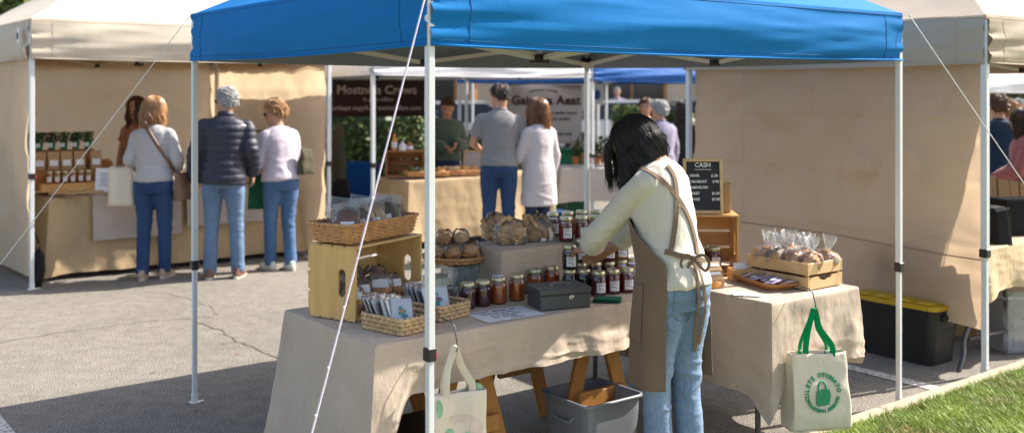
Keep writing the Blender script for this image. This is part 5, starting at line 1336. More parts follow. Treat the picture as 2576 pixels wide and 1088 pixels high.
    if style == 'cardigan':
        loft(t, [(hem, 0, -.01, .195+o, .15+o), (hem+.15, 0, -.01, .188+o, .15+o), (.92, 0, -.005, .175+o, .14+o), (1.08, 0, .0, .150*th+o, .118+o), (1.22, 0, .003, .150*th+o, .118+o), (1.33, 0, -.002, .160*th+o, .105+o), (1.395, 0, -.012, .115+o, .075+o), (1.435, 0, -.014, .062+o, .056+o)], Mu, 24)
    else:
        loft(t, [(hem, 0, -.008, hw+.004+o, .122+o), (hem+.03, 0, -.008, hw+.010+o, .125+o), (1.0, 0, -.005, .152*th+o, .115+o), (1.08, 0, .0, .145*th+o, .108+o), (1.22, 0, .003, .152*th+o, .115+o), (1.33, 0, -.002, .165*th+o, .105+o), (1.395, 0, -.012, .118+o, .075+o), (1.435, 0, -.014, .062+o, .056+o)], Mu, 24)
    for s in (-1, 1):
        end = EL[s].lerp(WR[s], max(0, sleeve-.5)*2) if sleeve > .5 else SH[s].lerp(EL[s], sleeve*2)
        pts = [SH[s]+(Mu.to_3x3() @ Vector((-s*.05, 0, .0))), SH[s]+(Mu.to_3x3() @ Vector((s*.012, 0, -.008))), SH[s].lerp(EL[s], .5)]; rs = [(.042+o*.5)*k, (.048+o*.6)*k, (.047+o*.85)*k]
        if sleeve > .5: pts += [EL[s], EL[s].lerp(end, .6), end]; rs += [(.044+o)*k, (.041+o)*k, (.034+o*.9)*k]
        else: pts[-1] = SH[s].lerp(end, .6); pts.append(end); rs.append((.056+o)*k)
        limb(t, pts, rs, 16)
    el = {s: EL[s] for s in EL}
    def dt(p):
        z = p.z/k
        if style == 'puffer':
            return .0085*abs(math.sin(z*math.pi/.062+1.1*noise.noise(Vector((p.x*2, p.y*2, 0)))*.3))**.7-.002+.004*noise.noise(p*14)
        d = .005*noise.noise(p*7)+.007*(ridged(p, (4, 4, 9), loc[1]*2, 2)-.2)*(.4+math.exp(-((z-hem-.12)/.12)**2))
        for s in (-1, 1):
            q = (p-el[s]).length
            if q < .13: d += .008*(1-q/.13)*(ridged(p, (9, 9, 13), 4, 2))
        return d
    tp_ = remesh(t, {'puffer': 'jacket', 'polo': 'polo_shirt', 'cardigan': 'cardigan', 'shirt': 'shirt'}.get(style, 'sweater'), M[top], root, None, voxel, 4, dt)
    if style in ('puffer', 'polo', 'shirt'):
        c = MB(); hc = .05 if style == 'puffer' else .03; r0 = .064 if style == 'puffer' else .062
        q = [Mu @ Vector((math.sin(a)*r0*1.05, -.012-math.cos(a)*r0, 1.425+.008*math.cos(a)+hc*.5)) for a in [R(x) for x in range(-150, 151, 15)]]
        c.tube([x for x in q], .006*k if style != 'puffer' else .010*k, 6, rb=hc*.55*k, side=(1, 0, 0)); cc_ = MB()
        n_ = len(q); vs = []
        for x in q: vs += [x-Vector((0, 0, hc*.6)), x+Vector((0, 0, hc*.5))]
        cc_.add(vs, [(2*i, 2*i+2, 2*i+3, 2*i+1) for i in range(n_-1)]); cc_.build('collar', M[top], root, smooth=True, solid=.012 if style == 'puffer' else .005)
    # shoes
    for s in (-1, 1):
        sh_ = MB(); a = AN[s]
        loft(sh_, [(.018, 0, .055, .046, .138), (.035, 0, .05, .048, .136), (.055, 0, .03, .043, .108), (.08, 0, -.005, .038, .062), (.098, 0, -.01, .036, .05)], Matrix.Translation((a.x, a.y+.0, 0)) @ Matrix.Scale(k, 4) @ Matrix.Rotation(R(-8*s), 4, 'Z'))
        so = remesh(sh_, 'shoe', M[shoes], root, None, max(.007, voxel), 2)
        sl = MB(); sl.M = Matrix.Translation((a.x, a.y, 0)) @ Matrix.Scale(k, 4) @ Matrix.Rotation(R(-8*s), 4, 'Z'); sl.poly([(.047*math.cos(t_)*(1 if math.sin(t_) > 0 else .88), .052+.140*math.sin(t_)) for t_ in [i/20*6.283 for i in range(20)]], .001, .026); sl.build('sole', M['sole'], so)
    if hr: hair(root, Mh, **hr)
    if glasses:
        g = MB()
        for x in (-1, 1):
            g.tube([Mh @ Vector((x*.034+.022*math.cos(a), .099, .006+.017*math.sin(a))) for a in [i/12*6.283 for i in range(13)]], .002, 5, cap=False)
            g.tube([Mh @ Vector((x*.056, .098, .008)), Mh @ Vector((x*.08, .07, .01)), Mh @ Vector((x*.084, .0, .008))], .002, 5)
            g.add([Mh @ Vector((x*.034+.021*math.cos(a), .098, .006+.016*math.sin(a))) for a in [i/12*6.283 for i in range(12)]], [tuple(range(12))])
        g.build('glasses', M['black_plastic'], root)
    return root, Mu, Mh, tp_, EL, WR
# ---- the seller
SL = Vector((.698, 4.40, 0))
seller, sMu, sMh, sTop, sEL, sWR = person('dark haired seller in a cream sweater, brown apron and jeans, bending over the jam jars', SL, GA, 1.68, True, lean=13.5, yaw=14, head=(10, 30, 0), headoff=(-.02, .045, -.045),
    arms={-1: [(-.155, .325, 1.085), (-.03, .535, .985)], 1: [(.20, .40, 1.10), (.145, .585, .955)]}, hands={-1: ((.12, .9, -.10), (.25, .1, -1), .75), 1: ((-.28, .75, -.38), (-.6, .1, -.6), .55)},
    top='cream_knit', bottom='denim_light', shoes='shoe_white', hem=.875, loose=.014, sleeve=.84, voxel=.0065, hairc=(.01, .01, .01), skin=(.46, .25, .16),
    feet={-1: (-.078, .03, 0), 1: (.070, -.03, 0)}, thick=.88, hipk=.86,
    hr=dict(mat='hair_black', style='long', length=.235, n=3400, wave=.014, seed=5, face=48, vol=.010, width=.0032, inward=.03))
SM = Matrix.Translation(SL) @ Matrix.Rotation(GA, 4, 'Z'); SMi = SM.inverted()
# apron, wrapped round the front and both sides
ap = MB()
def apf(a, b, off=0):
    z = 1.22-(1.22-.47)*b
    w = min(1, max(0, (z-1.0)/.2)); half = R(128)*(1-w)+R(48)*w
    if z < .92: half = R(128-8*(.92-z))
    ph = (a*2-1)*half
    if ph > R(100): ph = R(100)+(ph-R(100))*.2
    if z > .95: c = sMu @ Vector((0, .0, z)); rx, ry = .168, .148
    else: c = Vector((0, .0, z)); f_ = (.95-z); rx, ry = .175+f_*.03, .150+f_*.06; c.y = .0
    if z > .95: c.z = z
    fl = .012*math.sin(ph*7+z*2)*min(1, max(0, (.95-z)*3)) + .006*noise.noise(Vector((ph*2, z*5, 3)))
    q = Vector((math.sin(ph)*(rx+fl), math.cos(ph)*(ry+fl), 0)); return c+q
ap.grid(apf, 70, 44); apo = ap.build('apron', M['apron'], seller, smooth=True, solid=.0025)
pk = MB(); pk.grid(lambda a, b: (lambda p, c: c+(p-c)*1.028)(apf(.16+.17*a, .42+.33*b), Vector((0, 0, apf(.16+.17*a, .42+.33*b).z))), 10, 14); pk.build('apron_pocket', M['apron'], seller, smooth=True, solid=.002)
def bvh_of(objs):
    vs = []; fs = []
    for o in objs:
        n = len(vs); vs += [SM @ v.co for v in o.data.vertices]; fs += [tuple(i+n for i in p.vertices) for p in o.data.polygons]
    return BVHTree.FromPolygons(vs, fs)
jn = [c for c in seller.children if stem(c.name) == 'jeans'][0]
bt = bvh_of([sTop, jn, apo])
CAM = Vector((0, 0, CZ))
def onb(px, py, off=.006, dflt=4.3):
    d = Vector(((px-CX)/FP, 1, -(py-HY)/FP)).normalized(); h = bt.ray_cast(CAM, d)
    if h[0] is None: return PX(px, py, dflt), -d
    return h[0]+h[1]*off, h[1]
def ribbon(mb, pts, w, th=.0022, off=.006, dflt=4.28):
    q = cat([(x, y) for x, y in pts], 6); P3 = [onb(x, y, off, dflt) for x, y in q]
    ps = [p for p, n in P3]
    for _ in range(2): ps = [ps[0]]+[(ps[i-1]+ps[i]*2+ps[i+1])/4 for i in range(1, len(ps)-1)]+[ps[-1]]
    vs = []
    for i, p in enumerate(ps):
        t = (ps[min(i+1, len(ps)-1)]-ps[max(i-1, 0)]).normalized(); n = P3[i][1]; s_ = t.cross(n).normalized()*w/2
        vs += [p-s_, p+s_, p+s_+n*th, p-s_+n*th]
    fs = []
    for i in range(len(ps)-1):
        for k in range(4): fs.append((4*i+k, 4*i+(k+1) % 4, 4*i+4+(k+1) % 4, 4*i+4+k))
    mb.add(vs, fs)
for pts in (((1612, 424), (1652, 446), (1690, 482), (1722, 530), (1742, 585), (1752, 640)), ((1676, 418), (1694, 446), (1700, 500), (1697, 560), (1687, 630))):
    mb = MB(); ribbon(mb, pts, .022); mb.build('apron_strap', M['apron'], seller, smooth=35, world=True)
mb = MB(); ribbon(mb, ((1672, 632), (1700, 640), (1725, 646), (1752, 650), (1768, 656)), .022, off=.008); mb.build('apron_tie', M['apron'], seller, smooth=35, world=True)
mb = MB(); kp, kn = onb(1738, 650, .014)
mb.blob(kp, (.011, .010, .011), 12, 8, .3, 3)
yb = kp.y
for sg, ln in ((-1, .055), (1, .062)):
    path = cat([tuple(kp), tuple(kp+Vector((sg*ln*.6, -.015, .018))), tuple(kp+Vector((sg*ln, -.02, -.012))), tuple(kp+Vector((sg*ln*.75, -.015, -.048))), tuple(kp+Vector((sg*.004, -.004, -.004)))], 5)
    mb.tube([Vector(p) for p in path], .0018, 6, side=(0, 1, 0), rb=.0072)
mb.build('apron_bow', M['apron'], seller, smooth=50, world=True)
for pts in (((1738, 655), (1748, 700), (1752, 760), (1748, 820), (1743, 880)), ((1742, 655), (1762, 710), (1768, 770), (1758, 830), (1752, 862))):
    mb = MB(); ribbon(mb, pts, .016, off=.012, dflt=kp.y+.0); mb.build('apron_tie', M['apron'], seller, smooth=35, world=True)
M['thread'] = m_plain('thread', (.10, .15, .24), .9)
for pts in (((1696, 732), (1694, 790), (1712, 806), (1734, 800), (1740, 735)), ((1752, 735), (1754, 790), (1764, 795)), ):
    mb = MB(); ribbon(mb, pts, .0035, .001, .0015); mb.build('pocket_seam', M['thread'], jn, world=True)
# ---------------------------------------------------------------- left stall
def gx(px, d): return Vector(((px-CX)*d/FP, d, 0))
lt = thing('folding_table', 'long display table under burlap in the cream tent', 'table', W(1.47, 7.1, 0), GA)
mb = MB(); mb.M = MGm; mb.box((1.47, 7.08, .72), (2.36, .62, .03)); mb.build('tabletop', M['brown_wood'], lt, world=True)
for u in (.45, 2.5):
    for v in (6.9, 7.3): mb = MB(); mb.tube([W(u, v, .71), W(u, v, 0)], .016, 8); mb.build('leg', M['dark_steel'], lt, world=True)
mb = MB(); drape(mb, .26, 2.68, 6.75, 7.42, .745, (.69, .69, .6, .69), (.02, .0, 0, .02), amp=.05, flare=.05, seed=31, freq=7, n=360, cflare=.04, MM=MGm)
tag(mb.build('tablecloth', M['burlap'], smooth=70), 'brown burlap cloth reaching the ground under the herb pots on the left', 'tablecloth')
for u0, u1, zb, l in ((.62, 1.45, .34, 'grey linen runner hanging over the burlap left of the woman in grey'), (1.5, 2.3, .40, 'grey linen runner hanging over the burlap behind the man in the navy jacket')):
    mb = MB(); mb.M = MGm
    mb.grid(lambda a, b: Vector((u0+(u1-u0)*a, 6.99-.27*min(1, b*2.5) if b < .4 else 6.70-.012*math.sin(a*9+2)*(b-.4)-.03*(b-.4)-.02*noise.noise(Vector((a*4, b*3, u0))), .752 if b < .4 else .752-(.752-zb)*(b-.4)/.6)), 50, 30)
    tag(mb.build('table_runner', M['runner'], smooth=60), l, 'cloth')
def pb(px, py, d): return PX(px, py, d)
# stepped wooden stand
st = thing('display_stand', 'stepped brown wooden stand holding pots, kraft bags and jars on the burlap table', 'stand', PX(165, 480, 9.55), GA-R(6))
for x0, y0, z0, w, d, h, m_ in ((.03, .0, .0, .50, .16, .075, 'crate_x'), (-.01, .15, .0, .62, .14, .19, 'brown_wood'), (-.04, .30, .0, .66, .16, .37, 'brown_wood')):
    mb = MB(); mb.box((x0, y0, z0+h/2+.0), (w, d, h), bev=.004); mb.build('step', M[m_], st)
mst = Matrix.Translation(PX(165, 480, 9.55)) @ Matrix.Rotation(GA-R(6), 4, 'Z')
def plantpot(i, x):
    r = thing('potted_herb', ['leftmost', 'second', 'third', 'fourth', 'fifth', 'rightmost'][i]+' of six small labelled herb pots on the stepped stand', 'plant', mst @ Vector((x, .30, .373)), 0, 'herb pots on the stepped stand')
    mb = MB(); mb.lathe([(.028, 0), (.038, .075), (.041, .08), (.034, .078)], n=14); mb.build('pot', M['green_plastic'], r, smooth=40)
    mb = MB(); mb.box((0, -.042, .045), (.055, .004, .04)); mb.build('label', M['label'], r)
    rr = random.Random(i); mb = MB()
    for k in range(300):
        a = rr.uniform(0, 6.28); q = rr.random()**.6*.058; z = rr.uniform(.075, .165); c = Vector((math.cos(a)*q, math.sin(a)*q, z)); s = rr.uniform(.008, .018)
        u_ = Vector((rr.gauss(0, 1), rr.gauss(0, 1), rr.gauss(0, 1))).normalized()*s; v_ = u_.cross(Vector((rr.gauss(0, 1), rr.gauss(0, 1), 1))).normalized()*s*.5; mb.add([c-u_, c+v_, c+u_, c-v_], [(0, 1, 2, 3)])
    mb.build('leaves', M['leaf' if i % 2 else 'leaf_dark'], r)
    mb = MB()
    for k in range(6): mb.tube([(0, 0, .07), (rr.uniform(-.03, .03), rr.uniform(-.03, .03), .17)], .0015, 4)
    mb.build('stems', M['leaf_dark'], r)['kind'] = 'stuff'
for i in range(6): plantpot(i, -.30+.108*i)
for i in range(5):
    r = thing('kraft_bag', ['leftmost', 'second', 'middle', 'fourth', 'rightmost'][i]+' of five kraft bags with white labels on the stepped stand', 'bag', mst @ Vector((-.20+.115*i+(.03 if i == 4 else 0), .15, .192)), R(rnd.uniform(-6, 6))+GA*.6, 'kraft bags on the stepped stand')
    mb = MB(); mb.add([(-.05, -.03, 0), (.05, -.03, 0), (.05, .03, 0), (-.05, .03, 0), (-.05, -.035, .09), (.05, -.035, .09), (.05, .035, .09), (-.05, .035, .09), (-.048, -.003, .17), (.048, -.003, .17), (.048, .003, .17), (-.048, .003, .17)], [(3, 2, 1, 0), (0, 1, 5, 4), (1, 2, 6, 5), (2, 3, 7, 6), (3, 0, 4, 7), (4, 5, 9, 8), (5, 6, 10, 9), (6, 7, 11, 10), (7, 4, 8, 11), (8, 9, 10, 11)]); mb.build('bag', M['kraft'], r)
    mb = MB(); mb.box((0, -.0385, .065), (.07, .003, .055), rot=Matrix.Rotation(R(-3), 3, 'X')); mb.build('label', M['label'], r)
for i in range(6):
    x = -.14+.068*i; p = mst @ Vector((x, -.01, .077))
    o = dup(JP[('jam_amber' if i % 2 else 'jam_purple', True, .118)], p, .3, ['leftmost', 'second', 'third', 'fourth', 'fifth', 'rightmost'][i]+' of six small labelled jars on the front of the stepped stand', 'small jars on the stepped stand', sc=(.78, .78, .95), mats={'jam': M['bread']})
r = thing('info_card', 'white printed card leaning on the burlap table beside the kraft bags', 'sign', PX(262, 482, 9.5), R(8)); r.rotation_euler.x = R(-10)
mb = MB(); mb.box((0, 0, .11), (.165, .006, .22)); mb.build('card', M['paper'], r)
mb = MB()
for k in range(7): mb.box((-.01+.004*(k % 2), -.0035, .17-.018*k), (.08-.01*(k % 3), .001, .005))
mb.build('lettering', M['cashbox'], r)['kind'] = 'stuff'
for i, (px, py, w, l) in enumerate(((190, 487, .11, 'flat tan paper packet lying left on the burlap table'), (232, 485, .09, 'crumpled paper packet lying by the white card on the burlap table'), (155, 489, .10, 'flat tan packet lying under the kraft bags'))):
    mb = MB(); p = PX(px, py, 9.32); mb.grid(lambda a, b: p+Vector(((a-.5)*w*2, (b-.5)*w, .012+.02*noise.noise(Vector((a*3, b*3, i))))), 10, 6); tag(mb.build('paper_packet', M['kraft'], smooth=True, solid=.012), l, 'packet')
r = thing('wicker_basket', 'small basket of amber jars between the woman in grey and the man', 'basket', PX(455, 468, 9.9), GA); basket(r, .20, .14, .07)
for i in range(3): dup(JP[('jam_amber', True, .118)], PX(443+12*i, 462, 9.9), .2, 'amber jar in the small basket on the burlap table, '+['left', 'middle', 'right'][i], 'amber jars in the small basket', sc=.9)
o = thing('brown_box', 'dark red brown rounded box behind the kraft bags', 'box', PX(263, 440, 10.0), GA); mb = MB(); mb.box((0, 0, .07), (.14, .12, .17), bev=.03); mb.build('body', M['brown_wood'], o)
o = thing('picture_frame', 'small dark framed picture on the burlap table, left of the short haired woman', 'frame', PX(640, 388, 10.9), R(12)); 
mb = MB(); mb.box((0, .004, .12), (.20, .008, .24)); mb.build('picture', M['cookie_tan'], o)
mb = MB()
for x in (-.1, .1): mb.box((x, 0, .12), (.018, .02, .26))
for z in (0, .25): mb.box((0, 0, z), (.185, .019, .018))
mb.build('frame', M['black_plastic'], o)
o = thing('wooden_box', 'wooden box holding up the small framed picture', 'box', PX(642, 455, 10.9), GA); mb = MB(); mb.box((0, 0, .13), (.28, .2, .27), bev=.006); mb.build('body', M['crate_x'], o)
# black bag by the pole
o = thing('black_backpack', 'black bag hanging at the foot of the left white tent leg', 'bag', PX(96, 725, 8.95), 0)
mb = MB(); mb.blob((0, 0, .17), (.055, .06, .175), 18, 14, .35, 4); mb.build('bag', M['black_fabric'], o, smooth=True)
mb = MB(); mb.tube([(-.03, -.03, .35), (-.05, -.03, .46), (-.03, -.02, .52), (.02, -.03, .40)], .010, 6); mb.build('strap', M['black_fabric'], o, smooth=True)
LP = 'customers at the cream stall'
wg, Mu_, Mh_, tp_, EL_, WR_ = person('long haired blonde woman in a grey sweater and blue jeans, seen from behind', TZ(388, 700, 0), R(2), 1.67, True, lean=5, yaw=-8, roll=-3, head=(-14, 6, 5), arms={-1: [(-.225, -.02, 1.10), (-.23, .20, 1.08)], 1: [(.225, -.02, 1.10), (.18, .20, 1.02)]},
    top='grey_knit', bottom='denim_blue', shoes='shoe_tan', loose=.014, hem=.90, voxel=.011, feet={-1: (-.095, -.03, 0), 1: (.08, .07, 0)}, hr=dict(mat='hair_blond', style='long', length=.25, n=420, seed=3, width=.008, vol=.016), group=LP)
mn, *_ = person('grey haired man in a navy quilted jacket and light jeans, hand at his side', TZ(562, 700, 0), R(6), 1.76, False, lean=3, yaw=8, roll=2, head=(34, 4, -4), arms={-1: [(-.235, -.02, 1.10), (-.255, .06, .86)], 1: [(.235, .0, 1.12), (.23, .16, .92)]},
    top='navy_puffer', bottom='denim_steel', shoes='shoe_brown', loose=.030, hem=.84, style='puffer', voxel=.011, thick=1.0, glasses=True, hr=dict(mat='hair_grey', style='short', length=0, n=500, seed=4, width=.007, vol=.006), feet={-1: (-.12, .02, 0), 1: (.12, .06, 0)}, group=LP, hairc=(.4, .4, .4))
ws, Mus, Mhs, tps, ELs, WRs = person('short haired woman in a pale lilac sweater and blue jeans with a green bag', TZ(705, 678, 0), R(38), 1.63, True, lean=4, yaw=10, roll=-2, head=(34, 8, 3), arms={-1: [(-.23, .06, 1.08), (-.16, .30, 1.10)], 1: [(.22, .08, 1.07), (.10, .30, 1.08)]},
    top='lilac_knit', bottom='denim_mid', shoes='shoe_white', loose=.03, hem=.90, voxel=.011, glasses=True, hr=dict(mat='hair_ginger', style='short', length=0, n=600, seed=9, width=.008, vol=.018), feet={-1: (-.08, .08, 0), 1: (.08, -.05, 0)}, group=LP)
person('red haired vendor in a rust top behind the kraft bags', Vector((gx(347, 10.75))), R(160), 1.66, True, head=(12, 2, 0), top='rust_top', bottom='denim_dark', loose=.012, sleeve=.3, voxel=.012, hr=dict(mat='hair_brown', style='long', length=.26, n=260, seed=11), skin=(.52, .27, .17))
# bags the customers carry
def ribw(mb, pts, w, n=(0, -1, 0), th=.004): mb.tube([Vector(p) for p in cat([tuple(p) for p in pts], 5)], w/2, 6, side=(1, 0, .0), rb=th)
def softbag(name, label, p, w, d, h, mat, rz=0, seed=0, strap=None):
    r = thing(name, label, 'bag', p, rz); mb = MB(); P = rrect(w, d, d*.3, 32)
    mb.grid(lambda a, b: (lambda q: Vector((q.x*(1-.16*b), q.y*(1-.8*b**2)+.02*noise.noise(Vector((q.x*8, b*3, seed))), h*(b-1)+.02*noise.noise(Vector((q.x*6, q.y*6, seed)))*b)))(P[int(round(a*32)) % 32]), 32, 12, wrap=True)
    mb.poly([(q.x, q.y) for q in P[::2]], -h, -h+.003); mb.build('bag', M[mat], r, smooth=50, solid=.003)
    if strap:
        for s_ in strap[1]:
            mb = MB(); ribw(mb, [Vector(q)-p*0 for q in s_], strap[0]); o_ = mb.build('strap', M[strap[2]], r, smooth=True, world=True)
    return r
wm = Matrix.Translation(TZ(388, 700, 0)) @ Matrix.Rotation(R(2), 4, 'Z')
el = wm @ (EL_[-1].lerp(WR_[-1], .35)); bp = PX(306, 418, el.y+.0)
softbag('tote_bag', 'cream canvas tote over the arm of the woman in grey', bp, .24, .10, .36, 'canvas', R(8), 3, (.022, [[bp+Vector((-.07, 0, -.02)), el+Vector((-.01, 0, -.03)), el+Vector((0, .0, .04)), bp+Vector((.07, .0, -.02))]], 'brown_leather'))
cbm_ = wm @ Vector((.27, -.03, .90))
softbag('shoulder_bag', 'brown shoulder bag with long strap on the hip of the woman in grey', cbm_+Vector((.0, -.02, .07)), .15, .10, .24, 'brown_leather', R(60), 5)
bb = BVHTree.FromPolygons([wm @ v.co for v in tp_.data.vertices], [tuple(p.vertices) for p in tp_.data.polygons])
mb = MB(); q = []
for x, y in cat([(362, 306), (378, 336), (398, 370), (418, 402), (434, 430)], 4):
    d = Vector(((x-CX)/FP, 1, -(y-HY)/FP)).normalized(); h = bb.ray_cast(CAM, d); q.append((h[0]+h[1]*.008) if h[0] else PX(x, y, 9.05))
q.append(cbm_+Vector((0, -.03, .06)))
mb.tube(q, .017, 6, side=(1, 0, 0), rb=.003); sb = [o for o in S.objects if stem(o.name) == 'shoulder_bag'][0]
mb.build('strap', M['brown_leather'], sb, smooth=True, world=True)
wm2 = Matrix.Translation(TZ(705, 678, 0)) @ Matrix.Rotation(R(38), 4, 'Z'); h2 = wm2 @ WRs[-1]; bp = PX(650, 436, h2.y-.06)
M['green_bag'] = m_clear('green_bag', (.25, .6, .4), .05, .45, .2, 8, .4); M['green_bag'] = m_cloth('green_bagc', (.03, .16, .07), 600, .3, (.1, .4, .15))
softbag('green_bag', 'green shopping bag hanging from the hand of the short haired woman', bp, .20, .09, .34, 'green_bag', R(20), 8, (.018, [[bp+Vector((-.06, 0, -.02)), h2+Vector((-.02, 0, .02)), h2+Vector((.02, 0, .02)), bp+Vector((.06, 0, -.02))]], 'green_bag'))
bq = wm2 @ Vector((.21, -.12, 1.02)); M['olive_fabric'] = m_cloth('olive_fabric', (.07, .065, .04), 700)
softbag('shoulder_bag', 'dark olive bag behind the back of the short haired woman', bq+Vector((0, 0, .14)), .18, .08, .24, 'olive_fabric', R(60), 2)
# small white emblem on the jacket
mb = MB(); p = PX(612, 316, 9.0); 
mb.add([p+Vector((-.02, 0, .008)), p+Vector((.0, 0, .012)), p+Vector((.022, .004, .0)), p+Vector((.02, .004, -.008)), p+Vector((-.02, 0, -.004))], [(0, 1, 2, 3, 4)])
bm2 = [c for c in mn.children if stem(c.name) == 'jacket'][0]; mm_ = Matrix.Translation(TZ(562, 700, 0)) @ Matrix.Rotation(R(6), 4, 'Z')
bb2 = BVHTree.FromPolygons([mm_ @ v.co for v in bm2.data.vertices], [tuple(p.vertices) for p in bm2.data.polygons])
for i, v in enumerate(mb.v):
    d = (v-CAM).normalized(); h = bb2.ray_cast(CAM, d)
    if h[0]: mb.v[i] = h[0]+h[1]*.008
mb.build('emblem', M['label'], bm2, world=True)

# ---------------------------------------------------------------- middle stall
mt0 = Vector((-1.45, 10.6, 0)); tent('canopy_tent', 'white canopy tent over the stall in the middle of the market', [mt0, mt0+U*3, mt0+U*3+V*2.6, mt0+V*2.6], 1.885, 2.1, 2.9, ('white_canopy', 'white_canopy'), polez=.95, bulge=.01, res=10)
bt0 = Vector((1.02, 12.95, 0)); tent('canopy_tent', 'blue canopy tent over the plant table in the background', [bt0, bt0+U*3, bt0+U*3+V*3, bt0+V*3], 1.84, 2.04, 2.9, ('blue_canopy2', 'blue_canopy2'), polez=.9, bulge=.03, res=10)
b30 = Vector((-.70, 18.0, 0)); tent('canopy_tent', 'far blue canopy tent behind the grey banner', [b30, b30+U*3, b30+U*3+V*3, b30+V*3], 1.97, 2.2, 3, ('blue_canopy2', 'blue_canopy2'), polez=None, bulge=.02, res=8, frame=False)
mT = Vector((-1.11, 11.0, 0)); MTm = Matrix.Translation(mT) @ Matrix.Rotation(GA, 4, 'Z')
o = thing('folding_table', 'display table under burlap in the middle stall', 'table', mT+U*1, GA); mb = MB(); mb.M = MTm; mb.box((1.0, .34, .72), (1.96, .64, .03)); mb.build('tabletop', M['brown_wood'], o, world=True)
for u in (.15, 1.85):
    for v in (.1, .6): mb = MB(); mb.tube([MTm @ Vector((u, v, .71)), MTm @ Vector((u, v, 0))], .016, 8); mb.build('leg', M['dark_steel'], o, world=True)
mb = MB(); drape(mb, 0, 2.0, 0, .68, .745, (.66, .66, .5, .4), (.04, .04, 0, 0), amp=.07, flare=.06, seed=41, freq=6, n=240, cflare=.05, MM=MTm)
tag(mb.build('tablecloth', M['burlap'], smooth=70), 'brown burlap cloth on the table behind the man in the grey polo shirt', 'tablecloth')
mc = PX(1018, 443, 11.4); o = thing('wooden_crate', 'red brown wooden crate on the middle stall with bottles on it', 'crate', mc+Vector((0, 0, .01)), R(8)); slat_crate(o, .42, .26, .27, 'brown_wood', 'brown_wood')
def bottle(p, h, r, mat, label, cap='black_plastic'):
    t = thing('bottle', label, 'bottle', p); mb = MB(); mb.lathe([(r*.9, 0), (r, .01), (r, h*.6), (r*.4, h*.75), (r*.36, h*.92)], n=14); mb.build('bottle', M[mat], t, smooth=40); mb = MB(); mb.lathe([(r*.4, h*.92), (r*.4, h), (.001, h)], n=12); mb.build('cap', M[cap], t)
    mb = MB(); mb.lathe([(r*1.02, h*.2), (r*1.02, h*.5)], n=14, cap=False); mb.build('label', M['label'], t)
bottle(PX(992, 382, 11.4), .22, .032, 'bread', 'tall brown bottle on the red brown crate'); bottle(PX(1012, 382, 11.4), .13, .04, 'paper', 'white bottle on the red brown crate')
bottle(PX(1030, 380, 11.45), .12, .04, 'terracotta', 'orange brown jar on the red brown crate')
for i, (px, py, d, m_, l) in enumerate(((1048, 441, 11.3, 'leaf_light', 'green and white produce in a small crate on the middle stall'), (1095, 441, 11.45, 'bread', 'bread rolls heaped on the middle stall beside the grey polo man'), (1135, 438, 11.6, 'cookie', 'pastries on the middle stall in front of the green shirted vendor'), (1180, 438, 11.7, 'bread', 'rolls on the middle stall below the white board'))):
    r = thing('wicker_basket', l.replace('heaped', 'heaped in a basket'), 'basket', PX(px, py, d), R(20)); basket(r, .24, .17, .04)
    rr = random.Random(i); 
    for k in range(7): mb = MB(); mb.blob((rr.uniform(-.08, .08), rr.uniform(-.05, .05), .05+.02*rr.random()), (.045, .035, .028), 10, 7, .3, 3, seed=k); mb.build('roll' if i else 'produce', M[m_ if k % 3 else ('cookie_tan' if i else 'paper')], r, smooth=True)
r = thing('display_board', 'grey notice board leaning on the middle stall left of the man in the polo shirt', 'sign', PX(1190, 436, 11.75), R(-8)); r.rotation_euler.x = R(-12)
mb = MB(); mb.box((0, .004, .13), (.22, .008, .25)); mb.build('board', M['runner'], r); mb = MB()
for x in (-.115, .115): mb.box((x, 0, .13), (.014, .018, .27))
for z in (0, .26): mb.box((0, 0, z), (.216, .017, .014))
mb.build('frame', M['crate_x'], r)
person('vendor in a dark green shirt looking down behind the middle stall', PX(1118, 0, 12.6)*Vector((1, 1, 0)) if False else gx(1122, 12.6), R(200), 1.64, True, lean=4, head=(-15, 22, 0), arms={-1: [(-.22, .06, 1.10), (-.05, .26, 1.12)], 1: [(.22, .06, 1.10), (.08, .28, 1.08)]}, top='green_shirt', style='shirt', bottom='denim_dark', loose=.03, voxel=.013, hr=dict(mat='hair_brown', style='short', length=0, n=350, seed=21, width=.008, vol=.012), skin=(.5, .26, .17))
person('tall man in a grey polo shirt and blue jeans, seen from behind', gx(1254, 10.4), R(6), 1.80, False, lean=4, yaw=6, roll=2, head=(26, 12, -3), arms={-1: [(-.245, .04, 1.12), (-.16, .26, 1.05)], 1: [(.245, .04, 1.12), (.20, .24, 1.02)]}, top='polo_grey', style='polo', bottom='denim_blue', shoes='shoe_dark', loose=.018, hem=.90, sleeve=.36, voxel=.012, thick=1.0, hr=dict(mat='hair_dark', style='short', length=0, n=420, seed=22, width=.006, vol=.004), skin=(.5, .27, .18))
person('long haired woman in a long white cardigan beside the man in grey', gx(1354, 10.5), R(38), 1.64, True, head=(48, 4, 0), arms={-1: [(-.22, .06, 1.08), (-.14, .26, 1.02)], 1: [(.235, .0, 1.08), (.25, .10, .84)]}, top='white_knit', style='cardigan', bottom='denim_dark', shoes='shoe_dark', loose=.012, hem=.57, voxel=.012, hr=dict(mat='hair_auburn', style='long', length=.34, n=420, seed=23, width=.008, vol=.014), feet={-1: (-.08, .02, 0), 1: (.08, 0, 0)})
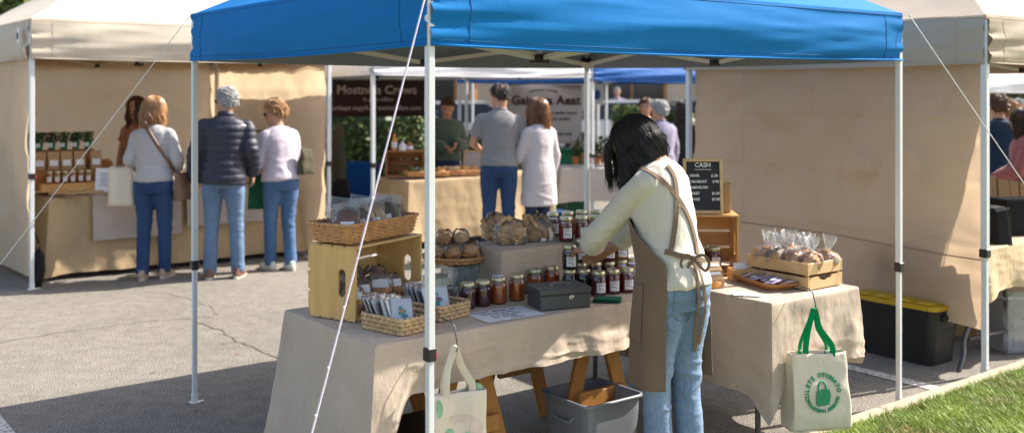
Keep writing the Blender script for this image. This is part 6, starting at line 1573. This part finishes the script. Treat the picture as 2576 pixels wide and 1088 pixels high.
def banner(name, label, a, b, z0, z1, mat, lines, inkm, seed=0):
    a = Vector(a); b = Vector(b); d = b-a; L = d.length; rz = math.atan2(d.y, d.x); r = thing(name, label, 'banner', (a+b)/2+Vector((0, 0, z0)), rz)
    h = z1-z0; mb = MB(); mb.grid(lambda p, q: Vector(((p-.5)*L, .02*noise.noise(Vector((p*3, q*2, seed))), h*q-.03*math.sin(p*3.14)*(1-q)*.5)), 30, 12); mb.build('cloth', M[mat], r, smooth=True, solid=.004)
    for s_, x, y, sz, bo in lines: text(s_, sz, inkm, r, Matrix.Translation((x, -.022, y)) @ Matrix.Rotation(R(90), 4, 'X'), 'lettering', .002, bold=bo, world=False)
    return r
banner('hanging_banner', 'dark brown banner with pale lettering hung in the middle stall', gx(836, 13.2), gx(1068, 13.2), 1.40, 1.86, 'banner_dark', [('Mostnois Crews', -.02, .33, .155, .004), ('In print offtics', .0, .21, .07, .001), ('onkapt napyfs in womolyfam.com', -.02, .10, .085, .002)], 'runner', 1)
r = banner('hanging_banner', 'pale grey banner with dark lettering behind the man in grey', gx(1262, 13.6), gx(1464, 13.6), 1.03, 1.80, 'banner_grey', [('Gainora Aeat', .05, .56, .17, .004), ('Hand made basket works', .18, .40, .055, .001), ('soaps and candles', .18, .32, .055, .001), ('market fresh daily', .22, .12, .05, .001)], 'banner_dark', 2)
mb = MB()
for i in range(9):
    a = R(30+15*i); mb.blob((.02+.20*math.cos(a), -.022, .655+.05*math.sin(a)), (.018, .003, .010), 8, 5)
mb.build('print', M['banner_dark'], r, smooth=True)
# blue camp chair and clothes on a chair
o = thing('camp_chair', 'empty blue folding camp chair between the two stalls', 'chair', gx(915, 12.3), R(25))
mb = MB(); mb.grid(lambda a, b: Vector(((a-.5)*.50, .16+.10*b-.04*math.sin(a*3.14), .42+.44*b)), 10, 8); mb.build('backrest', M['blue_fabric'], o, smooth=True, solid=.008)
mb = MB(); mb.grid(lambda a, b: Vector(((a-.5)*.50, -.28+.46*b, .44-.04*b-.06*math.sin(a*3.14))), 10, 8); mb.build('seat', M['blue_fabric'], o, smooth=True, solid=.008)
for x in (-.26, .26):
    mb = MB(); mb.tube([(x, .27, .88), (x, .12, .40), (x, -.28, .02)], .011, 6); mb.build('leg', M['dark_steel'], o, smooth=True)
    mb = MB(); mb.tube([(x, -.28, .60), (x, .25, .02)], .011, 6); mb.build('leg', M['dark_steel'], o, smooth=True)
    mb = MB(); mb.box((x, -.05, .62), (.05, .36, .02), bev=.006); mb.build('armrest', M['blue_fabric'], o)
o = thing('coat', 'dark coat and olive jacket hanging beside the camp chair', 'coat', gx(852, 11.9), 0)
mb = MB(); mb.blob((0, 0, .92), (.085, .08, .42), 16, 12, .25, 3); mb.build('jacket', M['olive_fabric'], o, smooth=True); mb = MB(); mb.blob((.03, -.02, .42), (.13, .10, .30), 16, 12, .25, 3, seed=4); mb.build('coat', M['black_fabric'], o, smooth=True)
# plant table
pT = gx(1412, 12.9); PTm = Matrix.Translation(pT) @ Matrix.Rotation(R(6), 4, 'Z')
mb = MB(); drape(mb, 0, .95, 0, .6, .745, (.42, .4, .4, .3), (.05, .05, 0, 0), amp=.03, flare=.04, seed=51, freq=8, n=160, MM=PTm); tag(mb.build('tablecloth', M['white_cloth'], smooth=70), 'white cloth on the plant table behind the white tent leg', 'tablecloth')
o = thing('folding_table', 'table with black legs under the white cloth', 'table', PTm @ Vector((.47, .3, 0)), R(6)); mb = MB(); mb.box((0, 0, .72), (.92, .57, .03)); mb.build('tabletop', M['white_metal2'], o)
for x in (-.4, .4):
    for y in (-.22, .22): mb = MB(); mb.tube([(x, y, .71), (x, y, 0)], .016, 8); mb.build('leg', M['dark_steel'], o)
for i, (px, py, s_, l) in enumerate(((1474, 412, 1.2, 'large terracotta pot with a leafy plant left of the seller'), (1500, 414, .8, 'small terracotta pot plant on the white table'), (1520, 410, 1.0, 'terracotta pot plant right behind the seller head'), (1448, 413, .8, 'terracotta pot plant next to the woman in the white cardigan'))):
    r = thing('potted_plant', l, 'plant', PX(px, py, 13.1), 0, 'pots on the plant table'); mb = MB(); mb.lathe([(.045*s_, 0), (.06*s_, .10*s_), (.067*s_, .105*s_), (.067*s_, .12*s_), (.055*s_, .118*s_)], n=14); mb.build('pot', M['terracotta'], r, smooth=40)
    rr = random.Random(i+70); mb = MB()
    for k in range(170):
        a = rr.uniform(0, 6.28); q = rr.random()**.6*.10*s_; c = Vector((math.cos(a)*q, math.sin(a)*q, rr.uniform(.12, .34)*s_)); s = rr.uniform(.015, .035); u_ = Vector((rr.gauss(0, 1), rr.gauss(0, 1), rr.gauss(0, 1))).normalized()*s; v_ = u_.cross(Vector((rr.gauss(0, 1), 1, 1))).normalized()*s*.4; mb.add([c-u_, c+v_, c+u_, c-v_], [(0, 1, 2, 3)])
    mb.build('leaves', M['leaf' if i % 2 else 'leaf_dark'], r)
o = thing('storage_crate', 'dark green plastic crate behind the plant table', 'crate', gx(1425, 13.9)+Vector((0, 0, 0)), R(5)); mb = MB(); mb.box((0, 0, .45), (.55, .35, .9), bev=.02); mb.build('body', M['green_plastic'], o); mb = MB(); mb.box((0, 0, .92), (.58, .38, .04), bev=.01); mb.build('lid', M['green_plastic'], o)
o = thing('blue_tub', 'blue plastic tub on the ground beside the plant table', 'tub', gx(1392, 12.2)+Vector((0, 0, .0)), 0); mb = MB(); mb.lathe([(.11, 0), (.15, .28), (.16, .29), (.14, .28)], n=20); mb.build('tub', M['blue_fabric'], o, smooth=40)
person('older grey haired person in a mauve shirt behind the seller', gx(1660, 12.2), R(35), 1.60, True, head=(10, 4, 0), top='mauve_shirt', style='shirt', bottom='denim_dark', loose=.03, voxel=.015, thick=1.1, hr=dict(mat='hair_grey', style='short', length=0, n=350, seed=31, width=.009, vol=.02))
person('brown haired shopper facing the camera beside the grey haired one', gx(1624, 13.4), R(165), 1.62, True, head=(0, 4, 0), top='black_shirt', bottom='denim_dark', voxel=.017, hr=dict(mat='hair_brown', style='short', length=0, n=250, seed=32, width=.009, vol=.014), skin=(.48, .25, .17))
person('dark haired shopper in black half hidden by the tan tent leg', gx(1716, 12.7), R(-30), 1.60, True, top='black_shirt', bottom='denim_dark', voxel=.017, loose=.02, hr=dict(mat='hair_dark', style='long', length=.3, n=250, seed=33))
o = softbag('tote_bag', 'pale tote bag carried by the dark haired shopper', PX(1702, 430, 12.4), .26, .1, .34, 'canvas', R(20), 12)
person('distant pedestrian in a pale blue top near the far building', gx(1552, 30), R(170), 1.82, False, top='mauve_shirt', bottom='denim_dark', voxel=.02, hr=dict(mat='hair_grey', style='short', length=0, n=120, seed=34, vol=.01))
# ---------------------------------------------------------------- right stall
mb = MB(); drape(mb, 4.17, 5.9, .10, .82, .742, (.27, .27, .27, .28), (.05, .0, 0, .05), amp=.045, flare=.06, seed=61, freq=11, n=260, cflare=.03, MM=MGm); tag(mb.build('tablecloth', M['cream_cloth'], smooth=70), 'cream wrinkled cloth on the table at the right edge', 'tablecloth')
o = thing('folding_table', 'folding table with bent grey legs at the right edge', 'table', W(4.9, .45, 0), GA); mb = MB(); mb.M = MGm; mb.box((5.05, .46, .72), (1.7, .66, .035)); mb.build('tabletop', M['white_metal2'], o, world=True)
for v0, v1 in ((.20, .72),):
    for s_, (a, b) in enumerate(((PX(2452, 780, 6.45), PX(2409, 940, 6.25)), (PX(2527, 700, 6.62), PX(2546, 872, 6.75)))):
        mb = MB(); mid = a.lerp(b, .45)+Vector((-.02 if s_ == 0 else -.012, 0, 0)); mb.tube([Vector(p) for p in cat([tuple(a), tuple(mid), tuple(a.lerp(b, .7)+Vector((.012 if s_ else .0, 0, 0))), tuple(b)], 6)], .0155, 8); mb.build('leg', M['dark_steel'], o, smooth=True, world=True)
mb = MB(); mb.tube([PX(2437, 852, 6.38), PX(2543, 828, 6.72)], .012, 8); mb.build('crossbar', M['dark_steel'], o, smooth=True, world=True)
mb = MB(); mb.tube([PX(2452, 765, 6.45), PX(2480, 738, 6.5), PX(2527, 752, 6.62)], .012, 8); mb.build('crossbar', M['dark_steel'], o, smooth=True, world=True)
for px, d in ((2700, 6.9),):
    for q in (0, .5): mb = MB(); mb.tube([gx(px, d+q)+Vector((0, 0, .7)), gx(px, d+q)], .0155, 8); mb.build('leg', M['dark_steel'], o, world=True)
cbn = gx(2560, 6.85); o = thing('storage_bin', 'clear plastic bin of colourful things under the table at the right edge', 'bin', cbn, GA*.3)
mb = MB(); mb.grid(bf(.44, .34, .38, .92), 48, 8, wrap=True); mb.build('tub', M['clear_bin'], o, smooth=40); mb = MB(); mb.poly([(q.x*1.04, q.y*1.04) for q in rrect(.44, .34, .03, 24)], .38, .41); mb.build('lid', M['clear_bin'], o)
for i, (x, y, z, rx, ry, rz_, m_, l) in enumerate(((-.02, -.02, .27, .15, .11, .055, 'rose_shirt', 'red'), (.05, -.04, .12, .12, .10, .11, 'blue_fabric', 'blue'), (-.11, -.06, .07, .07, .06, .06, 'label', 'white'), (-.05, -.05, .18, .10, .07, .035, 'cream_knit', 'cream'))):
    mb = MB(); mb.blob(cbn+Vector((x, y, z)), (rx, ry, rz_), 14, 10, .35, 3, seed=i); tag(mb.build('folded_clothes', M[m_], smooth=True), l+' bundle inside the clear plastic bin', 'clothes')
o = thing('cardboard_box', 'brown cardboard box in the shade behind the bent table legs', 'box', gx(2440, 7.3), GA); mb = MB(); mb.box((0, 0, .16), (.42, .3, .32), bev=.004); mb.build('carton', M['kraft'], o)
o = thing('black_case', 'black padded case standing on the cream cloth at the right edge', 'case', PX(2493, 624, 6.62), GA*.2+R(8)); o.rotation_euler.y = R(-7)
mb = MB(); mb.box((0, 0, .145), (.12, .26, .27), bev=.02); mb.build('case', M['black_fabric'], o); mb = MB(); mb.box((.062, 0, .145), (.01, .24, .25), bev=.004); mb.build('zip', M['black_plastic'], o)
o = thing('black_case', 'black box behind the padded case on the cream cloth', 'case', PX(2560, 600, 7.0), GA*.3); mb = MB(); mb.box((0, 0, .13), (.34, .2, .30), bev=.01); mb.build('case', M['black_fabric'], o)
for i, (px, py, w, h, l) in enumerate(((2510, 540, .22, .27, 'olive brown wooden board leaning behind the black case'), (2566, 545, .16, .26, 'second olive brown wooden board leaning at the picture edge'))):
    o = thing('wooden_board', l, 'board', PX(px, py, 7.2+.1*i), R(10)); o.rotation_euler = (R(-18), R(12), R(15)); mb = MB(); mb.box((-w/4-.003, 0, h/2), (w/2-.004, .016, h), bev=.003); mb.box((w/4+.003, 0, h/2), (w/2-.004, .016, h), bev=.003); mb.build('planks', M['olive_wood'], o)
    mb = MB(); mb.box((0, .014, h*.8), (w*.9, .012, .03)); mb.build('batten', M['olive_wood'], o)
o = thing('wooden_stand', 'wooden box stand under the leaning boards', 'stand', PX(2545, 615, 7.35), GA*.3); mb = MB(); mb.box((0, .05, .1), (.5, .2, .19), bev=.004); mb.build('box', M['olive_wood'], o)
person('man in a navy sweater and jeans walking behind the right tent', gx(2512, 10.4), R(-12), 1.68, False, head=(12, 2, 0), top='navy_shirt', style='shirt', bottom='denim_blue', loose=.03, voxel=.014, hr=dict(mat='hair_brown', style='short', length=0, n=300, seed=41, width=.007, vol=.008), skin=(.48, .26, .17), arms={1: [(.26, .0, 1.1), (.28, .1, .88)]}, sleeve=.82)
person('ginger haired shopper in a teal top behind the man in navy', gx(2540, 11.6), R(-8), 1.61, True, top='aqua_shirt', bottom='denim_dark', voxel=.015, hr=dict(mat='hair_blond', style='short', length=0, n=300, seed=42, vol=.02), loose=.02)
person('dark haired shopper in a rose top at the right edge', gx(2574, 9.7), R(75), 1.55, True, top='rose_shirt', bottom='denim_dark', voxel=.014, hr=dict(mat='hair_dark', style='long', length=.2, n=300, seed=43), loose=.02, arms={-1: [(-.2, .08, 1.08), (-.14, .28, 1.0)], 1: [(.22, .04, 1.08), (.14, .26, .96)]})
person('shopper with pale hair and a white top in the distance at the right edge', gx(2560, 14.5), R(160), 1.60, True, top='white_knit', bottom='denim_dark', voxel=.018, hr=dict(mat='hair_grey', style='short', length=0, n=200, seed=44, vol=.02))
w0 = gx(2440, 15.5); tent('canopy_tent', 'white canopy tent in the distance at the right edge', [w0, w0+U*3, w0+U*3+V*3, w0+V*3], 1.70, 2.0, 2.9, ('white_canopy', 'white_canopy'), bulge=.03, res=8, frame=False)
# ---------------------------------------------------------------- background
def foliage(mb, boxes, n, s0, s1, seed, shape='box'):
    rr = random.Random(seed)
    for (c, r) in boxes:
        c = Vector(c)
        for k in range(n):
            while True:
                q = Vector((rr.uniform(-1, 1), rr.uniform(-1, 1), rr.uniform(-1, 1)))
                if shape == 'box' or q.length < 1: break
            if shape == 'box': 
                if max(abs(q.x), abs(q.y), abs(q.z)) < .6: continue
            elif q.length < .55: q *= 1.5
            p = c+Vector((q.x*r[0], q.y*r[1], q.z*r[2])); nn = noise.noise(p*1.7)
            if nn < -.18: continue
            p += Vector((1, 1, 1))*nn*.12*min(r[0], 1); s = rr.uniform(s0, s1)
            u_ = Vector((rr.gauss(0, 1), rr.gauss(0, 1), rr.gauss(0, 1))).normalized()*s; v_ = u_.cross(Vector((rr.gauss(0, 1), rr.gauss(0, 1), rr.gauss(0, 1)))).normalized()*s*.55
            mb.add([p-u_, p+v_, p+u_, p-v_], [(0, 1, 2, 3)])
def hedge(label, c, r, n, s0=.04, s1=.09, seed=0, mats=('leaf_dark', 'leaf'), trunkn=5):
    o = thing('hedge', label, 'hedge', (c[0], c[1], 0)); 
    for i, m_ in enumerate(mats):
        mb = MB(); foliage(mb, [(c, r)], n//len(mats), s0, s1, seed+i); mb.build('foliage', M[m_], o, world=True)
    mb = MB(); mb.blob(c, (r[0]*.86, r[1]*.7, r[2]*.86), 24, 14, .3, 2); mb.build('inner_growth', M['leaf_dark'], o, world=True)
    mb = MB()
    for k in range(trunkn): x = c[0]+r[0]*(-.8+1.6*k/max(1, trunkn-1)); mb.tube([(x, c[1], 0), (x+.1, c[1], c[2])], .03, 6)
    mb.build('stems', M['bowl_wood'], o, world=True)['kind'] = 'stuff'
    return o
hedge('tall dark green shrub behind the dark banner', (-3.1, 16.6, 1.25), (1.75, .7, 1.3), 17000, .035, .08, 1, ('leaf_dark', 'leaf', 'leaf_light'))
hedge('low green hedge behind the green shirted vendor', (-.9, 17.2, .45), (1.2, .5, .62), 7000, .035, .08, 5)
hedge('clipped yellow green hedge in the distance behind the seller', (2.85, 23, .75), (.55, .5, .58), 4500, .05, .11, 8, ('leaf_light', 'leaf'))
hedge('dull green hedge in the distance by the tan tent', (3.75, 21.5, .70), (.5, .5, .55), 4500, .05, .11, 11, ('leaf', 'leaf_dark'))
def tree(label, x, y, h, r, n, seed, mats=('leaf_dark', 'leaf', 'leaf_light')):
    o = thing('tree', label, 'tree', (x, y, 0)); rr = random.Random(seed); mb = MB()
    mb.tube([(x, y, 0), (x+.1, y, h*.3), (x-.1, y, h*.6)], [.22, .17, .10], 10)
    cl = []
    for k in range(9):
        a = rr.uniform(0, 6.28); e = Vector((x+math.cos(a)*r*.6*rr.random(), y+math.sin(a)*r*.5, h*rr.uniform(.45, .9))); mb.tube([(x, y, h*.4), tuple((Vector((x, y, h*.5))+e)/2), tuple(e)], [.09, .06, .03], 6); cl.append((e, (r*.5, r*.5, r*.38)))
    mb.build('trunk', M['bowl_wood'], o, smooth=True, world=True)
    for i, m_ in enumerate(mats): mb = MB(); foliage(mb, cl, n//len(mats)//9, .06, .15, seed+i*3, 'ball'); mb.build('crown', M[m_], o, world=True)
tree('leafy tree above the cream tent at the left edge', -11.5, 21, 5.6, 2.4, 14000, 3); tree('tree behind the peak of the cream tent', -6.6, 26, 6.0, 2.4, 12000, 5)
for i, (x, y) in enumerate(((11.0, 24), (14.5, 27), (18.5, 26))): tree(['dark tree behind the white canopy at the right edge', 'tree beyond the dark tree at the far right', 'rightmost tree in the distance'][i], x, y, 5, 2.6, 9000, 7+i)
tree('tree against the building left of the far pedestrian', -1.5, 36, 7, 2.5, 6000, 15)
# buildings
def building(label, x0, x1, y, h, wins, mat='stucco'):
    o = thing('building', label, 'building', ((x0+x1)/2, y, 0)); mb = MB(); mb.box(((x0+x1)/2, y+4, h/2), (x1-x0, 8, h)); mb.build('wall', M[mat], o, world=True)
    mb = MB(); mb.box(((x0+x1)/2, y+3.9, h+.1), (x1-x0+.5, 8.6, .25)); mb.build('roof', M['concrete'], o, world=True)
    for a, b, z0, z1 in wins:
        f = MB(); 
        for xx in (a, b): f.box((xx, y-.02, (z0+z1)/2), (.12, .10, z1-z0+.12))
        for zz in (z0, z1): f.box(((a+b)/2, y-.02, zz), (b-a, .098, .12))
        f.box(((a+b)/2, y-.015, (z0+z1)/2), (.07, .06, z1-z0)); fo = f.build('window_frame', M['bowl_wood'], o, world=True)
        g = MB(); g.box(((a+b)/2, y-.003, (z0+z1)/2), (b-a, .02, z1-z0)); g.build('glass', M['dark_glass'], fo, world=True)
building('beige single storey building with dark windows behind the market', -9, 16, 40, 5.0, [(-4.4, -2.2, .3, 3.2), (-.4, .6, .8, 2.6), (3.4, 6.0, .3, 3.0), (7.3, 8.0, 1.4, 2.6), (10, 13, .5, 3)])
building('pale building far behind the cream tent', -40, -10, 45, 4.5, [(-30, -27, 1, 3), (-20, -17, 1, 3)])
building('tan building far behind the right tent', 17.5, 45, 42, 4.5, [(19, 22, 1, 3), (28, 31, 1, 3)])
# cars
def car(label, loc, rz, mat, L=4.4):
    o = thing('parked_car', label, 'car', loc, rz, 'cars parked beyond the stalls'); w = .87
    pr = [(-2.15, .45), (-2.18, .75), (-2.0, .92), (-1.35, .98), (1.3, 1.0), (2.0, .92), (2.2, .72), (2.2, .42), (1.75, .32), (-1.75, .32)]
    mb = MB(); n = len(pr); vs = [(x, s*(w if .5 < z < .95 else w*.93), z) for s in (-1, 1) for x, z in pr]; mb.add(vs, [tuple(range(n)), tuple(range(n, 2*n))[::-1]]+[(i, (i+1) % n, n+(i+1) % n, n+i) for i in range(n)]); mb.build('body', M[mat], o, smooth=30)
    pr = [(-1.30, .97), (-.55, 1.42), (1.05, 1.44), (1.75, .98)]; mb = MB(); vs = [(x, s*(w*.92 if z < 1.1 else w*.72), z) for s in (-1, 1) for x, z in pr]; mb.add(vs, [(0, 1, 2, 3), (7, 6, 5, 4)]+[(i, (i+1) % 4, 4+(i+1) % 4, 4+i) for i in range(4)]); mb.build('windows', M['car_glass'], o)
    mb = MB(); vs = [(x, s*w*.74, z) for s in (-1, 1) for x, z in ((-.60, 1.41), (-.5, 1.47), (1.0, 1.49), (1.12, 1.43))]; mb.add(vs, [(0, 1, 2, 3), (7, 6, 5, 4)]+[(i, (i+1) % 4, 4+(i+1) % 4, 4+i) for i in range(4)]); mb.build('roof', M[mat], o)
    for x in (-1.35, 1.35):
        for s in (-1, 1):
            mb = MB(); mb.M = Matrix.Translation((x, s*.80, .33)) @ Matrix.Rotation(R(90), 4, 'X'); mb.lathe([(.2, -.1), (.32, -.1), (.34, -.06), (.34, .06), (.32, .1), (.2, .1)], n=24); wh_ = mb.build('wheel', M['tyre'], o, smooth=40)
            mb = MB(); mb.M = Matrix.Translation((x, s*.80, .33)) @ Matrix.Rotation(R(90), 4, 'X'); mb.lathe([(.001, -.102), (.21, -.104), (.21, .104), (.001, .102)], n=24); mb.build('rim', M['steel'], wh_, smooth=30)
    for s in (-.62, .62): mb = MB(); mb.box((-2.17, s, .68), (.06, .32, .14), bev=.02); mb.build('headlight', M['label'], o)
    return o
car('white parked car behind the plant table', (2.9, 27, 0), R(8), 'car_white'); car('silver grey car parked behind the yellow green hedge', (5.6, 31, 0), R(5), 'car_grey')
car('white car parked behind the green shirted vendor', (-1.7, 24, 0), R(4), 'car_white'); car('white car by the tan tent wall in the distance', (7.2, 28, 0), R(3), 'car_white')
# street sign
o = thing('notice_sign', 'small pale blue sign on a post in the background', 'sign', gx(1500, 16), 0); mb = MB(); mb.tube([(0, 0, 0), (0, 0, 1.6)], .02, 8); mb.build('post', M['steel'], o); mb = MB(); mb.box((0, -.02, 1.68), (.22, .02, .34), bev=.005); mb.build('panel', M['paper'], o)
mb = MB(); mb.blob((0, -.032, 1.66), (.06, .004, .08), 12, 8); mb.build('print', M['blue_canopy2'], o)
